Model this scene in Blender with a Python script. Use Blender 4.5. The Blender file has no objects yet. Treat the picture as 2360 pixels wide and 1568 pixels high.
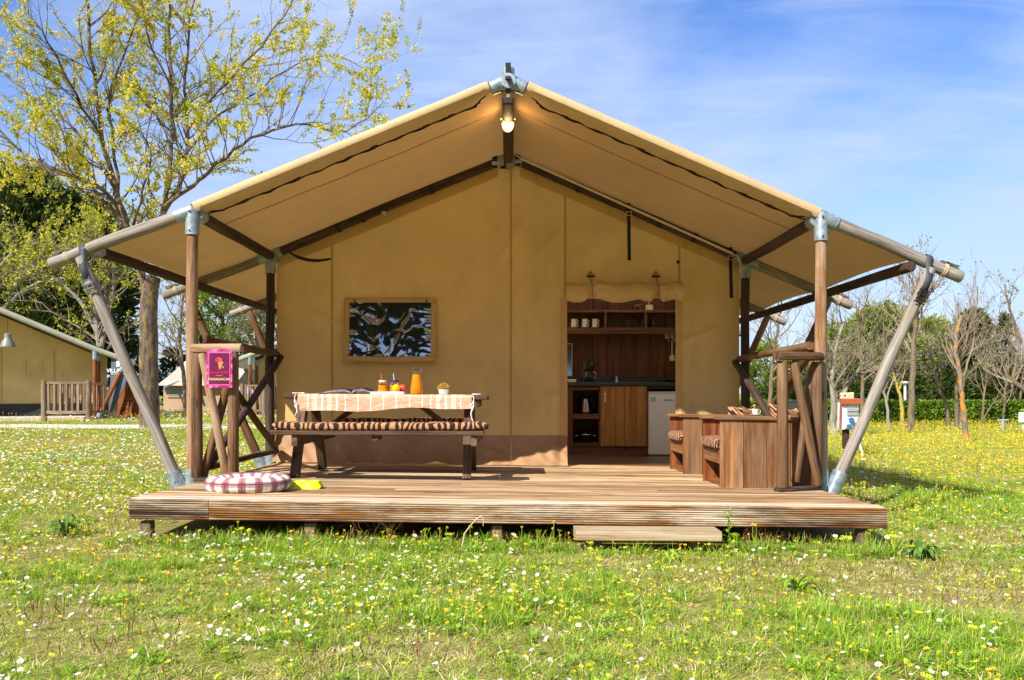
import bpy, bmesh, math, random
import numpy as np
from mathutils import Vector, Matrix, noise as mnoise

# ------------------------------------------------------------------ camera, sky, sun, exposure
scn = bpy.context.scene
COL = scn.collection
R = math.radians
F, CX, HY, CZ = 2030.0, 1179.5, 906.0, 1.0      # focal length, centre column, horizon row (photo measured 2359 px wide), eye height

cam_d = bpy.data.cameras.new('camera')
cam = bpy.data.objects.new('camera', cam_d)
COL.objects.link(cam)
cam.location = (0, 0, CZ)
cam.rotation_euler = (R(90), 0, 0)
cam_d.sensor_width = 36.0
cam_d.lens = 36.0 * F / 2359.0
cam_d.shift_y = (HY - 784.0) / 2359.0
cam_d.clip_start = 0.05
cam_d.clip_end = 3000
scn.camera = cam

SUN_DIR = Vector((0.73, 0.92, -1.0)).normalized()          # the way the light travels
SUN_EL = math.asin(-SUN_DIR.z)
world = bpy.data.worlds.new('World')
scn.world = world
world.use_nodes = True
wn = world.node_tree
for n in list(wn.nodes):
    wn.nodes.remove(n)


def wnode(t, **kw):
    n = wn.nodes.new(t)
    for k, v in kw.items():
        setattr(n, k, v)
    return n


wout = wnode('ShaderNodeOutputWorld')
wbg = wnode('ShaderNodeBackground')
sky = wnode('ShaderNodeTexSky', sky_type='NISHITA')
sky.sun_disc = False
sky.sun_elevation = SUN_EL
sky.sun_rotation = math.atan2(-SUN_DIR.x, -SUN_DIR.y)
sky.air_density = 1.0
sky.dust_density = 0.2
sky.ozone_density = 2.2
SKY_STRENGTH = 0.13
wbg.inputs['Strength'].default_value = SKY_STRENGTH
# thin cirrus over the whole sky: noise on a flat cloud layer
wtc = wnode('ShaderNodeTexCoord')
wsep = wnode('ShaderNodeSeparateXYZ')
wn.links.new(wtc.outputs['Generated'], wsep.inputs[0])
wz = wnode('ShaderNodeMath', operation='MAXIMUM')
wn.links.new(wsep.outputs['Z'], wz.inputs[0]); wz.inputs[1].default_value = 0.0
wz2 = wnode('ShaderNodeMath', operation='ADD')
wn.links.new(wz.outputs[0], wz2.inputs[0]); wz2.inputs[1].default_value = 0.22
wdx = wnode('ShaderNodeMath', operation='DIVIDE')
wdy = wnode('ShaderNodeMath', operation='DIVIDE')
wn.links.new(wsep.outputs['X'], wdx.inputs[0]); wn.links.new(wz2.outputs[0], wdx.inputs[1])
wn.links.new(wsep.outputs['Y'], wdy.inputs[0]); wn.links.new(wz2.outputs[0], wdy.inputs[1])
wcmb = wnode('ShaderNodeCombineXYZ')
wn.links.new(wdx.outputs[0], wcmb.inputs[0]); wn.links.new(wdy.outputs[0], wcmb.inputs[1])


def cloud_noise(scale, loc, rot, detail, rough, dist):
    mp = wnode('ShaderNodeMapping')
    mp.inputs['Location'].default_value = loc
    mp.inputs['Rotation'].default_value = (0, 0, R(rot))
    mp.inputs['Scale'].default_value = scale
    nz = wnode('ShaderNodeTexNoise')
    nz.inputs['Scale'].default_value = 1.0
    nz.inputs['Detail'].default_value = detail
    nz.inputs['Roughness'].default_value = rough
    nz.inputs['Distortion'].default_value = dist
    wn.links.new(wcmb.outputs[0], mp.inputs[0])
    wn.links.new(mp.outputs[0], nz.inputs['Vector'])
    return nz


na = cloud_noise((1.1, 0.75, 1), (1.4, 5.2, 0), 25, 7, 0.55, 0.7)
nb = cloud_noise((1.6, 5.0, 1), (3.1, 0.4, 0), -22, 6, 0.6, 1.2)
wmx = wnode('ShaderNodeMath', operation='MULTIPLY_ADD')
wn.links.new(nb.outputs['Fac'], wmx.inputs[0]); wmx.inputs[1].default_value = 0.45
wn.links.new(na.outputs['Fac'], wmx.inputs[2])
wrmp = wnode('ShaderNodeValToRGB')
wrmp.color_ramp.elements[0].position = 0.54
wrmp.color_ramp.elements[0].color = (0.03, 0.03, 0.03, 1)
wrmp.color_ramp.elements[1].position = 0.93
wrmp.color_ramp.elements[1].color = (0.88, 0.88, 0.88, 1)
wn.links.new(wmx.outputs[0], wrmp.inputs[0])
wmix = wnode('ShaderNodeMix', data_type='RGBA')
whz = wnode('ShaderNodeMapRange')                      # haze thickens evenly towards the whole horizon
whz.inputs['From Min'].default_value = 0.0
whz.inputs['From Max'].default_value = 0.42
whz.inputs['To Min'].default_value = 0.78
whz.inputs['To Max'].default_value = 0.0
whz.interpolation_type = 'SMOOTHSTEP'
wn.links.new(wz.outputs[0], whz.inputs['Value'])
wn.links.new(wrmp.outputs[0], wmix.inputs['Factor'])
whsv = wnode('ShaderNodeHueSaturation')
whsv.inputs['Saturation'].default_value = 1.28
whsv.inputs['Hue'].default_value = 0.515
whsv.inputs['Value'].default_value = 0.92
wn.links.new(sky.outputs[0], whsv.inputs['Color'])
wn.links.new(whsv.outputs[0], wmix.inputs['A'])
wmix.inputs['B'].default_value = (3.2, 3.7, 4.75, 1)
wmix2 = wnode('ShaderNodeMix', data_type='RGBA')
wn.links.new(whz.outputs[0], wmix2.inputs['Factor'])
wn.links.new(wmix.outputs['Result'], wmix2.inputs['A'])
wmix2.inputs['B'].default_value = (2.45, 3.0, 4.3, 1)
wn.links.new(wmix2.outputs['Result'], wbg.inputs['Color'])
wn.links.new(wbg.outputs[0], wout.inputs['Surface'])

sun_d = bpy.data.lights.new('sun', 'SUN')
sun_d.energy = 4.6
sun_d.angle = R(0.5)
sun_d.color = (1.0, 0.945, 0.86)
sun = bpy.data.objects.new('sun', sun_d)
COL.objects.link(sun)
sun.rotation_euler = SUN_DIR.to_track_quat('-Z', 'Y').to_euler()
sun.location = (-20, -25, 30)

vs = scn.view_settings
vs.view_transform = 'Standard'
vs.look = 'None'
vs.gamma = 1.0
vs.use_curve_mapping = False
vs.exposure = 0.82
scn.cycles.max_bounces = 8
scn.cycles.diffuse_bounces = 5
scn.cycles.transparent_max_bounces = 12
scn.cycles.use_denoising = True
scn.cycles.sample_clamp_indirect = 6.0

# ------------------------------------------------------------------ helpers
rnd = random.Random(7)


def P(px, py, Y):
    """A point measured in the photograph, put at distance Y in front of the camera."""
    return Vector(((px - CX) * Y / F, Y, CZ + (HY - py) * Y / F))


def V(*a):
    return Vector(a)


def lerp(a, b, t):
    return a + (b - a) * t


def sstep(a, b, x):
    t = min(1, max(0, (x - a) / (b - a)))
    return t * t * (3 - 2 * t)


def nz3(x, y, z):
    return mnoise.noise(Vector((x, y, z)))


WPOS = {}


def finish(o, parent, world, kind=None, label=None, cat=None, group=None):
    if parent is not None:
        o.parent = parent
        o.location = Vector(world) - WPOS[parent.name]
    else:
        o.location = world
    WPOS[o.name] = Vector(world)
    if kind:
        o['kind'] = kind
    if label:
        o['label'] = label
    if cat:
        o['category'] = cat
    if group:
        o['group'] = group
    return o


def thing(name, loc, label, cat, group=None):
    o = bpy.data.objects.new(name, None)
    o.empty_display_size = 0.1
    COL.objects.link(o)
    return finish(o, None, loc, None, label, cat, group)


class MB:
    """Collects geometry in world coordinates; 'lc' keeps each piece's own length direction for the grain."""
    def __init__(s):
        s.v, s.f, s.lc, s.uv = [], [], [], {}

    def add(s, verts, faces, lc=None):
        b = len(s.v)
        s.v += [tuple(p) for p in verts]
        s.lc += [tuple(p) for p in (lc if lc is not None else verts)]
        s.f += [tuple(b + i for i in q) for q in faces]
        return b

    def beam(s, p0, p1, w, h, up=(0, 0, 1), bev=0.004, off=0.0):
        """A squared timber from p0 to p1; w is across 'up', h along it; edges chamfered."""
        p0, p1 = Vector(p0), Vector(p1)
        d = p1 - p0
        L = d.length
        d.normalize()
        up = Vector(up)
        sx = d.cross(up)
        if sx.length < 1e-5:
            sx = d.cross(Vector((1, 0, 0)))
        sx.normalize()
        sz = sx.cross(d)
        b = min(bev, w * 0.45, h * 0.45)
        prof = [(-w/2 + b, -h/2), (w/2 - b, -h/2), (w/2, -h/2 + b), (w/2, h/2 - b), (w/2 - b, h/2), (-w/2 + b, h/2), (-w/2, h/2 - b), (-w/2, -h/2 + b)]
        vs_, lc = [], []
        o = rnd.random() * 9
        for t in (0.0, 1.0):
            for a, c in prof:
                vs_.append(p0 + d * (L * t) + sx * a + sz * c)
                lc.append((a + o, c + o, L * t + o))
        fs = [(i, (i + 1) % 8, 8 + (i + 1) % 8, 8 + i) for i in range(8)] + [tuple(range(7, -1, -1)), tuple(range(8, 16))]
        s.add(vs_, fs, lc)
        return s

    def box(s, c, size, bev=0.003, along=0):
        c = Vector(c)
        ax = [Vector((1, 0, 0)), Vector((0, 1, 0)), Vector((0, 0, 1))]
        if along == 0:
            d, w, h, up = ax[0] * size[0], size[1], size[2], (0, 0, 1)
        elif along == 1:
            d, w, h, up = ax[1] * size[1], size[0], size[2], (0, 0, 1)
        else:
            d, w, h, up = ax[2] * size[2], size[0], size[1], (0, 1, 0)
        return s.beam(c - d / 2, c + d / 2, w, h, up, bev)

    def tube(s, pts, rad, seg=10, cap=True, wob=0.0, flat=None):
        """A round bar through the points; rad one number or one per point."""
        pts = [Vector(p) for p in pts]
        n = len(pts)
        rads = rad if isinstance(rad, (list, tuple)) else [rad] * n
        o = rnd.random() * 9
        vs_, lc, fs = [], [], []
        prev = None
        acc = 0.0
        for i, p in enumerate(pts):
            if i == 0:
                t = pts[1] - pts[0]
            elif i == n - 1:
                t = pts[-1] - pts[-2]
            else:
                t = pts[i + 1] - pts[i - 1]
            if t.length < 1e-9:
                t = Vector((0, 0, 1))
            t.normalize()
            if prev is None:
                a = t.cross(Vector((0.31, 0.17, 0.93)))
                if a.length < 1e-3:
                    a = t.cross(Vector((1, 0, 0)))
            else:
                a = prev - t * prev.dot(t)
            a.normalize()
            prev = a
            b = t.cross(a)
            if i:
                acc += (pts[i] - pts[i - 1]).length
            for k in range(seg):
                th = 2 * math.pi * k / seg
                r = rads[i]
                if wob:
                    r *= 1 + wob * nz3(math.cos(th) * 1.3 + o, math.sin(th) * 1.3, acc * 2.2 + o)
                q = p + a * (math.cos(th) * r) + b * (math.sin(th) * r)
                vs_.append(q)
                lc.append((math.cos(th) * rads[i] + o, math.sin(th) * rads[i] + o, acc + o))
        for i in range(n - 1):
            for k in range(seg):
                k2 = (k + 1) % seg
                fs.append((i * seg + k, i * seg + k2, (i + 1) * seg + k2, (i + 1) * seg + k))
        if cap:
            fs.append(tuple(range(seg - 1, -1, -1)))
            fs.append(tuple((n - 1) * seg + k for k in range(seg)))
        s.add(vs_, fs, lc)
        return s

    def log(s, p0, p1, r0, r1=None, seg=14, wob=0.05, step=0.22, bend=0.0):
        p0, p1 = Vector(p0), Vector(p1)
        r1 = r0 if r1 is None else r1
        L = (p1 - p0).length
        n = max(3, int(L / step))
        o = rnd.random() * 20
        pts, rr = [], []
        for i in range(n + 1):
            t = i / n
            q = p0.lerp(p1, t)
            k = bend + 0.004
            q = q + Vector((nz3(t * 2, o, 0), nz3(o, t * 2, 3), nz3(0, o, t * 2))) * k * math.sin(math.pi * t)
            pts.append(q)
            rr.append(lerp(r0, r1, t))
        # softened ends
        d = (p1 - p0).normalized()
        pts = [p0, p0 + d * 0.008] + pts[1:-1] + [p1 - d * 0.008, p1]
        rr = [r0 * 0.9, r0] + rr[1:-1] + [r1, r1 * 0.9]
        return s.tube(pts, rr, seg, True, wob)

    def lathe(s, c, prof, seg=20, axis='z'):
        c = Vector(c)
        vs_, fs = [], []
        n = len(prof)
        for (r, z) in prof:
            for k in range(seg):
                th = 2 * math.pi * k / seg
                vs_.append(c + Vector((r * math.cos(th), r * math.sin(th), z)))
        for i in range(n - 1):
            for k in range(seg):
                k2 = (k + 1) % seg
                fs.append((i * seg + k, i * seg + k2, (i + 1) * seg + k2, (i + 1) * seg + k))
        if prof[0][0] > 1e-6:
            fs.append(tuple(range(seg - 1, -1, -1)))
        if prof[-1][0] > 1e-6:
            fs.append(tuple((n - 1) * seg + k for k in range(seg)))
        s.add(vs_, fs)
        return s

    def grid(s, fn, nu, nv, lcf=None):
        vs_, lc, fs = [], [], []
        for j in range(nv + 1):
            for i in range(nu + 1):
                u, v = i / nu, j / nv
                vs_.append(fn(u, v))
                lc.append(lcf(u, v) if lcf else (u, v, 0))
        for j in range(nv):
            for i in range(nu):
                a = j * (nu + 1) + i
                fs.append((a, a + 1, a + nu + 2, a + nu + 1))
        s.add(vs_, fs, lc if lcf else None)
        return s

    def poly(s, pts, depth):
        """A flat outline given thickness along the vector depth."""
        pts = [Vector(p) for p in pts]
        d = Vector(depth)
        n = len(pts)
        fs = [tuple(range(n)), tuple(range(2 * n - 1, n - 1, -1))]
        fs += [(i, i + n, (i + 1) % n + n, (i + 1) % n) for i in range(n)]
        s.add(pts + [p + d for p in pts], fs)
        return s

    def mesh(s, name, origin):
        me = bpy.data.meshes.new(name)
        o = Vector(origin)
        me.from_pydata([(p[0] - o.x, p[1] - o.y, p[2] - o.z) for p in s.v], [], s.f)
        at = me.attributes.new('lc', 'FLOAT_VECTOR', 'POINT')
        at.data.foreach_set('vector', np.array(s.lc, dtype=np.float32).ravel())
        me.validate()
        return me

    def origin(s):
        a = np.array(s.v)
        lo, hi = a.min(0), a.max(0)
        return Vector(((lo[0] + hi[0]) / 2, (lo[1] + hi[1]) / 2, lo[2]))

    def build(s, name, m, parent=None, smooth=True, fix=False, mods=None, **tags):
        o0 = s.origin()
        me = s.mesh(name, o0)
        if fix:
            bm = bmesh.new()
            bm.from_mesh(me)
            bmesh.ops.recalc_face_normals(bm, faces=bm.faces)
            bm.to_mesh(me)
            bm.free()
        me.materials.append(m)
        if smooth:
            me.shade_smooth()
            me.set_sharp_from_angle(angle=R(35))
        o = bpy.data.objects.new(name, me)
        COL.objects.link(o)
        finish(o, parent, o0, **tags)
        if mods:
            for t, kw in mods:
                md = o.modifiers.new(t.lower(), t)
                for k, v in kw.items():
                    setattr(md, k, v)
        return o


def copy_tree(o, world, rotz=0.0, scale=None, **tags):
    """A copy of a thing with copies of its parts and sub-parts (shared meshes)."""
    c = o.copy()
    COL.objects.link(c)
    c.location = world
    c.rotation_euler = (0, 0, rotz)
    if scale:
        c.scale = scale
    for k, v in tags.items():
        c[{'cat': 'category'}.get(k, k)] = v
    WPOS[c.name] = Vector(world)
    for ch in [x for x in bpy.data.objects if x.parent == o]:
        d = ch.copy()
        COL.objects.link(d)
        d.parent = c
        for g in [x for x in bpy.data.objects if x.parent == ch]:
            e = g.copy()
            COL.objects.link(e)
            e.parent = d
    return c


def text_mesh(s, body, size, origin, xdir, ydir, mat, name, parent, extr=0.0006, align='CENTER', bold=0.0, **tags):
    cu = bpy.data.curves.new('lettering', 'FONT')
    cu.body = body
    cu.size = size
    cu.align_x = align
    cu.align_y = 'CENTER'
    cu.extrude = extr
    cu.offset = bold
    to = bpy.data.objects.new('lettering', cu)
    COL.objects.link(to)
    dg = bpy.context.evaluated_depsgraph_get()
    me = bpy.data.meshes.new_from_object(to.evaluated_get(dg))
    bpy.data.objects.remove(to)
    bpy.data.curves.remove(cu)
    xd, yd = Vector(xdir).normalized(), Vector(ydir).normalized()
    zd = xd.cross(yd)
    m4 = Matrix((xd, yd, zd)).transposed().to_4x4()
    me.transform(m4)
    me.materials.clear()
    me.materials.append(mat)
    o = bpy.data.objects.new(name, me)
    COL.objects.link(o)
    return finish(o, parent, Vector(origin), **tags)


# ------------------------------------------------------------------ materials
def lin(hexs, k=1.0):
    c = []
    for i in (0, 2, 4):
        x = int(hexs[i:i + 2], 16) / 255
        c.append((x / 12.92 if x <= 0.04045 else ((x + 0.055) / 1.055) ** 2.4) * k)
    return (c[0], c[1], c[2], 1)


class NT:
    def __init__(s, name):
        s.m = bpy.data.materials.new(name)
        s.m.use_nodes = True
        s.t = s.m.node_tree
        s.b = s.t.nodes['Principled BSDF']
        s.out = s.t.nodes['Material Output']

    def n(s, t, ins=None, **kw):
        x = s.t.nodes.new(t)
        for k, v in kw.items():
            setattr(x, k, v)
        for k, v in (ins or {}).items():
            if hasattr(v, 'is_output'):
                s.t.links.new(v, x.inputs[k])
            else:
                x.inputs[k].default_value = v
        return x

    def set(s, **kw):
        for k, v in kw.items():
            k = k.replace('_', ' ')
            if hasattr(v, 'is_output'):
                s.t.links.new(v, s.b.inputs[k])
            else:
                s.b.inputs[k].default_value = v

    def ramp(s, fac, stops):
        r = s.n('ShaderNodeValToRGB', {0: fac})
        e = r.color_ramp.elements
        while len(e) < len(stops):
            e.new(0.5)
        for i, (p, c) in enumerate(stops):
            e[i].position = p
            e[i].color = c if len(c) == 4 else (*c, 1)
        return r.outputs[0]

    def mix(s, fac, a, b, mode='MIX'):
        x = s.n('ShaderNodeMix', data_type='RGBA', blend_type=mode)
        for nm, v in (('Factor', fac), ('A', a), ('B', b)):
            if hasattr(v, 'is_output'):
                s.t.links.new(v, x.inputs[nm])
            else:
                x.inputs[nm].default_value = v
        return x.outputs['Result']

    def noise(s, vec, scale, detail=4, rough=0.55, dist=0.0):
        x = s.n('ShaderNodeTexNoise', {'Vector': vec, 'Scale': scale, 'Detail': detail, 'Roughness': rough, 'Distortion': dist})
        return x.outputs['Fac']

    def math(s, op, a, b=0.0, c=0.0):
        x = s.n('ShaderNodeMath', {0: a, 1: b, 2: c}, operation=op)
        return x.outputs[0]

    def lc(s, scale=(1, 1, 1), rand=True):
        a = s.n('ShaderNodeAttribute', attribute_name='lc')
        v = a.outputs['Vector']
        if rand:
            oi = s.n('ShaderNodeObjectInfo')
            k = s.math('MULTIPLY', oi.outputs['Random'], 61.0)
            v = s.n('ShaderNodeVectorMath', {0: v, 1: k}, operation='ADD').outputs[0]
        return s.n('ShaderNodeMapping', {'Vector': v, 'Scale': scale}).outputs[0]

    def geo(s, scale=(1, 1, 1)):
        g = s.n('ShaderNodeNewGeometry')
        return s.n('ShaderNodeMapping', {'Vector': g.outputs['Position'], 'Scale': scale}).outputs[0]

    def bump(s, h, strength, dist=0.01):
        b = s.n('ShaderNodeBump', {'Height': h, 'Strength': strength, 'Distance': dist})
        s.t.links.new(b.outputs[0], s.b.inputs['Normal'])
        return b.outputs[0]


def plain(name, col, rough=0.6, metal=0.0, spec=0.5, var=0.12, scale=40, bump=0.0, **kw):
    t = NT(name)
    nz = t.noise(t.geo(), scale, 4)
    lo = tuple(c * (1 - var) for c in col[:3]) + (1,)
    hi = tuple(min(1, c * (1 + var)) for c in col[:3]) + (1,)
    t.set(Base_Color=t.ramp(nz, [(0.3, lo), (0.7, hi)]), Roughness=rough, Metallic=metal)
    t.b.inputs['Specular IOR Level'].default_value = spec
    if bump:
        t.bump(nz, bump, 0.004)
    for k, v in kw.items():
        t.b.inputs[k.replace('_', ' ')].default_value = v
    return t.m


def wood(name, dark, mid, light, grain=34, stretch=0.045, bump=0.35, rough=0.82, weather=None, wamt=0.5, wscale=1.6, var=0.28, spec=0.25, knots=True, crack=0.55, wcross=3.0, stain=0.3):
    """Grain runs along each piece's own length; weather = a bleached or dirty colour in patches of its own."""
    t = NT(name)
    v = t.lc((grain, grain, grain * stretch))
    g = t.noise(v, 1.0, 5, 0.62, 1.3)
    fine = t.noise(t.lc((grain * 5, grain * 5, grain * 0.12)), 1.0, 3, 0.6)
    col = t.ramp(g, [(0.28, dark), (0.5, mid), (0.72, light)])
    col = t.mix(0.45, col, t.ramp(fine, [(0.3, dark), (0.65, light)]), 'MULTIPLY') if False else t.mix(t.math('MULTIPLY', fine, 0.55), col, dark)
    if weather is not None:
        w = t.noise(t.lc((wscale * wcross, wscale * wcross, wscale * 0.6)), 1.0, 6, 0.68, 0.4)
        wf = t.math('MULTIPLY', t.ramp(w, [(0.42, (0, 0, 0, 1)), (0.66, (1, 1, 1, 1))]), wamt)
        wc = t.mix(t.math('MULTIPLY', g, 0.5), weather, tuple(c * 0.55 for c in weather[:3]) + (1,))
        col = t.mix(wf, col, wc)
    if stain:
        sn_ = t.noise(t.lc((5, 5, 1.1)), 1.0, 5, 0.65, 0.6)
        col = t.mix(t.math('MULTIPLY', t.ramp(sn_, [(0.5, (0, 0, 0, 1)), (0.68, (1, 1, 1, 1))]), stain), col, dark)
    ck = t.noise(t.lc((grain * 1.7, grain * 1.7, grain * 0.03)), 1.0, 3, 0.5, 0.8)
    ckf = t.ramp(ck, [(0.60, (0, 0, 0, 1)), (0.66, (1, 1, 1, 1))])
    col = t.mix(t.math('MULTIPLY', ckf, crack), col, tuple(c * 0.4 for c in dark[:3]) + (1,))
    if knots:
        kn = t.n('ShaderNodeTexVoronoi', {'Vector': t.lc((9, 9, 2.2)), 'Scale': 1.0})
        kf = t.ramp(kn.outputs['Distance'], [(0.05, (1, 1, 1, 1)), (0.14, (0, 0, 0, 1))])
        col = t.mix(t.math('MULTIPLY', kf, 0.75), col, tuple(c * 0.35 for c in dark[:3]) + (1,))
    oi = t.n('ShaderNodeObjectInfo')
    vv = t.math('MULTIPLY_ADD', oi.outputs['Random'], var, 1 - var / 2)
    hs = t.n('ShaderNodeHueSaturation', {'Color': col, 'Value': vv})
    t.set(Base_Color=hs.outputs[0], Roughness=rough)
    t.b.inputs['Specular IOR Level'].default_value = spec
    h = t.math('SUBTRACT', t.math('ADD', g, t.math('MULTIPLY', fine, 0.6)), t.math('MULTIPLY', ckf, crack * 1.2))
    t.bump(h, bump, 0.006)
    return t.m


def canvas(name, col, trans=0.35, stain=0.25, rough=0.9, weave=900, tcol=None, sheen=0.0):
    """Woven tent cloth: light passes through it, faint stains and creases of its own."""
    t = NT(name)
    big = t.noise(t.geo((1, 1, 1)), 1.3, 6, 0.6, 0.3)
    mid = t.noise(t.geo((6, 6, 2.2)), 1.0, 5, 0.6)
    lo = tuple(c * (1 - stain) for c in col[:3]) + (1,)
    hi = tuple(min(1, c * (1 + stain * 0.5)) for c in col[:3]) + (1,)
    c1 = t.ramp(big, [(0.33, lo), (0.62, hi)])
    c2 = t.mix(t.math('MULTIPLY', t.ramp(mid, [(0.55, (0, 0, 0, 1)), (0.75, (1, 1, 1, 1))]), 0.32), c1, tuple(c * 0.6 for c in col[:3]) + (1,))
    wv = t.noise(t.geo(), weave, 2)
    h = t.math('ADD', t.math('MULTIPLY', wv, 0.25), mid)
    t.set(Base_Color=c2, Roughness=rough)
    t.b.inputs['Specular IOR Level'].default_value = 0.2
    nb = t.bump(h, 0.45, 0.016)
    tr = t.n('ShaderNodeBsdfTranslucent', {'Color': tcol or col})
    ms = t.n('ShaderNodeMixShader', {0: trans})
    t.t.links.new(t.b.outputs[0], ms.inputs[1])
    t.t.links.new(tr.outputs[0], ms.inputs[2])
    t.t.links.new(ms.outputs[0], t.out.inputs[0])
    return t.m


def leafmat(name, cols, trans=0.4, rough=0.6, nscale=2.0):
    """Leaves: hue picked per leaf, part of the light shines through."""
    t = NT(name)
    a = t.n('ShaderNodeAttribute', attribute_name='tint')
    col = t.ramp(a.outputs['Fac'], [(i / max(1, len(cols) - 1), c) for i, c in enumerate(cols)])
    t.set(Base_Color=col, Roughness=rough)
    t.b.inputs['Specular IOR Level'].default_value = 0.25
    tr = t.n('ShaderNodeBsdfTranslucent', {'Color': col})
    ms = t.n('ShaderNodeMixShader', {0: trans})
    t.t.links.new(t.b.outputs[0], ms.inputs[1])
    t.t.links.new(tr.outputs[0], ms.inputs[2])
    t.t.links.new(ms.outputs[0], t.out.inputs[0])
    return t.m


M = {}
M['log'] = wood('log_brown', lin('321d0f'), lin('6c472b'), lin('94704c'), 42, 0.05, 0.5, 0.85, lin('a08a6c'), 0.45, 1.6, 0.4)
M['log_pale'] = wood('log_pale', lin('5a3a22'), lin('9c724a'), lin('c09a70'), 42, 0.045, 0.5, 0.85, lin('d8c8b0'), 0.65, 1.2)
M['log_grey'] = wood('log_grey', lin('5e564e'), lin('a49d94'), lin('cac4ba'), 46, 0.04, 0.55, 0.88, lin('846a50'), 0.3, 1.2)
M['log_dark'] = wood('log_dark', lin('1c1410'), lin('4a382c'), lin('6d584a'), 42, 0.045, 0.5, 0.85, lin('7a6a5c'), 0.3)
M['deck'] = wood('deck_wood', lin('532f13'), lin('a8763f'), lin('cfa26c'), 30, 0.035, 0.5, 0.85, lin('eedcb6'), 0.85, 1.0, 0.40, crack=0.85, wcross=14, stain=0.5)
M['fascia'] = wood('fascia_wood', lin('46280f'), lin('98642f'), lin('c2935a'), 26, 0.03, 0.6, 0.85, lin('ecdcc0'), 0.95, 1.7, 0.1, crack=0.85, wcross=5, stain=0.75)
M['deck_edge'] = wood('bleached_deck_wood', lin('8a6a48'), lin('cbb08a'), lin('e4d2b4'), 30, 0.035, 0.5, 0.85, lin('f0e6d4'), 0.9, 1.0, 0.1, crack=0.7, wcross=10)
M['step'] = wood('step_wood', lin('7c6448'), lin('c0aa88'), lin('ded0b6'), 30, 0.035, 0.6, 0.88, lin('a8845c'), 0.4, 1.4, 0.1, stain=0.1)
M['prop'] = wood('prop_wood', lin('4a3a2c'), lin('86705c'), lin('a8937c'), 30, 0.04, 0.5, 0.9)
M['table'] = wood('table_wood', lin('241812'), lin('5a4130'), lin('8a6a4e'), 34, 0.04, 0.4, 0.75, lin('a08468'), 0.4)
M['chair'] = wood('chair_wood', lin('4a2a16'), lin('8a5a32'), lin('b8844c'), 18, 0.06, 0.35, 0.65, lin('9a8468'), 0.5, 2.4, 0.5, 0.35, wcross=3, stain=0.55)
M['chair_red'] = wood('chair_red_wood', lin('4a200c'), lin('94522a'), lin('b8743c'), 24, 0.05, 0.3, 0.55, lin('5a3018'), 0.4, 1.6, 0.2, 0.4)
M['kit_dark'] = wood('kitchen_dark_wood', lin('2c150c'), lin('60351f'), lin('80492c'), 24, 0.05, 0.25, 0.5, None, 0, 1, 0.22, 0.4)
M['kit_door'] = wood('kitchen_door_wood', lin('7a4c20'), lin('b8803e'), lin('cc9a58'), 20, 0.05, 0.2, 0.5, None, 0, 1, 0.15, 0.4)
M['kit_frame'] = wood('kitchen_frame_wood', lin('42241a'), lin('784a2e'), lin('96623e'), 22, 0.05, 0.25, 0.55, None, 0, 1, 0.2, 0.4)
M['floor_in'] = wood('inner_floor_wood', lin('2a1a10'), lin('5a3f2a'), lin('745438'), 26, 0.03, 0.2, 0.4, None, 0, 1, 0.2, 0.5)
M['fence'] = wood('fence_wood', lin('5a4636'), lin('94806c'), lin('b8a894'), 30, 0.05, 0.4, 0.85, lin('a05a30'), 0.25)
M['log_red'] = wood('log_red', lin('5a2c16'), lin('96562f'), lin('b87a4c'), 36, 0.05, 0.4, 0.8)
M['wall'] = canvas('wall_canvas', lin('d9bc7e'), 0.22, 0.17, tcol=lin('cfb078'))
M['wall_side'] = canvas('side_wall_canvas', lin('d3b680'), 0.45, 0.10, tcol=lin('dcc494'))  # more translucent than the front wall, passing extra light inside
M['roof_rear'] = canvas('rear_roof_canvas', lin('c9a97c'), 0.7, 0.08, tcol=lin('e6d2b0'))  # paler, more translucent than the porch roof, to brighten the interior
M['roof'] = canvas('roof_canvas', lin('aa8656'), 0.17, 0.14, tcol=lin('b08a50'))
M['lip'] = canvas('roof_edge_canvas', lin('cdb286'), 0.12, 0.10)
M['flap'] = canvas('flap_canvas', lin('d4b072'), 0.1, 0.10)
M['hem'] = canvas('hem_canvas', lin('c29f60'), 0.1, 0.10)
M['skirt'] = canvas('skirt_vinyl', lin('ab8560'), 0.08, 0.2, 0.42)
M['skirt_dark'] = canvas('dark_skirt_vinyl', lin('3a3a3a'), 0.05, 0.25, 0.6)
M['old_canvas'] = canvas('old_roof_canvas', lin('bdb3a4'), 0.1, 0.15)
M['old_wall'] = canvas('old_wall_canvas', lin('b59a7c'), 0.1, 0.15)
M['green_canvas'] = canvas('greenish_roof_canvas', lin('a8a890'), 0.15, 0.12)
M['black'] = plain('black_webbing', (0.012, 0.012, 0.013, 1), 0.8, scale=200, bump=0.2)
M['rope'] = plain('pale_rope', lin('cbb690'), 0.9, scale=300)
M['white'] = plain('white_paint', (0.78, 0.78, 0.78, 1), 0.4)
M['fridge'] = plain('white_enamel', (0.86, 0.87, 0.88, 1), 0.3, var=0.02)
M['cream'] = plain('cream_plastic', lin('d8cbb0'), 0.45)
g = NT('galvanised_steel')
gn = g.noise(g.geo(), 22, 5, 0.65)
gv = g.n('ShaderNodeTexVoronoi', {'Vector': g.geo(), 'Scale': 60.0})
g.set(Base_Color=g.mix(0.3, g.ramp(gn, [(0.3, lin('76848b')), (0.7, lin('aab8be'))]), g.ramp(gv.outputs['Distance'], [(0.0, (0.4, 0.4, 0.4, 1)), (0.6, (0.6, 0.6, 0.6, 1))]), 'OVERLAY'), Metallic=0.45, Roughness=g.ramp(gn, [(0.3, (0.35,) * 3), (0.7, (0.55,) * 3)]))
g.bump(gn, 0.1, 0.003)
M['zinc'] = g.m
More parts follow.
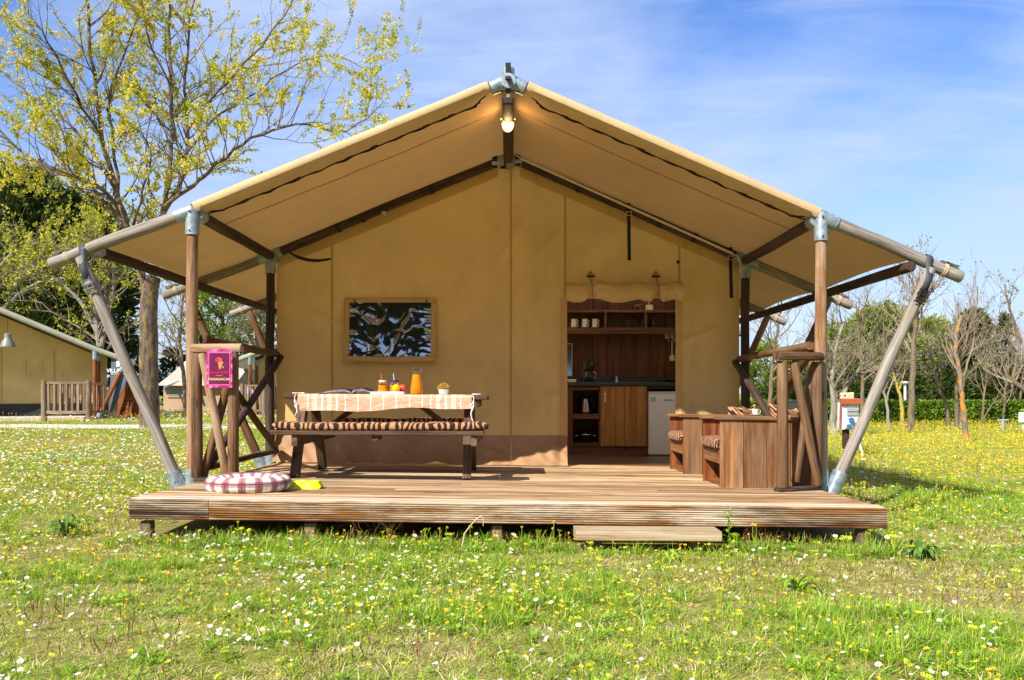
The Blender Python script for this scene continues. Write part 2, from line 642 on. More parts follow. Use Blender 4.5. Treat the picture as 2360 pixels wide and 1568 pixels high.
M['steel'] = plain('brushed_steel', lin('c8c8cc'), 0.25, 1.0, var=0.05)
M['dark_metal'] = plain('dark_rusty_metal', lin('3a332e'), 0.55, 0.7, var=0.5, scale=120)
# ------------------------------------------------------------------ ground and path
def zg(x, y):
    z = 0.03 - 0.012 * max(-6, min(6, x))
    z += 0.16 * sstep(13, 22, y) * sstep(1, 6, -x) * (1 - 1.6 * sstep(27, 38, y))
    z += -0.2 * sstep(14, 34, y) * sstep(2, 7, x)
    return z + 0.018 * nz3(x * 0.5, y * 0.5, 0.3) * (1 if y < 60 else 0)


def zd(x, y):
    """Top of the deck: it leans a little to the right and to the back."""
    return 0.2985 - 0.0128 * x - 0.0145 * (y - 5.59)


t = NT('meadow_soil')
pn = t.noise(t.geo(), 0.55, 5, 0.6)
fn_ = t.noise(t.geo(), 9.0, 6, 0.7)
ff = t.noise(t.geo(), 60.0, 4, 0.7)
gcol = t.ramp(fn_, [(0.3, lin('485818')), (0.5, lin('7c8430')), (0.68, lin('ac9c5c'))])
dcol = t.ramp(ff, [(0.3, lin('6a5636')), (0.7, lin('c0aa78'))])
t.set(Base_Color=t.mix(t.ramp(t.math('ADD', pn, t.math('MULTIPLY', ff, 0.25)), [(0.55, (0, 0, 0, 1)), (0.78, (1, 1, 1, 1))]), gcol, dcol), Roughness=0.95)
t.b.inputs['Specular IOR Level'].default_value = 0.1
t.bump(ff, 0.6, 0.03)
M['soil'] = t.m

xs = [-900, -400, -180, -90, -50] + [-32 + i * 0.8 for i in range(81)] + [50, 90, 180, 400, 900]
ys = [-300, -120, -40, -15, -6, -2] + [0.4 * i for i in range(0, 30)] + [12 + 0.9 * i for i in range(34)] + [46, 55, 70, 100, 160, 300, 600, 1400]
gm = MB()
gv_ = [(x, y, zg(x, y)) for y in ys for x in xs]
nx = len(xs)
gm.add(gv_, [(j * nx + i, j * nx + i + 1, (j + 1) * nx + i + 1, (j + 1) * nx + i) for j in range(len(ys) - 1) for i in range(nx - 1)])
gm.build('ground', M['soil'], kind='structure')

t = NT('pale_gravel')
n1 = t.noise(t.geo(), 40, 4, 0.7)
t.set(Base_Color=t.ramp(n1, [(0.3, lin('b8aa92')), (0.7, lin('eae2d0'))]), Roughness=0.95)
t.bump(n1, 0.5, 0.02)
M['gravel'] = t.m


def path_c(u):
    x = -40 + 44 * u
    return x, 20.1 + 0.35 * math.sin(x * 0.21) + 5.0 * sstep(-7.0, 4, x)


pm = MB()
pm.grid(lambda u, v: (lambda c: Vector((c[0], c[1] + (v - 0.5) * (1.55 + 0.25 * nz3(c[0] * 0.8, v * 3, 7)), zg(c[0], c[1] + (v - 0.5) * 1.55) + 0.012)))(path_c(u)), 110, 4)
pm.build('path', M['gravel'], kind='structure')

# ------------------------------------------------------------------ deck
DX0, DX1, DY0, DY1 = -2.43, 2.38, 5.60, 9.30
deck = thing('wooden_deck', (0, 7.2, 0.0), 'low wooden deck of weathered boards under the tan safari tent', 'deck')
rnd.seed(11)
bw, gap = 0.141, 0.008
y = DY0 + 0.032
k = 0
while y < DY1 + 0.1:
    w = bw if k else 0.15
    joint = rnd.choice([None, rnd.uniform(-1.6, 1.6)]) if k else None
    segs = [(DX0 + rnd.uniform(-0.008, 0.008), DX1 + rnd.uniform(-0.008, 0.008))]
    if joint is not None:
        segs = [(segs[0][0], joint - 0.0015), (joint + 0.0015, segs[0][1])]
    for a, b in segs:
        dz = rnd.uniform(-0.002, 0.002)
        MB().beam((a, y + w / 2, zd(a, y + w / 2) - 0.014 + dz), (b, y + w / 2, zd(b, y + w / 2) - 0.014 + dz), w, 0.028, bev=0.004).build('plank', M['deck_edge'] if k == 0 else M['deck'], deck)
    y += w + gap
    k += 1


# grooved front boards
def fascia(xa, xb):
    m = MB()
    y0 = DY0
    prof = []
    H = 0.128
    nG = 9
    for i in range(nG):
        z0 = -H * i / nG
        z1 = -H * (i + 1) / nG
        prof += [(0.0, z0 - (0.003 if i == 0 else 0.002)), (0.0, z1 + 0.0045), (0.011, z1 + 0.0035), (0.011, z1 - 0.0005)]
    prof += [(0.004, -H - 0.001), (0.03, -H - 0.001), (0.03, 0.0), (0.004, 0.0)]
    n = len(prof)
    N = 14
    vs_, lc, fs = [], [], []
    for i in range(N + 1):
        x = lerp(xa, xb, i / N)
        wv = 0.003 * nz3(x * 1.4, 2.2, 0)
        for (dy, dz) in prof:
            vs_.append((x, y0 + dy + wv, zd(x, y0) + dz - 0.002))
            lc.append((dy, dz, x))
    for i in range(N):
        for k in range(n):
            k2 = (k + 1) % n
            fs.append((i * n + k, (i + 1) * n + k, (i + 1) * n + k2, i * n + k2))
    fs += [tuple(range(n)), tuple(N * n + k for k in range(n - 1, -1, -1))]
    m.add(vs_, fs, lc)
    m.build('front_board', M['fascia'], deck, smooth=False, fix=True)


fascia(DX0 - 0.008, -1.93)
fascia(-1.927, DX1 + 0.008)
for sx, nm in ((DX0 + 0.018, 'side_board'), (DX1 - 0.018, 'side_board')):
    MB().beam((sx, DY0 + 0.04, zd(sx, DY0) - 0.082), (sx, DY1, zd(sx, DY1) - 0.082), 0.03, 0.1).build(nm, M['fascia'], deck)
for x, yy in ((P(352, 0, 5.75).x, 5.67), (P(716, 0, 5.68).x, 5.68), (P(1145, 0, 5.68).x, 5.68), (P(1985, 0, 5.67).x, 5.67), (0.9, 5.95), (-2.3, 7.4), (2.25, 7.4), (-2.3, 9.0), (2.25, 9.0), (-0.8, 7.4), (0.8, 7.4)):
    MB().box((x, yy, (zd(x, yy) - 0.16 + zg(x, yy)) / 2 - 0.02), (0.068, 0.068, zd(x, yy) - 0.1 - zg(x, yy)), 0.004, 2).build('support_post', M['prop'], deck)
for yy in (5.78, 6.6, 7.5, 8.4, 9.1):
    MB().box((0, yy + 0.06, zd(0, yy) - 0.08), (4.7, 0.045, 0.09), 0.003, 0).build('joist', M['prop'], deck)

step = thing('wooden_step', (0.92, 5.4, 0), 'short grey plank step in front of the deck', 'step')
sa, sb = P(1332, 0, 5.42).x, P(1657, 0, 5.42).x
zs = CZ - (1214 - HY) * 5.5 / F
MB().beam((sa - 0.02, 5.46, zs - 0.034), (sb, 5.46, zs - 0.04), 0.22, 0.062, bev=0.006).build('tread', M['step'], step)
for x in (sa + 0.1, sb - 0.14):
    MB().box((x, 5.5, (zs - 0.07 + zg(x, 5.5)) / 2), (0.1, 0.14, zs - 0.07 - zg(x, 5.5) + 0.01), 0.004, 2).build('support_block', M['prop'], step)

# ------------------------------------------------------------------ the safari tent
M['webbing'] = plain('grey_webbing', lin('3c4248'), 0.7, scale=200)
tent = thing('safari_tent', (0, 9.2, 0.25), 'large tan canvas safari tent with log frame and open porch', 'tent')
Y1, Y2, Y3, Y4 = 6.95, 9.2, 11.4, 13.6
RDG = (-0.03, 3.46)
LJ, RJ = (-2.52, 2.435), (2.437, 2.388)
LT, RT = (-3.64, 2.015), (3.545, 1.91)
rnd.seed(5)


def fr(pt, Y):
    return Vector((pt[0], Y, pt[1]))


def along(a, b, s):
    """Point s metres from a towards b (2-D frame points)."""
    d = math.hypot(b[0] - a[0], b[1] - a[1])
    return (a[0] + (b[0] - a[0]) * s / d, a[1] + (b[1] - a[1]) * s / d)


for Y, mat, pm_ in ((Y1, M['log_grey'], M['log_pale']), (Y2, M['log_dark'], M['log_dark']), (Y3, M['log_dark'], M['log_dark']), (Y4, M['log_dark'], M['log_dark'])):
    for J, T, s in ((LJ, LT, -1), (RJ, RT, 1)):
        # rafter from ridge to corner, tail beyond it
        if Y != Y1:
            MB().log(fr(along(RDG, J, 0.05), Y), fr(J, Y), 0.046, 0.047, bend=0.01).build('rafter', M['log_dark'], tent)
        tm = M['log_grey']
        MB().log(fr(along(J, T, 0.02), Y), fr(T, Y), 0.047, 0.047, seg=18, wob=0.06, step=0.09, bend=0.012).build('rafter_tail', tm, tent)
        px = J[0]
        zb = zg(px, Y) - 0.05
        MB().log((px, Y, zb), (px, Y, J[1] - 0.02), 0.05, 0.043, seg=18, wob=0.05, step=0.12, bend=0.012).build('post', pm_, tent)
        # diagonal prop, held to the tail by a ratchet strap
        top2 = along(J, T, 0.90)
        foot = Vector((px + s * 0.05, Y - 0.02, 0.16))
        head = Vector((top2[0] + s * 0.02, Y - 0.045, top2[1] - 0.055 if Y == Y1 else top2[1] - 0.07))
        MB().log(foot, head, 0.047, 0.041, seg=18, wob=0.06, step=0.12, bend=0.02).build('prop', M['log_grey'] if Y == Y1 else M['log'], tent)
        d = (head - foot).normalized()
        br = MB()
        br.tube([foot - d * 0.12, foot + d * 0.24], 0.06, 18)
        br.tube([(px, Y, zb), (px, Y, 0.40)], 0.0585, 18)
        for q in (0.05, 0.16):
            c = foot + d * q
            br.tube([c + Vector((0, -0.066, 0)), c + Vector((0, -0.05, 0))], 0.008, 8)
        br.build('foot_sleeve', M['zinc'], tent)
        # corner bracket of three sleeves
        br = MB()
        br.tube([fr(along(J, RDG, 0.12 if Y != Y1 else 0.0), Y), fr(along(J, T, 0.01), Y)], 0.056, 18)
        br.tube([fr(along(J, RDG, 0.01), Y), fr(along(J, T, 0.135), Y)], 0.056, 18)
        br.tube([(J[0], Y - 0.003, J[1] + 0.035), (J[0], Y - 0.003, J[1] - 0.19)], [0.05, 0.0545], 18)
        br.tube([(J[0] - s * 0.03, Y, J[1] - 0.02), (J[0] - s * 0.03, Y + 0.14, J[1] - 0.02)], 0.0535, 16)
        if Y != Y1:
            br.tube([(J[0] - s * 0.03, Y, J[1] - 0.02), (J[0] - s * 0.03, Y - 0.13, J[1] - 0.02)], 0.0535, 16)
        bo = br.build('corner_bracket', M['zinc'], tent)
        if Y == Y1:
            bl = MB()
            for zz in (0.0, -0.15):
                bl = MB()
                bl.tube([(J[0] - 0.004, Y - 0.064, J[1] + zz - 0.012), (J[0] - 0.004, Y - 0.05, J[1] + zz - 0.012)], 0.007, 8)
                bl.build('bolt', M['dark_metal'], bo)
        # strap over the tail and down the prop, with a ratchet
        if Y in (Y1, Y2):
            c = fr(along(J, T, 0.90), Y)
            st = MB()
            q0 = head - d * 0.03
            q1 = head - d * 0.20
            side = Vector((0, -1, 0))
            tl = fr(T, Y) - fr(J, Y)
            tl.normalize()
            nrm = Vector((-tl.z * s, 0, tl.x * s)) * (1 if s < 0 else 1)
            if nrm.z < 0:
                nrm = -nrm
            pts = [c + nrm * 0.053 + Vector((0, 0.04, 0)), c + nrm * 0.054 + Vector((0, -0.02, 0)), c + nrm * 0.03 + Vector((0, -0.05, 0)), c + Vector((0, -0.056, 0)), q0 - d * 0.06 + side * 0.05, q1 + side * 0.05]
            vs_ = []
            for pq in pts:
                vs_ += [pq - tl * 0.026, pq + tl * 0.026]
            st.add(vs_, [(2 * i, 2 * i + 1, 2 * i + 3, 2 * i + 2) for i in range(len(pts) - 1)])
            so = st.build('strap', M['webbing'], tent, mods=[('SOLIDIFY', dict(thickness=0.004))])
            rt = MB()
            rc = q1 - d * 0.035 + side * 0.066
            pr = d.cross(side).normalized()
            rt.beam(rc - d * 0.05 - pr * 0.03, rc + d * 0.05 - pr * 0.03, 0.006, 0.035, side)
            rt.beam(rc - d * 0.05 + pr * 0.03, rc + d * 0.05 + pr * 0.03, 0.006, 0.035, side)
            rt.tube([rc - pr * 0.04, rc + pr * 0.04], 0.012, 10)
            rt.tube([rc - d * 0.04 - pr * 0.04 + side * 0.012, rc - d * 0.04 + pr * 0.04 + side * 0.012], 0.006, 8)
            rt.beam(rc - d * 0.065 - pr * 0.045, rc - d * 0.065 + pr * 0.045, 0.012, 0.006, side)
            rt.beam(rc + d * 0.03 - pr * 0.03, rc + d * 0.03 + pr * 0.03, 0.02, 0.012, side)
            rt.build('ratchet', M['steel'] if s < 0 else M['dark_metal'], so)
        # rope tying the roof sheet to the tail end
        rp = MB()
        c = fr(along(T, J, 0.17), Y)
        for q in (0, 0.012, 0.022):
            cc = c + (fr(T, Y) - fr(J, Y)).normalized() * q
            tl = (fr(T, Y) - fr(J, Y)).normalized()
            nn = Vector((-tl.z, 0, tl.x))
            rp.tube([cc + (nn * math.cos(a) + Vector((0, 1, 0)) * math.sin(a)) * 0.052 + tl * 0.01 * math.sin(a * 0.5) for a in [2 * math.pi * i / 14 for i in range(15)]], 0.0035, 6)
        rp.build('tie_rope', M['rope'], tent)
        # loose folded canvas end on the tail
        cf = MB()
        tl = (fr(T, Y) - fr(J, Y)).normalized()
        nn = Vector((-tl.z, 0, tl.x))
        if nn.z < 0:
            nn = -nn
        for q in range(2):
            base = c + nn * (0.052 + 0.008 * q)
            cf.grid(lambda u, v, q=q, base=base: base + tl * (u * 0.15 - 0.03) + Vector((0, (v - 0.5) * 0.06, 0)) + nn * (0.018 * nz3(u * 5 + q, v * 3, s + Y) + 0.012 * u * q), 8, 4)
        cf.build('canvas_corner', M['old_canvas'], tent)

# ridge beam, purlins, eave beams
MB().log((RDG[0], Y1 - 0.06, RDG[1] - 0.055), (RDG[0] - 0.02, Y4 + 0.2, RDG[1] - 0.055), 0.05, 0.05, bend=0.006).build('ridge_beam', M['log_dark'], tent)
for Y in (Y1, Y2, Y3):
    br = MB()
    br.tube([fr(along(RDG, LJ, 0.15), Y), fr((RDG[0], RDG[1] + 0.0), Y)], 0.056, 18)
    br.tube([fr(along(RDG, RJ, 0.15), Y), fr((RDG[0], RDG[1] + 0.0), Y)], 0.056, 18)
    br.tube([(RDG[0], Y - 0.16, RDG[1] - 0.05), (RDG[0], Y + 0.14, RDG[1] - 0.05)], 0.058, 18)
    if Y == Y1:
        br.tube([(RDG[0], Y - 0.02, RDG[1] - 0.02), (RDG[0], Y - 0.02, RDG[1] + 0.09)], 0.05, 18)
    bo = br.build('ridge_bracket', M['zinc'], tent)
    if Y == Y1:
        cap = MB()
        cap.beam((RDG[0], Y - 0.10, RDG[1] + 0.105), (RDG[0], Y - 0.10, RDG[1] - 0.13), 0.042, 0.02, (0, 1, 0))
        cap.beam((RDG[0], Y - 0.2, RDG[1] - 0.06), (RDG[0], Y - 0.02, RDG[1] + 0.1), 0.044, 0.012)
        cap.build('webbing_band', M['black'], bo)
        cl = MB()
        cl.beam((RDG[0] - 0.09, Y - 0.13, RDG[1] - 0.125), (RDG[0] + 0.09, Y - 0.13, RDG[1] - 0.125), 0.02, 0.008)
        cl.beam((RDG[0] - 0.035, Y - 0.1, RDG[1] - 0.19), (RDG[0] + 0.035, Y - 0.1, RDG[1] - 0.19), 0.03, 0.05)
        cl.build('clamp', M['dark_metal'], bo)
for J, s in ((LJ, -1), (RJ, 1)):
    for a, b in ((Y1 + 0.1, Y2 - 0.1), (Y2 + 0.1, Y3), (Y3, Y4)):
        MB().log((J[0] - s * 0.03, a, J[1] - 0.02), (J[0] - s * 0.03, b, J[1] - 0.02), 0.047, 0.047, bend=0.012).build('purlin', M['log_dark'], tent)
for x, z in ((-3.225, 2.105), (3.135, 1.995)):
    MB().log((x, Y1 - 0.03, z), (x, Y4 + 0.2, z), 0.043, 0.043, bend=0.012, seg=16).build('eave_beam', M['log_dark'], tent)

# roof sheet
prof = [(-3.33, None)]


def roof_z(x):
    if x <= LJ[0]:
        return LJ[1] + (LT[1] - LJ[1]) * (LJ[0] - x) / (LJ[0] - LT[0])
    if x <= RDG[0]:
        return lerp(LJ[1], RDG[1], (x - LJ[0]) / (RDG[0] - LJ[0]))
    if x <= RJ[0]:
        return lerp(RDG[1], RJ[1], (x - RDG[0]) / (RJ[0] - RDG[0]))
    return RJ[1] + (RT[1] - RJ[1]) * (x - RJ[0]) / (RT[0] - RJ[0])


YB = 15.9


def roof_pt(u, v, x0, x1):
    y_ = lerp(Y1 + 0.0, YB, v)
    # eave edge is pulled in a little between the frames
    fv = (y_ - Y1) / 2.22
    pull = 0.05 * abs(math.sin(math.pi * fv))
    if abs(x0) > 3:
        x = lerp(x0 + pull, x1, u)
    elif abs(x1) > 3:
        x = lerp(x0, x1 - pull, u)
    else:
        x = lerp(x0, x1, u)
    sag = 0.028 * abs(math.sin(math.pi * fv)) * (0.35 + 0.65 * math.sin(math.pi * u))
    z = roof_z(x) + 0.056 - sag + 0.006 * nz3(x * 2.5, y_ * 1.6, 4)
    return Vector((x, y_, z))


for x0, x1, nu in ((-3.36, LJ[0], 14), (LJ[0], RDG[0], 30), (RDG[0], RJ[0], 30), (RJ[0], 3.27, 14)):
    vs_split = (Y2 + 0.12 - Y1) / (YB - Y1)
    m = MB()
    m.grid(lambda u, v: roof_pt(u, v * vs_split, x0, x1), nu, 24)
    m.build('roof_sheet', M['roof'], tent)
    m = MB()
    m.grid(lambda u, v: roof_pt(u, vs_split + v * (1 - vs_split), x0, x1), nu, 44)
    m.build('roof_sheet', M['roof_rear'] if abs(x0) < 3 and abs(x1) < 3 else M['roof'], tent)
# roof seams (stitched strips under the sheet)
for x0, x1 in ((LJ[0], RDG[0]), (RDG[0], RJ[0])):
    for yv in (7.72,):
        m = MB()
        m.grid(lambda u, v: roof_pt(u, (yv + (v - 0.5) * 0.024 - Y1) / (YB - Y1), x0, x1) - Vector((0, 0, 0.003)), 30, 2)
        m.build('roof_seam', M['roof'], tent)
# canvas wrapped round the front rafter, and its laced flap underneath
for J, s in ((LJ, -1), (RJ, 1)):
    A, B = along(RDG, J, 0.16), along(J, RDG, 0.03)
    dl = Vector((B[0] - A[0], 0, B[1] - A[1]))
    Ld = dl.length
    dl.normalize()
    up = Vector((-dl.z, 0, dl.x))
    if up.z < 0:
        up = -up

    def lip_pt(u, v):
        base = fr(A, Y1) + dl * (u * Ld)
        edge = 1 - sstep(0.0, 0.05, u) * sstep(0, 0.07, 1 - u)
        wr = 1 + 0.05 * nz3(u * 9, v * 3, s) + edge * 0.16 * nz3(u * 60, v * 2.5, 3 + s)
        r = 0.050 * wr
        a1 = R(212)
        if v < 0.6:
            a = lerp(R(78), a1, v / 0.6)           # over the top, round the front, then back underneath
            return base + up * (0.012 + math.sin(a) * r) + Vector((0, math.cos(a) * r, 0))
        t_ = (v - 0.6) / 0.4
        back = 0.31 * min(1, min(u, 1 - u) * 14 + 0.3)
        sagf = (0.022 + 0.022 * nz3(u * 16, t_ * 1.5, 8 + s)) * math.sin(math.pi * t_) + edge * 0.02 * nz3(u * 45, t_ * 3, 5)
        st_ = base + up * (0.012 + math.sin(a1) * r) + Vector((0, math.cos(a1) * r, 0))
        en_ = base + Vector((0, back, 0)) + up * (0.022 + 0.006 * nz3(u * 30, 0, s))
        return st_.lerp(en_, t_) - up * sagf
    m = MB()
    m.grid(lip_pt, 90, 18)
    m.build('roof_edge', M['lip'], tent)
    lace = MB()
    pts = []
    for i in range(61):
        u = i / 60
        q = lip_pt(u, 1.0)
        pts.append(q + Vector((0, 0.012, -0.006 + 0.006 * math.sin(u * 70))))
    lace.tube(pts, 0.0075, 8)
    lo = lace.build('lacing_rope', M['black'], tent)
    nT = 11
    for i in range(nT):
        u = 0.045 + 0.91 * i / (nT - 1)
        q = lip_pt(u, 1.0) + Vector((0, 0.012, -0.008))
        tg = MB()
        fwd = (lip_pt(u, 0.78) - q)
        tg.tube([q - fwd * 0.16, q + fwd * 0.36], 0.006, 6)
        tg.tube([q + fwd * 0.36 - dl * 0.03, q + fwd * 0.36 + dl * 0.03], 0.007, 6)
        tg.tube([q, q + dl * 0.13 + Vector((0, -0.006, 0.016))], 0.0055, 6)
        tg.build('lace_toggle', M['black'], lo)

# ------------------------------------------------------------------ front wall
YW = 9.285
WX0, WX1 = -2.478, 2.395
pxx = lambda p: (p - CX) * YW / F
pzz = lambda p: CZ + (HY - p) * YW / F
DOOR = (pxx(1306), pxx(1556), pzz(1076), pzz(688))
WIN = (pxx(806), pxx(993), pzz(821), pzz(698))
SEAMS = [pxx(765), pxx(1177), pxx(1302), pxx(1565)]
ZSK = 0.30 + 0.24


def wall_y(x, z):
    d = 0.02 * nz3(x * 1.1, z * 0.7, 1.2) + 0.007 * nz3(x * 4, z * 2.2, 6)
    # tension creases fanning from the gable and the window corners
    for cx_, cz_, ang, ln, am in ((0.15, 2.9, -0.5, 0.7, 0.022), (0.55, 2.75, -0.75, 0.5, 0.018), (-0.35, 2.95, 0.6, 0.6, 0.018), (-2.2, 1.9, 1.1, 0.7, 0.022), (2.2, 1.7, -1.2, 0.8, 0.022), (-1.9, 1.0, 0.9, 0.6, 0.018), (-0.55, 1.1, -1.0, 0.5, 0.015), (0.3, 1.0, 1.3, 0.9, 0.026)):
        ux, uz = math.sin(ang), -math.cos(ang)
        al = (x - cx_) * ux + (z - cz_) * uz
        ac = (x - cx_) * uz - (z - cz_) * ux
        if -0.1 < al < ln + 0.1 and abs(ac) < 0.2:
            d -= am * math.exp(-(ac / 0.03) ** 2) * sstep(-0.1, 0.15, al) * sstep(ln + 0.1, ln * 0.5, al)
    # soft folds hanging beside the doorway and below the gable
    dd = DOOR[0] - x
    if dd > -0.01:
        k_ = math.exp(-dd * 5.5) * sstep(2.4, 1.4, z) if z < 2.4 else 0
        d += 0.035 * k_ * math.sin(x * 38 + z * 2.0)
    d += 0.012 * math.exp(-((x - 0.35 - (3.2 - z) * 0.2) / 0.07) ** 2) * sstep(2.2, 2.8, z)
    if x > DOOR[1] + 0.3:
        d += 0.01 * math.sin(x * 11)
    return YW + d


def wall_top(x):
    return roof_z(x) + 0.022


def axis(lo, hi, marks, step):
    ms = sorted([lo, hi] + [m for m in marks if lo < m < hi])
    out = []
    for a, b in zip(ms, ms[1:]):
        n = max(1, round((b - a) / step))
        out += [a + (b - a) * i / n for i in range(n)]
    return out + [hi]


ax_ = axis(WX0, WX1, [DOOR[0], DOOR[1], WIN[0], WIN[1], RDG[0]], 0.025)
az_ = axis(0.0, 1.0, [], 0.02)
zmarks = axis(ZSK, DOOR[3], [WIN[2], WIN[3]], 0.03)
wm = MB()
idx = {}


def wv(x, z, key):
    if key not in idx:
        idx[key] = wm.add([(x, wall_y(x, z), z)], [])
    return idx[key]


for i in range(len(ax_) - 1):
    xa, xb = ax_[i], ax_[i + 1]
    xm = (xa + xb) / 2
    for j in range(len(zmarks) - 1):
        za, zb = zmarks[j], zmarks[j + 1]
        zm = (za + zb) / 2
        if DOOR[0] < xm < DOOR[1] and zm < DOOR[3]:
            continue
        if WIN[0] < xm < WIN[1] and WIN[2] < zm < WIN[3]:
            continue
        wm.f.append((wv(xa, za, (i, j)), wv(xb, za, (i + 1, j)), wv(xb, zb, (i + 1, j + 1)), wv(xa, zb, (i, j + 1))))
    nU = 30
    J0 = len(zmarks) - 1
    for j in range(nU):
        def zz(x, q):
            return lerp(DOOR[3], max(wall_top(x), DOOR[3] + 0.01), q / nU)
        wm.f.append((wv(xa, zz(xa, j), (i, J0 + j)), wv(xb, zz(xb, j), (i + 1, J0 + j)), wv(xb, zz(xb, j + 1), (i + 1, J0 + j + 1)), wv(xa, zz(xa, j + 1), (i, J0 + j + 1))))
wm.build('front_wall', M['wall'], tent)

# seams and hems on the wall
for sx in SEAMS:
    m = MB()
    zb = ZSK if sx < DOOR[0] - 0.05 else DOOR[3] + 0.02
    m.grid(lambda u, v: (lambda x, z: Vector((x, wall_y(x, z) - 0.004, z)))(sx + (u - 0.5) * 0.02, lerp(zb, wall_top(sx) - 0.05, v)), 2, 40)
    m.build('wall_seam', M['hem'], tent)
for x0, x1 in ((WX0 + 0.03, RDG[0] - 0.12), (RDG[0] + 0.12, WX1 - 0.03)):
    m = MB()
    m.grid(lambda u, v: (lambda x: (lambda z: Vector((x, wall_y(x, z) - 0.006, z)))(wall_top(x) - 0.03 - 0.13 * v))(lerp(x0, x1, u)), 50, 3)
    m.build('gable_hem', M['flap'], tent)
# strips either side of the doorway
for x0, x1 in ((DOOR[0] - 0.075, DOOR[0] + 0.002), (DOOR[1] - 0.002, DOOR[1] + 0.07)):
    m = MB()
    m.grid(lambda u, v: (lambda x, z: Vector((x, wall_y(x, z) - 0.007, z)))(lerp(x0, x1, u), lerp(ZSK if x0 < DOOR[0] else zd(1.8, YW) + 0.02, DOOR[3], v)), 4, 40)
    m.build('door_hem', M['flap'], tent)
# mud skirt: brown vinyl band, creased, spread a little over the deck
for x0, x1 in ((WX0 - 0.01, SEAMS[1]), (SEAMS[1] + 0.004, DOOR[0] - 0.005), (DOOR[1] + 0.005, WX1)):
    m = MB()

    def sk(u, v):
        x = lerp(x0, x1, u)
        z0 = zd(x, YW) + 0.012
        z = lerp(z0, ZSK + 0.012, v)
        sag = 0.0
        if v < 0.12:
            z += 0.03 * math.exp(-((x + 0.78) / 0.09) ** 2)
        fold = 0.07 * (1 - v) * (0.5 + nz3(x * 4.2 + z * 2.0, z * 2.5, 9)) + 0.06 * (1 - abs(nz3(x * 4 + z * 5, z * 3 - x, 14))) ** 4 * (1 - v) ** 0.5
        crease = 0.018 * abs(nz3(x * 5 - z * 4, z * 3 + x * 2, 21)) * (1 - 0.8 * v)
        return Vector((x, wall_y(x, ZSK) - 0.008 - 0.12 * (1 - v) ** 2.2 - fold - crease, z))
    m.grid(sk, max(8, int((x1 - x0) * 45)), 16)
    m.build('mud_skirt', M['skirt'], tent)

# side walls, back wall and floor sheet
M['slab_in'] = plain('pale_floor_sheet', lin('c4b08c'), 0.8)  # made pale to bounce light into the kitchen
for x, z1 in ((WX0, LJ[1]), (WX1, RJ[1])):
    m = MB()
    m.grid(lambda u, v: Vector((x + 0.02 * nz3(u * 6, v * 2, x) * math.sin(math.pi * u), lerp(YW, 15.6, u), lerp(zd(x, 9) - 0.0, z1 - 0.02, v))), 40, 20)
    # two unseen openings per side wall, added to brighten the interior
    def open_(f):
        c = [sum(m.v[i][k] for i in f) / 4 for k in range(3)]
        return (9.6 < c[1] < 11.3 or 12.2 < c[1] < 14.2) and 0.95 < c[2] < 2.15
    m.f = [f for f in m.f if not open_(f)]
    m.build('side_wall', M['wall_side'], tent)
m = MB()
m.grid(lambda u, v: Vector((lerp(WX0, WX1, u), 15.6, lerp(0.2, roof_z(lerp(WX0, WX1, u)) - 0.01, v))), 30, 12)
m.build('back_wall', M['wall_side'], tent)
MB().grid(lambda u, v: Vector((lerp(WX0, WX1, u), lerp(YW + 0.02, 15.6, v), zd(lerp(WX0, WX1, u), lerp(YW, 15.6, v)) - 0.02)), 4, 4).build('ground_sheet', M['slab_in'], tent)

# window: flap frame, wrinkled clear vinyl, black sheet added behind to darken the pane
fx0, fx1, fz0, fz1 = pxx(794), pxx(1005), pzz(833), pzz(688)


def flap_y(x, z):
    # lower edge hangs clear of the wall
    k_ = sstep(fz1 - 0.1, fz0, z)
    return YW - 0.022 - 0.055 * (1 - (z - fz0) / (fz1 - fz0)) ** 1.5


def fr_quad(m, xa, xb, za, zb, nu, nv):
    m.grid(lambda u, v: (lambda x, z: Vector((x, flap_y(x, z) + 0.003 * nz3(x * 9, z * 9, 2), z - 0.012 * math.sin(math.pi * (x - fx0) / (fx1 - fx0)) * (1 - (z - fz0) / (fz1 - fz0)))))(lerp(xa, xb, u), lerp(za, zb, v)), nu, nv)


m = MB()
fr_quad(m, fx0, fx1, fz0, WIN[2], 30, 3)
fr_quad(m, fx0, fx1, WIN[3], fz1, 30, 3)
fr_quad(m, fx0, WIN[0], WIN[2], WIN[3], 3, 20)
fr_quad(m, WIN[1], fx1, WIN[2], WIN[3], 3, 20)
wf = m.build('window_flap', M['flap'], tent, mods=[('SOLIDIFY', dict(thickness=0.004))])
t = NT('wrinkled_vinyl')
t.set(Base_Color=(0.05, 0.053, 0.058, 1), Roughness=0.09)
t.b.inputs['Specular IOR Level'].default_value = 1.0
t.b.inputs['IOR'].default_value = 3.3
tp = t.n('ShaderNodeBsdfTransparent', {'Color': (0.5, 0.52, 0.55, 1)})
ms = t.n('ShaderNodeMixShader', {0: 0.3})
t.t.links.new(t.b.outputs[0], ms.inputs[1])
t.t.links.new(tp.outputs[0], ms.inputs[2])
t.t.links.new(ms.outputs[0], t.out.inputs[0])
M['vinyl'] = t.m


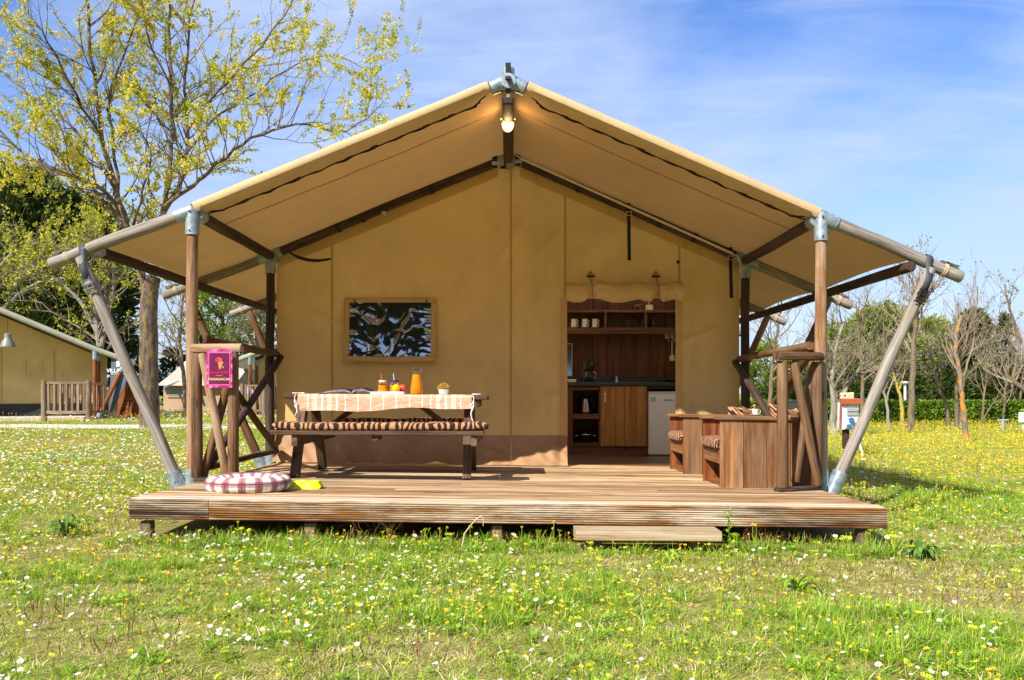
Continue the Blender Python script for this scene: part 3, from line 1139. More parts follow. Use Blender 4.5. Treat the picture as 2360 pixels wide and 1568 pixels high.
def pane_pt(u, v):
    x, z = lerp(WIN[0] - 0.005, WIN[1] + 0.005, u), lerp(WIN[2] - 0.005, WIN[3] + 0.005, v)
    e = 1 - min(1, 5 * min(u, 1 - u))
    d = 0.010 * nz3(x * 2.4, z * 2.8, 11) + 0.0016 * nz3(x * 8, z * 7, 3)
    d += 0.007 * (1 - abs(nz3(x * 3.0 + 3, z * 2.6 + x * 1.2, 8))) ** 9 + 0.003 * (1 - abs(nz3(x * 7, z * 6.5 - x * 2, 18))) ** 9
    d += 0.007 * e * nz3(x * 4, z * 22, 5)
    d += 0.010 * math.exp(-((u - 0.22 - 0.25 * (0.8 - v)) / 0.06) ** 2) * sstep(0.02, 0.5, 1 - v)
    d += 0.010 * math.exp(-((u - 0.78 + 0.35 * (0.8 - v)) / 0.05) ** 2) * sstep(0.02, 0.4, 1 - v)
    d += 0.004 * (1 - v) * nz3(x * 14, z * 12, 15)
    return Vector((x, flap_y(x, z) + 0.014 - d, z))


MB().grid(pane_pt, 120, 80).build('window_pane', M['vinyl'], tent)
bl = MB()
bl.grid(lambda u, v: Vector((lerp(WIN[0] - 0.06, WIN[1] + 0.06, u), YW + 0.06, lerp(WIN[2] - 0.06, WIN[3] + 0.06, v))), 2, 2)
M['dark_sheet'] = plain('black_backing', (0.01, 0.011, 0.013, 1), 0.8)
bl.build('window_backing', M['dark_sheet'], tent)
for px_ in (817, 983):
    tg = MB()
    c = P(px_, 703, YW - 0.04)
    tg.box(c, (0.07, 0.016, 0.016), 0.004, 0)
    tg.box(c + Vector((0, 0, 0.03)), (0.012, 0.006, 0.06), 0.002, 2)
    tg.build('window_toggle', M['black'], wf)

# rolled door curtain with two cords on diamond patches
rl = MB()
x0, x1 = pxx(1302), pxx(1568)


def roll_pt(u, v):
    x = lerp(x0, x1, u)
    a = 2 * math.pi * v
    cin = math.exp(-((x - pxx(1360)) / 0.045) ** 2) + math.exp(-((x - pxx(1510)) / 0.045) ** 2)
    wr_ = math.exp(-((x - pxx(1360)) / 0.13) ** 2) + math.exp(-((x - pxx(1510)) / 0.13) ** 2)
    r = 0.095 * (1 - 0.36 * cin) * (1 + 0.10 * nz3(x * 7, math.cos(a) * 1.2, math.sin(a) * 1.2) + 0.07 * nz3(x * 16, math.cos(a) * 3, math.sin(a) * 3 + 5) + 0.10 * wr_ * math.sin(a * 7 + x * 30))
    zc = pzz(672) - 0.03 * abs(math.sin(math.pi * (u * 3.1 + 0.1))) * (1 - cin)  + 0.012 * cin - 0.008 * nz3(x * 3, 1, 1)
    return Vector((x, YW - 0.105 + math.cos(a) * r, zc + math.sin(a) * r))


rl.grid(roll_pt, 110, 22)
for xe, u in ((x0, 0.0), (x1, 1.0)):
    ring = [roll_pt(u, i / 22) for i in range(22)]
    rl.add(ring, [tuple(range(22)) if u else tuple(range(21, -1, -1))])
M['curtain'] = canvas('curtain_canvas', lin('dcbd86'), 0.08, 0.10)
ro = rl.build('door_curtain', M['curtain'], tent)
for px_ in (1360, 1510):
    cd = MB()
    xc = pxx(px_)
    zc = pzz(672)
    cd.tube([Vector((xc, YW - 0.02, pzz(640)))] + [Vector((xc + 0.002 * i, YW - 0.105 - math.cos(a) * 0.07, zc + 0.006 + math.sin(a) * 0.074)) for i, a in enumerate([R(q) for q in (80, 50, 20, -10, -40, -70, -95)])], 0.006, 8)
    cd.build('tie_cord', M['skirt'], ro)
    pt = MB()
    zt = pzz(631)
    pt.poly([(xc - 0.045, YW - 0.024, zt - 0.03), (xc + 0.045, YW - 0.024, zt - 0.03), (xc, YW - 0.024, zt + 0.035)], (0, 0.016, 0))
    pt.build('cord_patch', M['skirt'], ro)
    tg = MB()
    tg.box((xc, YW - 0.036, zt - 0.036), (0.085, 0.018, 0.018), 0.004, 0)
    tg.build('cord_toggle', M['black'], ro)

# webbing straps hanging from the second rafter, white cable duct, and small fittings
def rafter2(px_):
    x = (px_ - CX) * Y2 / F
    return Vector((x, Y2, roof_z(x)))


for px_, ln, wbend in ((1447, 0.47, 0.0), (1680, 0.40, 0.0)):
    c = rafter2(px_)
    sm = MB()
    n = 10
    pts = [c + Vector((0, -0.055, 0.05)), c + Vector((0, -0.062, -0.04))] + [c + Vector((0.004 * nz3(i, px_, 0) * i, -0.05 - 0.004 * i, -0.08 - ln * i / n)) for i in range(n + 1)]
    vs_ = []
    for q in pts:
        vs_ += [q - Vector((0.018, 0, 0)), q + Vector((0.018, 0, 0))]
    sm.add(vs_, [(2 * i, 2 * i + 1, 2 * i + 3, 2 * i + 2) for i in range(len(pts) - 1)])
    so = sm.build('strap', M['black'], tent, mods=[('SOLIDIFY', dict(thickness=0.003))])
    bk = MB()
    bc = c + Vector((0, -0.068, -0.06))
    bk.box(bc + Vector((-0.024, 0, 0)), (0.008, 0.02, 0.05), 0.002, 2)
    bk.box(bc + Vector((0.024, 0, 0)), (0.008, 0.02, 0.05), 0.002, 2)
    bk.box(bc + Vector((0, 0, 0.018)), (0.05, 0.012, 0.008), 0.002, 0)
    bk.box(bc + Vector((0, 0, -0.018)), (0.05, 0.012, 0.008), 0.002, 0)
    bk.build('buckle', M['steel'], so)
# the strap blown across at the other corner
sm = MB()
pts = [P(655, 570, 9.1), P(668, 585, 9.08), P(690, 594, 9.05), P(715, 600, 9.03), P(740, 602, 9.03), P(766, 596, 9.03)]
pts2 = [P(660, 578, 9.1), P(685, 596, 9.06), P(712, 602, 9.04), P(742, 603, 9.04)]
for pp in (pts, pts2):
    vs_ = []
    for q in pp:
        vs_ += [q + Vector((0, -0.016, 0.012)), q + Vector((0, 0.016, -0.012))]
    sm.add(vs_, [(2 * i, 2 * i + 1, 2 * i + 3, 2 * i + 2) for i in range(len(pp) - 1)])
sm.build('strap', M['black'], tent, mods=[('SOLIDIFY', dict(thickness=0.004)), ('SUBSURF', dict(levels=2, render_levels=2))])
for px_ in (1140, 1193):
    c = rafter2(px_)
    bk = MB()
    bk.box(c + Vector((0, -0.06, 0.0)), (0.05, 0.012, 0.13), 0.003, 2)
    bo = bk.build('strap', M['black'], tent)
    b2 = MB()
    b2.box(c + Vector((0, -0.072, -0.02)), (0.06, 0.016, 0.04), 0.003, 0)
    b2.build('buckle', M['steel'], bo)
for px_ in (835, 885, 993, 1335, 1520, 1600, 780):
    c = rafter2(px_)
    bk = MB()
    dn = Vector((1, 0, -0.43 if px_ > CX else 0.41)).normalized()
    bk.tube([c - dn * 0.024, c + dn * 0.024], 0.0495, 16)
    bo = bk.build('webbing_loop', M['black'], tent)
    if px_ == 885:
        b2 = MB()
        b2.box(c + Vector((0.01, -0.06, -0.06)), (0.05, 0.02, 0.045), 0.003, 0)
        b2.build('buckle', M['steel'], bo)
dc = MB()
a, b = P(1200, 366, Y2 - 0.075), P(1688, 585, Y2 - 0.075)
dc.beam(a, b, 0.022, 0.022, bev=0.003)
dc.tube([a, P(1180, 352, Y2 - 0.1), P(1170, 345, Y2 - 0.12)], 0.007, 8)
dc.tube([b, b + Vector((0.06, -0.02, -0.04)), b + Vector((0.075, -0.02, -0.13)), b + Vector((0.09, -0.01, -0.25))], 0.006, 8)
dc.build('cable_duct', M['cream'], tent)
bk = MB()
c = P(1166, 382, YW - 0.03)
bk.poly([c + Vector((-0.075, 0, 0.04)), c + Vector((-0.06, 0, -0.03)), c + Vector((0.06, 0, -0.03)), c + Vector((0.075, 0, 0.04)), c + Vector((0, 0, 0.075))], (0, 0.02, 0))
bk.build('ridge_vent', M['black'], tent)
bk = MB()
bk.tube([P(1562, 604, YW - 0.03), P(1562, 604, YW)], 0.018, 10)
bk.build('grommet', M['black'], tent)

# lamp on the ridge beam
lamp = thing('bulkhead_lamp', P(1170, 285, 7.75), 'round caged porch lamp, lit, hanging under the ridge beam', 'lamp')
lc_ = P(1170, 284, 7.72)
m = MB()
m.lathe(lc_ + Vector((0, 0, 0.03)), [(0.0, 0.046), (0.036, 0.043), (0.046, 0.026), (0.046, 0.0)], 20)
m.build('lamp_base', M['cream'], lamp)
t = NT('lit_lamp_glass')
t.set(Base_Color=(1, 0.85, 0.55, 1), Roughness=0.3)
t.b.inputs['Emission Color'].default_value = (1.0, 0.62, 0.22, 1)
t.b.inputs['Emission Strength'].default_value = 2.6
M['lampglass'] = t.m
m = MB()
m.lathe(lc_ + Vector((0, 0, -0.03)), [(0.0, -0.042), (0.024, -0.038), (0.038, -0.022), (0.042, 0.0), (0.042, 0.058)], 20)
m.build('lamp_glass', M['lampglass'], lamp)
m = MB()
for a0 in (0, 60, 120):
    ca, sa_ = math.cos(R(a0)), math.sin(R(a0))
    m.tube([lc_ + Vector((ca * 0.051 * math.cos(b), sa_ * 0.051 * math.cos(b), 0.0 + 0.08 * (math.sin(b) if math.sin(b) < 0 else math.sin(b) * 0.4))) for b in [R(x) for x in range(-190, 11, 20)]], 0.004, 6)
m.tube([lc_ + Vector((0.052 * math.cos(b), 0.052 * math.sin(b), 0)) for b in [R(x) for x in range(0, 361, 24)]], 0.004, 6, False)
for s in (-1, 1):
    m.tube([lc_ + Vector((0.046 * s, 0, 0.035)), lc_ + Vector((0.066 * s, 0, 0.035))], 0.01, 8)
m.build('lamp_cage', M['cream'], lamp)
m = MB()
m.beam(lc_ + Vector((0.0, 0.03, 0.03)), P(1169, 350, Y2 - 0.1) + Vector((0, 0, 0.03)), 0.02, 0.02)
m.build('cable_duct', M['cream'], lamp)
pl = bpy.data.lights.new('lamp_bulb', 'POINT')
pl.energy = 3.5
pl.color = (1, 0.66, 0.32)
pl.shadow_soft_size = 0.05
po = bpy.data.objects.new('lamp_bulb', pl)
COL.objects.link(po)
finish(po, lamp, lc_ + Vector((0, -0.1, -0.05)))
# ------------------------------------------------------------------ railings beside the porch
rnd.seed(21)


def railing(s, label):
    J = LJ if s < 0 else RJ
    x = J[0] - s * 0.075
    zt = 1.405 if s < 0 else 1.352
    zb = 0.40 if s < 0 else 0.36
    r = thing('porch_railing', (x, 8.0, 0.28), label, 'railing', 'railings at the two porch sides')
    m = M['log']
    MB().log((x, Y1 + 0.02, zt + 0.02), (x, Y2 - 0.03, zt), 0.036, 0.034, bend=0.01).build('top_rail', m, r)
    MB().log((x, Y1 + 0.06, zb), (x, Y2 - 0.03, zb), 0.026, 0.026, bend=0.01).build('bottom_rail', M['log_dark'], r)
    MB().log((x + 0.012 * s, Y1 + 0.05, zt - 0.03), (x + 0.012 * s, Y2 - 0.05, zb + 0.03), 0.034, 0.034).build('brace', m, r)
    MB().log((x - 0.045 * s, Y1 + 0.05, zb + 0.03), (x - 0.045 * s, Y2 - 0.05, zt - 0.03), 0.034, 0.034).build('brace', M['log_dark'], r)
    # short return at the front
    if s < 0:
        a, b = Vector((-2.46, 6.88, 0)), Vector((-2.163, 6.84, 0))
    else:
        a, b = Vector((2.365, 6.84, 0)), Vector((2.035, 6.63, 0))
    za, zb_ = zd(a.x, a.y), zd(b.x, b.y)
    ztop = zt - 0.075 if s < 0 else 1.262
    da = (b - a).normalized()
    MB().log((b.x, b.y, zb_ + 0.03), (b.x, b.y, ztop - 0.02), 0.043, 0.041, wob=0.06).build('post', m, r)
    MB().log((a.x, a.y + 0.0, za + 0.03), (a.x, a.y, ztop - 0.02), 0.044, 0.04, wob=0.04).build('post', m, r)
    tr = MB()
    tr.log((a.x - da.x * 0.04, a.y, ztop + 0.012), (b.x + da.x * 0.07, b.y + da.y * 0.07, ztop + 0.012), 0.042, 0.042)
    tr.v = [(p[0], p[1], max(p[2], ztop - 0.012)) for p in tr.v]
    tr.build('cap_rail', M['log_pale'] if s < 0 else m, r)
    bo = MB()
    bo.log((a.x, a.y - 0.03, za + 0.012), (b.x + da.x * 0.06, b.y - 0.03, zb_ + 0.012), 0.04, 0.04)
    bo.v = [(p[0], p[1], min(max(p[2], zd(p[0], p[1]) + 0.002), zd(p[0], p[1]) + 0.034)) for p in bo.v]
    bo.build('sill_board', M['log_dark'], r)
    if s < 0:
        l0, l1 = P(466, 815, 6.86), P(522, 1094, 6.84)
        k0, k1 = P(532, 860, 6.93), P(468, 1099, 6.93)
    else:
        l0, l1 = P(1829, 836, 6.66), P(1886, 1118, 6.78)
        k0, k1 = P(1874, 836, 6.9), P(1832, 1112, 6.74)
    MB().log(l0, l1, 0.033, 0.033, wob=0.08).build('brace', M['log_pale'] if s < 0 else m, r)
    MB().log(k0, k1, 0.033, 0.033, wob=0.08).build('brace', m, r)
    return r


railing(-1, 'rough log railing with crossed braces behind the pink sign')
railing(1, 'rough log railing with crossed braces beside the wooden armchairs')

# ------------------------------------------------------------------ sign
t = NT('sign_border')
nzs = t.n('ShaderNodeTexVoronoi', {'Vector': t.geo((1, 1, 1)), 'Scale': 30.0})
t.set(Base_Color=t.ramp(t.n('ShaderNodeSeparateColor', {0: nzs.outputs['Color']}).outputs[0], [(0.0, lin('8c1258')), (0.5, lin('c02f7e')), (1.0, lin('dd86b4'))]), Roughness=0.35)
M['sign_border'] = t.m
M['sign_dark'] = plain('sign_maroon', lin('641a44'), 0.35, var=0.15, scale=18)
M['sign_pink'] = plain('sign_pink', lin('d863a4'), 0.35)
M['sign_red'] = plain('sign_red', lin('d8244e'), 0.4)
M['sign_sand'] = plain('sign_sand', lin('f0cf96'), 0.4)
M['sign_coral'] = plain('sign_coral', lin('e2553f'), 0.4)
M['sign_orange'] = plain('sign_orange', lin('ee8a52'), 0.4)
YS = 6.745
sgn = thing('sign_board', P(505, 894, YS), 'pink and maroon sign with a map of Africa on the log railing', 'sign')
q = lambda px, py, dy=0.0: P(px, py, YS) + Vector((0, dy, 0))


def panel(name, x0, x1, y0, y1, dy, mat, par=sgn, th=0.0025):
    a, b = q(x0, y1, dy), q(x1, y0, dy)
    MB().poly([(a.x, a.y, a.z), (b.x, a.y, a.z), (b.x, a.y, b.z), (a.x, a.y, b.z)], (0, th, 0)).build(name, mat, par, smooth=False, fix=True)


panel('sign_plate', 475.5, 534.8, 805.5, 893.8, 0.0, M['sign_border'], th=0.006)
panel('sign_line', 480, 530.5, 811, 888.5, -0.002, M['sign_pink'])
panel('sign_field', 482.2, 528.2, 814, 885.5, -0.004, M['sign_dark'])
AF = [(0.30, 1.0), (0.52, 0.99), (0.60, 0.93), (0.74, 0.94), (0.80, 0.78), (0.86, 0.66), (1.0, 0.62), (0.94, 0.52), (0.80, 0.38), (0.80, 0.24), (0.70, 0.16), (0.62, 0.02), (0.52, 0.0), (0.46, 0.12), (0.42, 0.28), (0.44, 0.40), (0.36, 0.52), (0.34, 0.58), (0.12, 0.58), (0.0, 0.70), (0.04, 0.84), (0.18, 0.97)]
cut = 0.60


def africa(pts, mat, name):
    o = []
    for a, b in pts:
        o.append(q(496 + a * 19, 852 - b * 28.5, -0.0055))
    MB().poly(o, (0, 0.0012, 0)).build(name, mat, sgn, smooth=False, fix=True)


africa([p for p in AF if p[1] <= 0.62], M['sign_orange'], 'map_emblem')
africa([(0.12, 0.625), (0.0, 0.70), (0.04, 0.84), (0.18, 0.97), (0.30, 1.0), (0.42, 0.995), (0.42, 0.625)], M['sign_red'], 'map_emblem')
africa([(0.44, 0.625), (0.44, 0.99), (0.52, 0.99), (0.60, 0.93), (0.74, 0.94), (0.80, 0.78), (0.86, 0.66), (0.9, 0.625)], M['sign_coral'], 'map_emblem')
africa([(0.90, 0.20), (1.0, 0.30), (0.98, 0.14), (0.92, 0.08)], M['sign_sand'], 'map_emblem')
MM = F / YS
text_mesh(None, 'SAFARI HOME', 7.0 / MM, q(505.2, 859.5, -0.0062), (1, 0, 0), (0, 0, 1), M['sign_red'], 'lettering', sgn, bold=0.0003)
text_mesh(None, 'MADAGASCAR', 7.5 / MM, q(505.2, 874.5, -0.0062), (1, 0, 0), (0, 0, 1), M['sign_sand'], 'lettering', sgn, bold=0.0003)
panel('sign_rule', 497.5, 513, 865.6, 866.5, -0.0055, M['sign_orange'], th=0.001)

# ------------------------------------------------------------------ picnic table
def tint_mesh(o, vals, dom='FACE'):
    a = o.data.attributes.new('tint', 'FLOAT', dom)
    a.data.foreach_set('value', np.array(vals, dtype=np.float32))


rnd.seed(31)
ZT = 0.988
tx0, tx1 = -1.925, -0.212
pt_ = thing('picnic_table', (-1.07, 7.8, zd(-1.07, 7.8)), 'dark wooden picnic table with attached benches on the deck', 'table')
for i in range(5):
    yy = 7.45 + 0.07 + i * 0.143
    MB().beam((tx0, yy, ZT - 0.019 + 0.012 * 0), (tx1, yy, ZT - 0.019 - 0.012), 0.136, 0.036, bev=0.006).build('tabletop_plank', M['table'], pt_)
ZB = 0.706
for yb in (7.03, 7.165, 8.32, 8.455):
    MB().beam((tx0 + 0.01, yb, ZB - 0.02), (tx1 - 0.015, yb, ZB - 0.026), 0.125, 0.04, bev=0.006).build('bench_plank', M['table'], pt_)
for lx in (-1.80, -0.375):
    zf = zd(lx, 7.3)
    zr = zd(lx, 8.4)
    MB().beam((lx, 7.30, zf), (lx, 7.63, ZT - 0.045), 0.07, 0.085, (0, 1, 0)).build('leg', M['table'], pt_)
    MB().beam((lx, 8.38, zr), (lx, 8.02, ZT - 0.045), 0.07, 0.085, (0, 1, 0)).build('leg', M['table'], pt_)
    MB().beam((lx + 0.072, 6.99, ZB - 0.085), (lx + 0.072, 8.5, ZB - 0.09), 0.045, 0.085).build('cross_beam', M['table'], pt_)
    MB().beam((lx + 0.072, 7.47, ZT - 0.075), (lx + 0.072, 8.14, ZT - 0.075), 0.045, 0.07).build('cross_beam', M['table'], pt_)
    sgx = 1 if lx < -1 else -1
    MB().beam((lx + 0.1 * sgx, 7.8, ZB - 0.07), (lx + 0.5 * sgx, 7.8, ZT - 0.05), 0.045, 0.07, (0, 1, 0)).build('brace', M['table'], pt_)
MB().beam((-1.09, 7.0, ZB - 0.06), (-1.09, 7.22, ZB - 0.06), 0.05, 0.045).build('cleat', M['table'], pt_)
MB().beam((-1.09, 8.28, ZB - 0.06), (-1.09, 8.5, ZB - 0.06), 0.05, 0.045).build('cleat', M['table'], pt_)

# zebra-print stuff
t = NT('tiger_print_cloth')
lv = t.lc((1, 1, 1), rand=True)
dn = t.n('ShaderNodeTexNoise', {'Vector': lv, 'Scale': 7.0, 'Detail': 2.0})
dv = t.n('ShaderNodeVectorMath', {0: t.n('ShaderNodeVectorMath', {0: dn.outputs['Color'], 1: (0.5, 0.5, 0.5)}, operation='SUBTRACT').outputs[0], 'Scale': 0.16}, operation='SCALE').outputs[0]
vv_ = t.n('ShaderNodeVectorMath', {0: lv, 1: dv}, operation='ADD').outputs[0]
wvz = t.n('ShaderNodeTexWave', {'Vector': vv_, 'Scale': 6.2, 'Distortion': 1.6, 'Detail': 1.0, 'Detail Scale': 1.2}, bands_direction='X')
zc = t.ramp(wvz.outputs['Fac'], [(0.50, lin('2a1512')), (0.58, lin('c08a5c'))])
fz = t.noise(t.geo(), 250, 3)
t.set(Base_Color=t.mix(0.25, zc, t.ramp(fz, [(0.3, (0.3, 0.3, 0.3, 1)), (0.7, (1, 1, 1, 1))]), 'MULTIPLY'), Roughness=0.95)
t.b.inputs['Sheen Weight'].default_value = 0.04
t.bump(fz, 0.4, 0.004)
M['tiger'] = t.m


def cushion(name, x0, x1, y0, y1, z, h, label, group=None, seed=0):
    """Long flat seat cushion with rolled edges."""
    m = MB()

    def shell(u, v):
        # v runs round the cross-section
        x = lerp(x0, x1, u)
        a = 2 * math.pi * v
        e = min(1, (min(u, 1 - u) * (x1 - x0)) / 0.05) ** 0.5
        cy, cs = (y0 + y1) / 2, math.cos(a)
        sy = (y1 - y0) / 2
        yy = cy + sy * (abs(cs) ** 0.35) * (1 if cs > 0 else -1) * (0.9 + 0.1 * e)
        sn = math.sin(a)
        zz = z + h / 2 + (h / 2) * (abs(sn) ** 0.6) * (1 if sn > 0 else -1) * (0.35 + 0.65 * e)
        zz += 0.008 * nz3(x * 6, yy * 6, seed) * (1 if sn > 0 else 0.0)
        if u < 0.12 or u > 0.9:
            zz += 0.022 * (1 - e) * 0 + 0.012 * sstep(0.12, 0, u) + 0.01 * sstep(0.9, 1, u)
        return Vector((x, yy, zz))
    m.grid(shell, 90, 28, lambda u, v: (lerp(x0, x1, u) + seed, 0.26 * v + seed, 0))
    r0 = [shell(0, i / 28) for i in range(28)]
    r1 = [shell(1, i / 28) for i in range(28)]
    m.add(r0, [tuple(range(28))])
    m.add(r1, [tuple(range(27, -1, -1))])
    return m.build(name, M['tiger'], None, label=label, cat='cushion', group=group)


cushion('seat_cushion', -1.90, -0.205, 6.955, 7.235, ZB - 0.004, 0.062, 'long tiger-print cushion on the front bench of the picnic table', 'bench cushions', 1.0)
cushion('seat_cushion', -1.66, -0.36, 8.255, 8.52, ZB - 0.004, 0.06, 'long tiger-print cushion on the rear bench by the canvas wall', 'bench cushions', 4.0)

# tablecloth: peach with woven white stripes
CR4 = lambda x: (1000 + x * 1050 / 2360) / 1.7363
strp = []
for c in (520, 855, 970, 1085, 1200, 1315, 1433, 1548, 1625, 1893):
    strp.append((c - 3.6, c + 3.6))
for c in (648, 780, 1760):
    strp.append((c - 7, c + 7))
for c0 in (566, 698, 1676, 1815):
    for k in range(4):
        strp.append((c0 + k * 10 - 2.2, c0 + k * 10 + 2.2))
xpx = lambda c: (CR4(c) - CX) * 7.44 / F
cx0, cx1 = xpx(425), xpx(1992)
edges = sorted({cx0, cx1} | {xpx(a) for a, b in strp} | {xpx(b) for a, b in strp})
xsC = []
for a, b in zip(edges, edges[1:]):
    n = max(1, int((b - a) / 0.02))
    xsC += [a + (b - a) * i / n for i in range(n)]
xsC.append(cx1)
sspan = [(xpx(a), xpx(b)) for a, b in strp]
NVc = 22
cm = MB()
tv = []
vgrid = []
for x in xsC:
    u = (x - cx0) / (cx1 - cx0)
    drop = 0.142 - 0.03 * sstep(0.25, 0.7, u) + 0.006 * math.sin(x * 9) + 0.006 * nz3(x * 5, 0, 3)
    zt_ = ZT + 0.003 - 0.007 * (x - tx0)
    col = []
    for j in range(NVc + 1):
        v = j / NVc
        if v < 0.5:
            s_ = v / 0.5
            yy = lerp(8.12, 7.452, s_)
            zz = zt_ + 0.003 + 0.003 * nz3(x * 5, yy * 5, 3)
        else:
            s_ = (v - 0.5) / 0.5
            dd = drop * s_
            yy = 7.452 - 0.012 * min(1, s_ * 6) - 0.012 * nz3(x * 3.3 + 1, s_ * 1.2, 8) * s_ - 0.01 * nz3(x * 11, s_ * 3.5, 2) * s_
            zz = zt_ - dd
        col.append((x + 0.004 * nz3(x * 3, v * 7, 4), yy, zz))
    vgrid.append(col)
n1 = NVc + 1
cm.add([p for c in vgrid for p in c], [])
for i in range(len(xsC) - 1):
    xm = (xsC[i] + xsC[i + 1]) / 2
    st = any(a <= xm <= b for a, b in sspan)
    for j in range(NVc):
        cm.f.append((i * n1 + j, i * n1 + j + 1, (i + 1) * n1 + j + 1, (i + 1) * n1 + j))
        tv.append(1.0 if st else (0.5 if j >= NVc - 1 else 0.0))
t = NT('peach_cotton')
at_ = t.n('ShaderNodeAttribute', attribute_name='tint')
wz_ = t.noise(t.geo((1, 1, 4)), 28, 4)
pc = t.ramp(wz_, [(0.3, lin('dd9a7c')), (0.7, lin('ecb498'))])
t.set(Base_Color=t.mix(t.ramp(at_.outputs['Fac'], [(0.7, (0, 0, 0, 1)), (0.8, (1, 1, 1, 1))]), pc, lin('f0e6dc')), Roughness=0.95)
t.b.inputs['Specular IOR Level'].default_value = 0.1
t.bump(wz_, 0.6, 0.012)
M['peach'] = t.m
clo = cm.build('tablecloth', M['peach'], None, label='peach tablecloth with white stripes and tassels on the picnic table', cat='tablecloth')
if len(clo.data.polygons) == len(tv):
    tint_mesh(clo, tv)
M['tassel'] = plain('white_cotton', (0.75, 0.73, 0.7, 1), 0.95)
rnd.seed(4)
for xe, s in ((cx0, -1), (cx1, 1)):
    for k in range(7):
        yy = 7.44 + (0 if k < 3 else 0.09 * (k - 2))
        zz = ZT + 0.004 - 0.007 * (xe - tx0) - (0.045 * k if k < 3 else 0)
        ln = rnd.uniform(0.09, 0.15)
        m = MB()
        pts = []
        for i in range(7):
            a = i / 6
            if k < 3:
                pts.append(Vector((xe + s * (0.012 * math.sin(a * 5 + k) + 0.008), yy - 0.012 - 0.004 * k, zz - ln * a)))
            else:
                pts.append(Vector((xe + s * 0.06 * min(1, a * 2.2), yy + 0.012 * math.sin(a * 6 + k), zz + 0.008 - (0.11 * max(0, a - 0.5) if xe > -1 else 0.0) * 0)))
        m.tube(pts, [0.004, 0.0055, 0.004, 0.005, 0.004, 0.006, 0.002], 6)
        m.build('tassel', M['tassel'], clo)

# things on the table
TC = lambda x: (1350 + x / 3.9333) / 1.7363
ZTT = ZT + 0.004
ztop = lambda x: ZTT + 0.002 - 0.007 * (x - tx0)


def tpx(x, Y):
    return (TC(x) - CX) * Y / F


M['page'] = plain('glossy_pages', lin('b9c2d6'), 0.25, var=0.2, scale=14)
M['navy'] = plain('navy_print', lin('1c2238'), 0.3, var=0.3, scale=10)
xm = (P(815, 0, 7.66).x)
mag = thing('open_magazine', (xm, 7.66, ztop(xm)), 'open magazine with curled pages lying on the tablecloth', 'magazine')
for s, nm in ((-1, 'M'), (1, 'N')):
    for lay in range(3):
        m = MB()

        def pg(u, v):
            xx = 0.26 * u * (1 - 0.03 * lay)
            zz = 0.006 + 0.048 * (math.sin(math.pi * min(1, u * 0.98) ** 0.62)) * (0.75 if s < 0 else 1.0) * (0.55 + 0.225 * lay) + 0.002 * lay
            return Vector((xm + s * xx * (1.15 if s < 0 else 0.88), 7.54 + 0.25 * v + 0.02 * s * u, ztop(xm) + zz * (1 - 0.85 * u ** 4)))
        m.grid(pg, 24, 3)
        m.build('page' if lay else 'cover', M['page'] if lay < 2 else M['navy'], mag, mods=[('SOLIDIFY', dict(thickness=0.0025))])

YJ = 7.56
x0, x1 = tpx(527, YJ), tpx(1042, YJ)
tray = MB()
zt_ = ztop(x0)
tray.box(((x0 + x1) / 2, YJ + 0.07, zt_ + 0.009), (x1 - x0, 0.2, 0.016), 0.004, 0)
for yy in (YJ - 0.03, YJ + 0.17):
    tray.box(((x0 + x1) / 2, yy, zt_ + 0.011), (x1 - x0 + 0.002, 0.008, 0.022), 0.002, 0)
tray.build('serving_tray', M['white'], None, label='flat white tray under the juice jars and fruit', cat='tray')


def glassmat(name, tint=(1, 1, 1, 1), rough=0.0):
    t = NT(name)
    t.set(Base_Color=tint, Roughness=rough)
    t.b.inputs['Transmission Weight'].default_value = 1.0
    t.b.inputs['IOR'].default_value = 1.3
    tp = t.n('ShaderNodeBsdfTransparent', {'Color': tint})
    ms = t.n('ShaderNodeMixShader', {0: 0.55})
    t.t.links.new(t.b.outputs[0], ms.inputs[1])
    t.t.links.new(tp.outputs[0], ms.inputs[2])
    t.t.links.new(ms.outputs[0], t.out.inputs[0])
    return t.m


M['glass'] = glassmat('clear_glass', (0.93, 0.95, 0.94, 1))
t = NT('orange_juice')
t.set(Base_Color=lin('f09208'), Roughness=0.2)
t.b.inputs['Subsurface Weight'].default_value = 0.4
t.b.inputs['Subsurface Radius'].default_value = (0.02, 0.01, 0.003)
M['juice'] = t.m
M['lid_pink'] = plain('pale_pink_tin', lin('e6c4c0'), 0.4, var=0.2, scale=90)
M['lid_purple'] = plain('purple_tin', lin('4a1d72'), 0.35)
M['straw_red'] = plain('red_straw', lin('b8605a'), 0.4)
M['straw_mint'] = plain('mint_straw', lin('8ad8c4'), 0.4)
M['straw_blue'] = plain('blue_straw', lin('3a78b8'), 0.4)


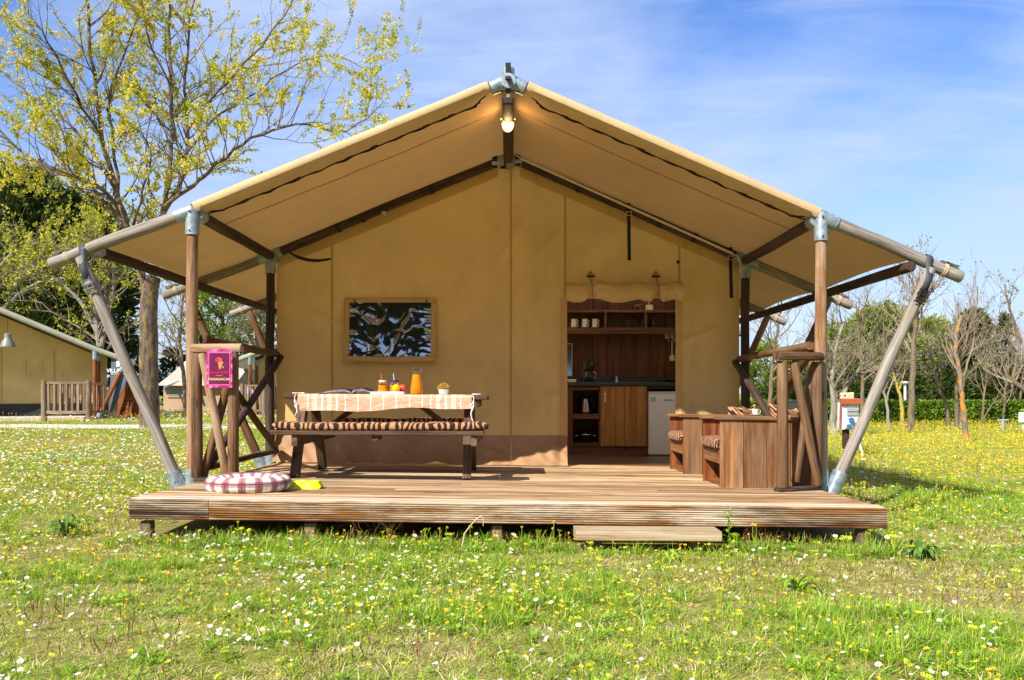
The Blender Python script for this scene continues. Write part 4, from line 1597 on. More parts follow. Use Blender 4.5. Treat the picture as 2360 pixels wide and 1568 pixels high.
def jar(x, Y, z, lid, straw, label, tilt, juice=True, glass=None):
    j = thing('jar', (x, Y, z), label, 'jar', 'drinking jars')
    c = Vector((x, Y, z))
    MB().lathe(c, [(0.0, 0.001), (0.036, 0.001), (0.0405, 0.006), (0.0405, 0.066), (0.036, 0.078), (0.032, 0.084), (0.032, 0.09)], 24).build('jar_glass', glass or M['glass'], j)
    if juice:
        MB().lathe(c, [(0.0, 0.004), (0.0375, 0.004), (0.038, 0.01), (0.038, 0.06), (0.0, 0.0605)], 24).build('juice', M['juice'], j)
    MB().lathe(c, [(0.0335, 0.086), (0.035, 0.087), (0.035, 0.101), (0.033, 0.103), (0.0, 0.103)], 24).build('jar_lid', lid, j)
    MB().tube([c + Vector((0.006, 0, 0.02)), c + Vector((tilt, 0.01, 0.162))], 0.004, 8).build('straw', straw, j)
    h = MB()
    h.tube([c + Vector((-0.04 - 0.022 * math.sin(a), -0.006, 0.036 + 0.026 * math.cos(a))) for a in [R(k) for k in range(0, 181, 20)]], 0.0045, 8)
    h.build('handle', glass or M['glass'], j)
    return j


zj = ztop(x0) + 0.0175
jar(tpx(712, YJ + 0.07), YJ + 0.07, zj, M['lid_pink'], M['straw_red'], 'glass jar of orange juice with pale pink lid on the tray', -0.018)
jar(tpx(898, YJ + 0.07), YJ + 0.07, zj, M['lid_purple'], M['straw_mint'], 'glass jar of orange juice with purple lid on the tray', -0.012)


def fruit(x, Y, z, r, mat, label, name, sq=0.95):
    m = MB()
    prof = [(0.0, 0.02 * r)]
    for i in range(1, 12):
        a = -math.pi / 2 + math.pi * i / 12
        prof.append((r * math.cos(a), r * sq * (1 + math.sin(a))))
    prof += [(r * 0.12, 2 * r * sq * 0.985), (0.0, 2 * r * sq * 0.95)]
    m.lathe((x, Y, z), prof, 22)
    return m.build(name, mat, None, label=label, cat='fruit')


t = NT('lemon_skin')
lz = t.noise(t.geo(), 420, 2)
t.set(Base_Color=lin('f4b400'), Roughness=0.4)
t.bump(lz, 0.25, 0.003)
M['lemon'] = t.m
t = NT('peach_skin')
pz_ = t.noise(t.geo((1, 1, 1)), 22, 4)
t.set(Base_Color=t.ramp(pz_, [(0.35, lin('c02a18')), (0.6, lin('d84a2a')), (0.72, lin('eaa060'))]), Roughness=0.35)
M['apple'] = t.m
fruit(tpx(926, YJ - 0.005), YJ - 0.005, zj, 0.0365, M['lemon'], 'yellow orange fruit in front of the purple-lidded jar', 'citrus_fruit')
fruit(tpx(1024, YJ + 0.045), YJ + 0.045, zj, 0.036, M['apple'], 'red apple on the tray between the jar and the jug', 'apple')

YG = 7.5
xj = tpx(1248, YG)
zj2 = ztop(xj)
jug = thing('glass_jug', (xj, YG, zj2), 'tall glass jug filled with orange juice on the tablecloth', 'jug')
JP = [(0.0, 0.002), (0.044, 0.002), (0.053, 0.012), (0.056, 0.035), (0.052, 0.075), (0.044, 0.125), (0.037, 0.17), (0.0345, 0.19)]
MB().lathe((xj, YG, zj2), JP + [(0.035, 0.2), (0.036, 0.225)], 30).build('jug_body', M['glass'], jug)
MB().lathe((xj, YG, zj2), [(r * 0.93, z + 0.003) for r, z in JP[:-1]] + [(0.0335, 0.172), (0.0, 0.1725)], 30).build('juice', M['juice'], jug)
m = MB()
m.lathe((xj, YG, zj2), [(0.0365, 0.188), (0.037, 0.19), (0.037, 0.194), (0.0355, 0.195)], 30)
m.build('collar', M['steel'], jug)
sp = MB()
sp.grid(lambda u, v: (lambda a: Vector((xj + 0.036 * math.cos(a) * (1 - 0.12 * v) - 0.012 * v * math.cos(a - math.pi) * 0, YG + 0.036 * math.sin(a), zj2 + 0.21 + v * (0.014 + 0.016 * (0.5 - 0.5 * math.cos(a))))))(2 * math.pi * u), 30, 4)
sp.build('spout', M['glass'], jug)
h = MB()
h.tube([Vector((xj, YG, zj2)) + Vector((a, 0, b)) for a, b in ((0.034, 0.197), (0.046, 0.206), (0.058, 0.196), (0.062, 0.17), (0.062, 0.13), (0.058, 0.112), (0.047, 0.108))], 0.0045, 10)
h.build('handle', M['glass'], jug)

xp = tpx(1671, YG)
zp = ztop(xp)
pot = thing('flower_pot', (xp, YG, zp), 'small white pot of orange flowers on the tablecloth', 'potted plant')
MB().lathe((xp, YG, zp), [(0.0, 0.001), (0.03, 0.001), (0.036, 0.006), (0.043, 0.03), (0.0455, 0.046), (0.042, 0.046), (0.038, 0.03), (0.0, 0.03)], 8).build('pot', M['white'], pot, smooth=False)


def leaf_cloud(name, n, fn, size, mat, parent, ratio=0.5, tints=None, flat=0.0, **tags):
    """Many small leaf faces: fn(i) gives centre and outward direction (or None)."""
    vs_, fs, tn = [], [], []
    for i in range(n):
        c, d = fn(i)
        d = Vector(d) if d is not None else Vector((rnd.gauss(0, 1), rnd.gauss(0, 1), rnd.gauss(0, 1)))
        d.normalize()
        a = d.cross(Vector((rnd.gauss(0, 1), rnd.gauss(0, 1), rnd.gauss(0, 1))))
        a.normalize()
        s_ = size * rnd.uniform(0.6, 1.3)
        b = len(vs_)
        c = Vector(c)
        bn = d.cross(a)
        vs_ += [c, c + d * (s_ * 0.5) + a * (s_ * ratio * 0.5) + bn * s_ * 0.08, c + d * s_, c + d * (s_ * 0.5) - a * (s_ * ratio * 0.5) + bn * s_ * 0.08]
        fs.append((b, b + 1, b + 2, b + 3))
        tn.append(tints(i) if tints else rnd.random())
    m = MB()
    m.add(vs_, fs)
    o = m.build(name, mat, parent, smooth=False, **tags)
    tint_mesh(o, tn)
    return o


M['pot_leaf'] = leafmat('pot_leaves', [lin('5c9a1c'), lin('a8cc3c'), lin('c8e060')])
M['pot_flower'] = leafmat('pot_petals', [lin('e88a3c'), lin('f0a860'), lin('e87a50'), lin('c8d860')])
rnd.seed(3)
pc_ = Vector((xp, YG, zp + 0.045))


def dome(r0, r1, zlo):
    def f(i):
        a, e = rnd.uniform(0, 2 * math.pi), rnd.uniform(zlo, 1.4)
        d = Vector((math.cos(a) * math.cos(e), math.sin(a) * math.cos(e), math.sin(e)))
        return pc_ + Vector((d.x * r1, d.y * r1, d.z * r1 * 1.05)) * rnd.uniform(r0, 1), d + Vector((rnd.gauss(0, .4), rnd.gauss(0, .4), rnd.gauss(0, .4)))
    return f


leaf_cloud('leaves', 260, dome(0.3, 0.046, -0.1), 0.016, M['pot_leaf'], pot, kind='stuff')
leaf_cloud('flowers', 260, dome(0.85, 0.05, 0.25), 0.011, M['pot_flower'], pot, 0.9, kind='stuff')

# ------------------------------------------------------------------ dog bed and bowl
t = NT('plaid_fleece')
lv = t.lc((1, 1, 1), rand=False)
sp_ = t.n('ShaderNodeSeparateXYZ', {0: lv})


def band(sock, freq, lo, hi, ph=0.0):
    fr_ = t.math('FRACT', t.math('MULTIPLY_ADD', sock, freq, ph))
    a = t.math('GREATER_THAN', fr_, lo)
    b = t.math('LESS_THAN', fr_, hi)
    return t.math('MULTIPLY', a, b)


u_, v_ = sp_.outputs[0], sp_.outputs[1]
c0 = lin('eee6e0')
b1 = t.math('MULTIPLY', band(u_, 16, 0.08, 0.54), 0.82)
b2 = t.math('MULTIPLY', band(v_, 4, 0.08, 0.5, 0.15), 0.7)
col = t.mix(b1, c0, lin('8a3c38'))
col = t.mix(b2, col, lin('7c2f2c'))
col = t.mix(t.math('MULTIPLY', band(u_, 16, 0.27, 0.33), 0.75), col, lin('5c1216'))
col = t.mix(t.math('MULTIPLY', band(v_, 4, 0.26, 0.36, 0.15), 0.85), col, lin('5c1216'))
col = t.mix(t.math('MULTIPLY', band(u_, 16, 0.74, 0.77), 0.5), col, lin('55555a'))
fz = t.noise(t.geo(), 300, 3)
t.set(Base_Color=col, Roughness=0.95)
t.b.inputs['Sheen Weight'].default_value = 0.3
t.bump(fz, 0.5, 0.004)
M['plaid'] = t.m
bc = P(572, 1117, 6.22)
bcx, bcy = bc.x, 6.22
bz = zd(bcx, bcy)
bed = thing('pet_bed', (bcx, bcy, bz), 'round plaid dog bed in red and white on the deck', 'pet bed')


def torus(u, v):
    a, b = 2 * math.pi * u, 2 * math.pi * v
    sc = 1 + 0.05 * math.sin(a * 9) * 0.5 + 0.03 * nz3(math.cos(a) * 2, math.sin(a) * 2, 1)
    Rr, rr = 0.236, 0.062 * sc
    zz = 0.052 + 0.056 * math.sin(b) * sc
    if zz < 0.0:
        zz = 0.0
    # gathered pleats towards the inside
    rad = Rr + rr * math.cos(b) + 0.004 * math.sin(a * 40) * (0.5 - 0.5 * math.cos(b))
    return Vector((bcx + rad * math.cos(a), bcy + rad * math.sin(a) * 0.92, bz + zz))


m = MB()
m.grid(torus, 120, 24, lambda u, v: (u, v, 0))
m.build('rim_cushion', M['plaid'], bed)
m = MB()
m.grid(lambda u, v: Vector((bcx + 0.19 * v * math.cos(2 * math.pi * u), bcy + 0.175 * v * math.sin(2 * math.pi * u), bz + 0.06 + 0.03 * (1 - v * v) + 0.01 * nz3(u * 5, v * 5, 1))), 40, 8)
M['fleece'] = plain('cream_fleece', lin('e8dccc'), 0.95, scale=200, bump=0.4)
m.build('inner_pad', M['fleece'], bed)

M['lime'] = plain('lime_plastic', lin('d8ee10'), 0.3, var=0.03)
bx_, by_ = P(706, 0, 6.42).x, 6.42
bz2 = zd(bx_, by_)
bowl = MB()


def bowl_pt(u, v):
    # double bowl: rounded oblong skirt with an arched foot, two hollows on top
    a = 2 * math.pi * u
    ex = lambda c, p: (abs(c) ** p) * (1 if c > 0 else -1)
    cx_, cy_ = ex(math.cos(a), 0.6), ex(math.sin(a), 0.6)
    waist = 1 - 0.10 * math.exp(-(cx_ / 0.25) ** 2)
    if v < 0.5:
        s_ = v / 0.5
        hx, hy = lerp(0.122, 0.095, s_), lerp(0.078, 0.06, s_) * waist
        foot = 0.016 * max(0, 1 - abs(abs(cx_) - 0.95) * 9) * (1 if abs(cy_) < 0.75 else 0.3) * (1 - s_)
        return Vector((bx_ + cx_ * hx, by_ + cy_ * hy, bz2 + foot + 0.052 * s_ - 0.004 * math.exp(-(cx_ / 0.2) ** 2) * s_))
    s_ = (v - 0.5) / 0.5
    k_ = 1 - s_
    xx, yy = cx_ * 0.095 * k_, cy_ * 0.06 * waist * k_
    dep = 0.036 * (max(0, 1 - ((abs(xx) - 0.046) / 0.04) ** 2 - (yy / 0.048) ** 2)) ** 0.5
    return Vector((bx_ + xx, by_ + yy, bz2 + 0.054 - dep))


bowl.grid(bowl_pt, 72, 28)
bowl.build('pet_bowl', M['lime'], None, label='bright yellow-green double food bowl next to the plaid dog bed', cat='bowl')

# ------------------------------------------------------------------ wooden armchairs
def armchair(xf, yn, yf, label, near):
    h, dp = 0.56, 0.735
    zb = zd(xf + 0.3, (yn + yf) / 2)
    c = thing('wooden_armchair', (xf + dp / 2, (yn + yf) / 2, zb), label, 'armchair', 'boxy wooden armchairs')
    th = 0.034
    nb = 4
    bwid = dp / nb
    for side, yy in (('n', yn + th / 2), ('f', yf - th / 2)):
        for i in range(nb):
            xx = xf + bwid * (i + 0.5)
            mat = M['chair'] if side == 'n' else M['chair_red']
            MB().box((xx, yy + rnd.uniform(-0.0015, 0.0015), zd(xx, yy) + (h - 0.03) / 2), (bwid - 0.004, th, h - 0.03), 0.003, 2).build('side_board', mat, c)
        MB().beam((xf - 0.026, yy + (0.01 if side == 'n' else -0.01), zd(xf, yy) + h - 0.0145), (xf + dp + 0.02, yy + (0.01 if side == 'n' else -0.01), zd(xf + dp, yy) + h - 0.0145), 0.095, 0.027).build('arm_top', M['chair'], c)
    y0, y1 = yn + th, yf - th
    MB().beam((xf + 0.02, y0, zb + 0.235), (xf + 0.02, y1, zb + 0.235), 0.028, 0.09, (0, 0, 1)).build('seat_rail', M['chair'], c)
    for i in range(4):
        xx = xf + 0.07 + i * 0.14
        MB().beam((xx, y0, zb + 0.285), (xx, y1, zb + 0.285), 0.13, 0.02).build('seat_slat', M['chair'], c)
    for i in range(3):
        z0 = zb + 0.30 + i * 0.1
        MB().beam((xf + 0.60 + i * 0.03, y0, z0 + 0.05), (xf + 0.60 + i * 0.03, y1, z0 + 0.05), 0.022, 0.095).build('back_slat', M['chair'], c)
    MB().beam((xf + 0.05, y0, zb + 0.03), (xf + 0.05, y1, zb + 0.03), 0.03, 0.05).build('foot_rail', M['chair_red'], c)
    # seat cushion wraps over the front edge
    m = MB()

    def cu(u, v):
        a = 2 * math.pi * v
        cs, sn = math.cos(a), math.sin(a)
        xx = xf + 0.25 + 0.285 * (abs(cs) ** 0.3) * (1 if cs > 0 else -1)
        zz = zb + 0.345 + 0.05 * (abs(sn) ** 0.6) * (1 if sn > 0 else -1) + 0.006 * nz3(u * 4, v * 5, xf)
        e = min(1, min(u, 1 - u) * 12) ** 0.5
        return Vector((xx + (1 - e) * 0.02 * (-1 if cs > 0 else 1), lerp(y0 + 0.008, y1 - 0.008, u), zb + 0.345 + (zz - zb - 0.345) * (0.5 + 0.5 * e)))
    m.grid(cu, 30, 40, lambda u, v: (u * 0.6 + yn, v * 1.0 + yn, 0))
    m.add([cu(0, i / 40) for i in range(40)], [tuple(range(40))])
    m.add([cu(1, i / 40) for i in range(40)], [tuple(range(39, -1, -1))])
    m.build('seat_cushion', M['tiger'], None, label='tiger-print seat pad on the armchair ' + near, cat='cushion', group='armchair seat pads')
    return c


rnd.seed(17)
armchair(1.628, 6.89, 7.53, 'boxy wooden armchair nearest the front of the deck', 'nearest the front of the deck')
armchair(1.605, 8.26, 8.97, 'boxy wooden armchair standing closer to the tent doorway', 'standing closer to the doorway')


def pillow(px0, px1, pyt, Y, lean, label, seed):
    x0_, x1_ = (px0 - CX) * Y / F, (px1 - CX) * Y / F
    w = (x1_ - x0_) / 2
    c = Vector(((x0_ + x1_) / 2, Y, 0))
    zt_ = CZ + (HY - pyt) * Y / F
    hh = 0.2
    m = MB()

    def pf(sgn_):
        def f(u, v):
            a, b = 2 * u - 1, 2 * v - 1
            th_ = 0.075 * ((1 - abs(a) ** 2.6) * (1 - abs(b) ** 2.6)) ** 0.5
            corner = 1 - 0.10 * (1 - abs(a) ** 2) * abs(b) ** 3
            x = c.x + a * w * (1 - 0.08 * (1 - b * b) * abs(a))
            z = zt_ - hh + b * hh * corner + 0.06 * nz3(a * 1.5, b * 1.5, seed) + lean * a * 0.14 - 0.03 * abs(b) * (1 - a * a)
            return Vector((x, c.y + sgn_ * th_ + 0.10 * b * 0.5 + 0.02 * nz3(a * 3, b * 3, seed + 4), z))
        return f
    m.grid(pf(-1), 26, 26, lambda u, v: (v * 0.4 + u * 0.3 + seed, u * 0.5 + seed, 0))
    m.grid(pf(1), 26, 26, lambda u, v: (v * 0.55 + seed + 3, u * 0.5 + seed, 0))
    m.build('scatter_cushion', M['tiger'], None, label=label, cat='cushion', group='cushions leaning in the armchairs')


pillow(1678, 1745, 932, 8.6, 0.25, 'tiger-print cushion leaning in the armchair closer to the doorway', 2.0)
pillow(1775, 1846, 931, 7.25, -0.3, 'tiger-print cushion leaning in the armchair nearest the deck front', 6.0)
# white cup on the arm, dark bag and pink bottle behind the railing
def mug(c, label, group, saucer=True, stacked=1, s=1.0, name='cup'):
    o = thing(name, c, label, 'cups' if stacked > 1 else 'cup', group)
    z = 0.0
    c = Vector(c)
    if saucer:
        MB().lathe(c, [(0.0, 0.0), (0.03 * s, 0.0), (0.058 * s, 0.009 * s), (0.056 * s, 0.011 * s), (0.03 * s, 0.004 * s), (0.0, 0.004 * s)], 20).build('saucer', M['china'], o)
        z = 0.005 * s
    for k in range(stacked):
        cc = c + Vector((0.004 * k, 0, z + k * 0.046 * s))
        MB().lathe(cc, [(0.0, 0.0), (0.022 * s, 0.0), (0.031 * s, 0.016 * s), (0.037 * s, 0.06 * s), (0.035 * s, 0.06 * s), (0.028 * s, 0.018 * s), (0.0, 0.006 * s)], 20).build('cup_body', M['china'], o)
        h = MB()
        h.tube([cc + Vector((0.034 * s + 0.02 * s * math.sin(a), 0, 0.034 * s + 0.018 * s * math.cos(a))) for a in [R(q_) for q_ in range(0, 181, 20)]], 0.0035 * s, 8)
        h.build('handle', M['china'], o)
    return o


M['china'] = plain('white_china', lin('e6e0d4'), 0.25)
mug(Vector((P(1740, 0, 8.3).x, 8.3, zd(2.2, 8.3) + 0.56)), 'white cup on the arm of the armchair closer to the doorway', None, True, 1, 0.9)
bag = MB()
bc_ = P(1842, 950, 7.6)
bag.grid(lambda u, v: bc_ + Vector((0.16 * math.cos(2 * math.pi * u) * math.sin(math.pi * v) ** 0.6, 0.1 * math.sin(2 * math.pi * u) * math.sin(math.pi * v) ** 0.6, 0.09 * -math.cos(math.pi * v) * (1 + 0.3 * nz3(u * 4, v * 4, 1)))), 24, 14)
bag.build('black_bag', M['black'], None, label='soft black bag behind the arm of the armchair near the railing', cat='bag')

# ------------------------------------------------------------------ kitchen behind the doorway
C5 = lambda x, y, Y: P((2200 + x * 600 / 1045) / 1.7363, (1050 + y * 900 / 1568) / 1.7363, Y)
YK, YKB, YSH = 11.26, 11.86, 11.62
fl = thing('inner_floor', (1.1, 10.3, zd(1.1, 10.3)), 'dark plank floor inside the tent doorway', 'floor')
yy = DY1 + 0.12
while yy < 11.9:
    MB().beam((0.3, yy, zd(0.3, yy) - 0.004), (2.3, yy, zd(2.3, yy) - 0.004), 0.138, 0.02).build('plank', M['floor_in'], fl)
    yy += 0.142
kw = thing('kitchen_wall', C5(500, 1100, YKB), 'dark stained plank wall at the back of the tent kitchen', 'wall')
bx_e = [20, 95, 195, 298, 400, 500, 602, 705, 805, 905, 1005]
zlo, zhi = 0.2, C5(0, 120, YKB).z
for a, b in zip(bx_e, bx_e[1:]):
    xa, xb = C5(a, 0, YKB).x, C5(b, 0, YKB).x
    MB().box(((xa + xb) / 2, YKB + 0.012 + rnd.uniform(-0.002, 0.002), (zlo + zhi) / 2), (xb - xa - 0.005, 0.02, zhi - zlo), 0.003, 2).build('plank', M['kit_dark'], kw)
# back shelf
MB().box((1.3, YKB + 0.04, (zlo + zhi) / 2), (2.2, 0.012, zhi - zlo), 0.002, 0).build('backing', M['kit_dark'], kw)  # added behind the planks to block light in the gaps
sh = thing('kitchen_shelf', C5(500, 500, YSH), 'dark wooden wall shelf with two dividers above the worktop', 'shelf')
xa, xb = C5(60, 0, YSH).x, C5(960, 0, YSH).x


def hboard(name, y0, y1, par, mat, Yf, Yb, xa_, xb_):
    z0, z1 = C5(0, y1, Yf).z, C5(0, y0, Yf).z
    MB().box(((xa_ + xb_) / 2, (Yf + Yb) / 2, (z0 + z1) / 2), (xb_ - xa_, Yb - Yf, z1 - z0), 0.003, 0).build(name, mat, par)


hboard('shelf_board', 333, 350, sh, M['kit_frame'], YSH, YKB, xa, xb)
hboard('shelf_board', 456, 470, sh, M['kit_frame'], YSH + 0.02, YKB, xa, xb)
hboard('shelf_apron', 456, 500, sh, M['kit_frame'], YSH, YSH + 0.019, xa, xb)
for xd in (388, 668):
    c0_, c1_ = C5(xd - 8, 455, YSH + 0.004), C5(xd + 8, 351, YSH + 0.004)
    MB().box(((c0_.x + c1_.x) / 2, (YSH + YKB) / 2 + 0.002, (c0_.z + c1_.z) / 2), (c1_.x - c0_.x, YKB - YSH - 0.004, c1_.z - c0_.z - 0.002), 0.003, 2).build('divider', M['kit_frame'], sh)
# base units
ku = thing('kitchen_unit', C5(400, 1345, YK), 'wooden kitchen unit with open shelves, plank doors and dark worktop', 'kitchen unit')


def vpanel(name, x0, x1, y0, y1, Yf, th_, mat, par=ku, along_=2, bev=0.003):
    a, b = C5(x0, y1, Yf), C5(x1, y0, Yf)
    return MB().box(((a.x + b.x) / 2, Yf + th_ / 2, (a.z + b.z) / 2), (b.x - a.x, th_, b.z - a.z), bev, along_).build(name, mat, par)


vpanel('side_panel', 122, 160, 866, 1345, YK, 0.55, M['kit_frame'])
vpanel('side_panel', 342, 352, 866, 1284, YK + 0.012, 0.5, M['kit_frame'])
vpanel('frame_rail', 161, 341, 868, 892, YK, 0.03, M['kit_frame'], along_=0)
vpanel('shelf_board', 161, 341, 1058, 1092, YK + 0.005, 0.5, M['kit_frame'], along_=0)
vpanel('shelf_board', 161, 341, 1260, 1284, YK + 0.005, 0.5, M['kit_frame'], along_=0)
vpanel('back_panel', 150, 352, 880, 1270, YK + 0.52, 0.012, M['kit_dark'])
vpanel('plinth', 145, 684, 1287, 1345, YK + 0.012, 0.03, M['kit_frame'], along_=0)
vpanel('side_panel', 673, 681, 868, 1345, YK + 0.004, 0.55, M['kit_frame'])
vpanel('side_panel', 955, 985, 868, 1345, YK + 0.004, 0.55, M['kit_frame'])
vpanel('frame_rail', 682, 954, 866, 882, YK + 0.01, 0.03, M['kit_dark'], along_=0)
do = None
for i, (a, b) in enumerate(((353, 457.5), (459, 564.5), (566, 672))):
    d_ = vpanel('door_board', a, b, 866, 1283, YK - 0.018 + rnd.uniform(-0.001, 0.001), 0.022, M['kit_door'])
    if i == 0:
        do = d_
hm = MB()
hc = C5(383, 946, YK - 0.018)
hm.tube([hc + Vector((0, 0.0, 0.055)), hc + Vector((0, -0.03, 0.045)), hc + Vector((0, -0.034, 0.0)), hc + Vector((0, -0.03, -0.045)), hc + Vector((0, 0.0, -0.055))], 0.0075, 10)
hm.tube([hc + Vector((0, 0.002, 0.052)), hc + Vector((0, -0.012, 0.052))], 0.012, 12)
hm.tube([hc + Vector((0, 0.002, -0.052)), hc + Vector((0, -0.012, -0.052))], 0.012, 12)
hm.build('handle', M['white'], do)
t = NT('speckled_worktop')
sn = t.noise(t.geo(), 260, 3, 0.7)
t.set(Base_Color=t.ramp(sn, [(0.5, lin('23262c')), (0.68, lin('5a6068')), (0.8, lin('9aa2aa'))]), Roughness=0.25)
M['worktop'] = t.m
vpanel('worktop', 60, 985, 838, 864, YK - 0.03, 0.62, M['worktop'], along_=0, bev=0.006)
vpanel('upstand', 60, 985, 800, 838, YKB - 0.022, 0.02, M['worktop'], along_=0)
fa = MB()
fb = C5(462, 838, YK + 0.33)
fa.tube([fb, fb + Vector((0, 0, 0.06)), fb + Vector((0, 0, 0.075))], [0.02, 0.02, 0.014], 14)
fa.tube([fb + Vector((0, 0, 0.05)), fb + Vector((-0.045, -0.05, 0.085)), fb + Vector((-0.08, -0.12, 0.125)), fb + Vector((-0.088, -0.135, 0.115))], [0.012, 0.011, 0.011, 0.012], 10)
fa.tube([fb + Vector((0, 0, 0.07)), fb + Vector((-0.012, -0.02, 0.1))], 0.008, 8)
fa.build('tap', M['steel'], ku)

frg = thing('fridge', C5(800, 1345, YK), 'small white fridge under the worktop', 'fridge')
a, b = C5(684, 1343, YK + 0.0), C5(950, 902, YK + 0.0)
MB().box(((a.x + b.x) / 2, YK + 0.29, (a.z + b.z) / 2), (b.x - a.x, 0.46, b.z - a.z - 0.004), 0.006, 2).build('cabinet', M['fridge'], frg)
dr = MB().box(((a.x + b.x) / 2, YK + 0.028, (a.z + b.z) / 2 - 0.008), (b.x - a.x, 0.05, b.z - a.z - 0.03), 0.012, 2).build('door', M['fridge'], frg)
MB().box(((a.x + b.x) / 2, YK + 0.03, b.z - 0.008), (b.x - a.x, 0.05, 0.016), 0.004, 0).build('top_trim', M['fridge'], frg)
M['print_grey'] = plain('grey_print', lin('4a5058'), 0.5)
M['print_green'] = plain('pale_green_sticker', lin('a8ccb0'), 0.5, var=0.2, scale=60)
text_mesh(None, 'Quadro', 0.036, C5(828, 961, YK + 0.001), (1, 0, 0), (0, 0, 1), M['print_grey'], 'lettering', dr)
ca, cb = C5(702, 972, YK + 0.0005), C5(736, 938, YK + 0.0005)
MB().poly([(ca.x, ca.y, ca.z), (cb.x, ca.y, ca.z), (cb.x, ca.y, cb.z), (ca.x, ca.y, cb.z)], (0, 0.0012, 0)).build('sticker', M['print_green'], dr, smooth=False, fix=True)

# kitchen things
zsh = C5(0, 455, YSH).z
for i, x in enumerate((165, 240, 312)):
    c = C5(x, 0, YSH + 0.08)
    mug(Vector((c.x, YSH + 0.08, zsh)), ('two stacked cream cups on a saucer, leftmost on the kitchen shelf', 'two stacked cream cups on a saucer, middle of three stacks', 'two stacked cream cups on a saucer beside the shelf divider')[i], 'cup stacks on the kitchen shelf', True, 2, 1.05, 'cup_stack')
GL = [(0.0, 0.002), (0.024, 0.002), (0.026, 0.012), (0.03, 0.11), (0.028, 0.11), (0.024, 0.014), (0.0, 0.012)]
for i, x in enumerate((538, 565, 590, 614, 640)):
    c = C5(x, 0, YSH + 0.07)
    MB().lathe((c.x, YSH + 0.07 + 0.03 * (i % 2), zsh), GL, 18).build('drinking_glass', M['glass'], None, label='clear drinking glass, %s of the five in a row on the kitchen shelf' % ('leftmost', 'second from left', 'middle one', 'second from right', 'rightmost')[i], cat='glass', group='glasses on the kitchen shelf')
c = C5(415, 0, YSH + 0.09)
MB().lathe((c.x, YSH + 0.09, zsh), [(0.0, 0.002), (0.022, 0.002), (0.024, 0.02), (0.018, 0.035), (0.018, 0.08), (0.024, 0.095), (0.022, 0.13), (0.014, 0.14), (0.0, 0.142)], 16).build('salt_mill', M['glass'], None, label='tall clear glass next to the left shelf divider', cat='glass')
c = C5(720, 0, YSH + 0.09)
M['dark_jar'] = plain('dark_purple_glass', lin('2a1430'), 0.2)
jar(c.x, YSH + 0.09, zsh, M['dark_jar'], M['straw_blue'], 'dark purple jar with a blue straw on the kitchen shelf', -0.02, False, M['dark_jar'])
# carved elephant on the top board
ze = C5(0, 333, YSH).z
ec = C5(612, 0, YSH + 0.1)
el = MB()
ex_, ey_ = ec.x, YSH + 0.1
el.tube([(ex_ - 0.05, ey_, ze + 0.05), (ex_ - 0.035, ey_, ze + 0.055), (ex_, ey_, ze + 0.058), (ex_ + 0.03, ey_, ze + 0.056), (ex_ + 0.045, ey_, ze + 0.06)], [0.014, 0.028, 0.032, 0.027, 0.016], 14)
el.tube([(ex_ + 0.035, ey_, ze + 0.07), (ex_ + 0.05, ey_, ze + 0.075), (ex_ + 0.068, ey_, ze + 0.068), (ex_ + 0.078, ey_, ze + 0.078), (ex_ + 0.082, ey_, ze + 0.095)], [0.018, 0.02, 0.012, 0.007, 0.005], 12)
for lx_, ly_ in ((-0.032, -0.014), (-0.032, 0.014), (0.026, -0.014), (0.026, 0.014)):
    el.tube([(ex_ + lx_, ey_ + ly_, ze), (ex_ + lx_, ey_ + ly_, ze + 0.045)], [0.011, 0.012], 10)
for s in (-1, 1):
    el.tube([(ex_ + 0.042, ey_ + s * 0.016, ze + 0.078), (ex_ + 0.034, ey_ + s * 0.026, ze + 0.066)], [0.013, 0.010], 8)
el.build('elephant_figurine', M['kit_frame'], None, label='small carved brown elephant on top of the kitchen shelf', cat='figurine')
vp = C5(691, 317, YSH + 0.05)
MB().box(vp, (0.088, 0.05, 0.07), 0.006, 0).tube([vp + Vector((0, 0, 0.03)), vp + Vector((-0.004, 0.02, 0.12))], 0.004, 8).build('junction_box', M['cream'], None, label='cream electric junction box on top of the kitchen shelf', cat='junction box')
for (bx0, by0, wd, hg, lb) in ((815, 518, 0.055, 0.055, 'cream wall socket with plug under the shelf, left of the pair'), (850, 518, 0.05, 0.055, 'cream wall socket with plug under the shelf, right of the pair'), (850, 668, 0.062, 0.075, 'cream switch box on the planks above the worktop')):
    c = C5(bx0, by0, YKB - 0.02)
    m = MB().box(c, (wd, 0.04, hg), 0.006, 2)
    if hg < 0.06:
        m.tube([c + Vector((0, -0.02, -0.005)), c + Vector((0, -0.05, -0.015)), c + Vector((0.012, -0.05, -0.05)), c + Vector((0.03, -0.02, -0.08))], [0.016, 0.014, 0.005, 0.004], 8)
    else:
        m.tube([c + Vector((0.0, 0.0, 0.03)), c + Vector((0.0, 0.0, 0.24))], 0.008, 8)
    m.build('wall_socket', M['cream'], None, label=lb, cat='socket')
M['blackplastic'] = plain('black_plastic', (0.012, 0.012, 0.013, 1), 0.25)
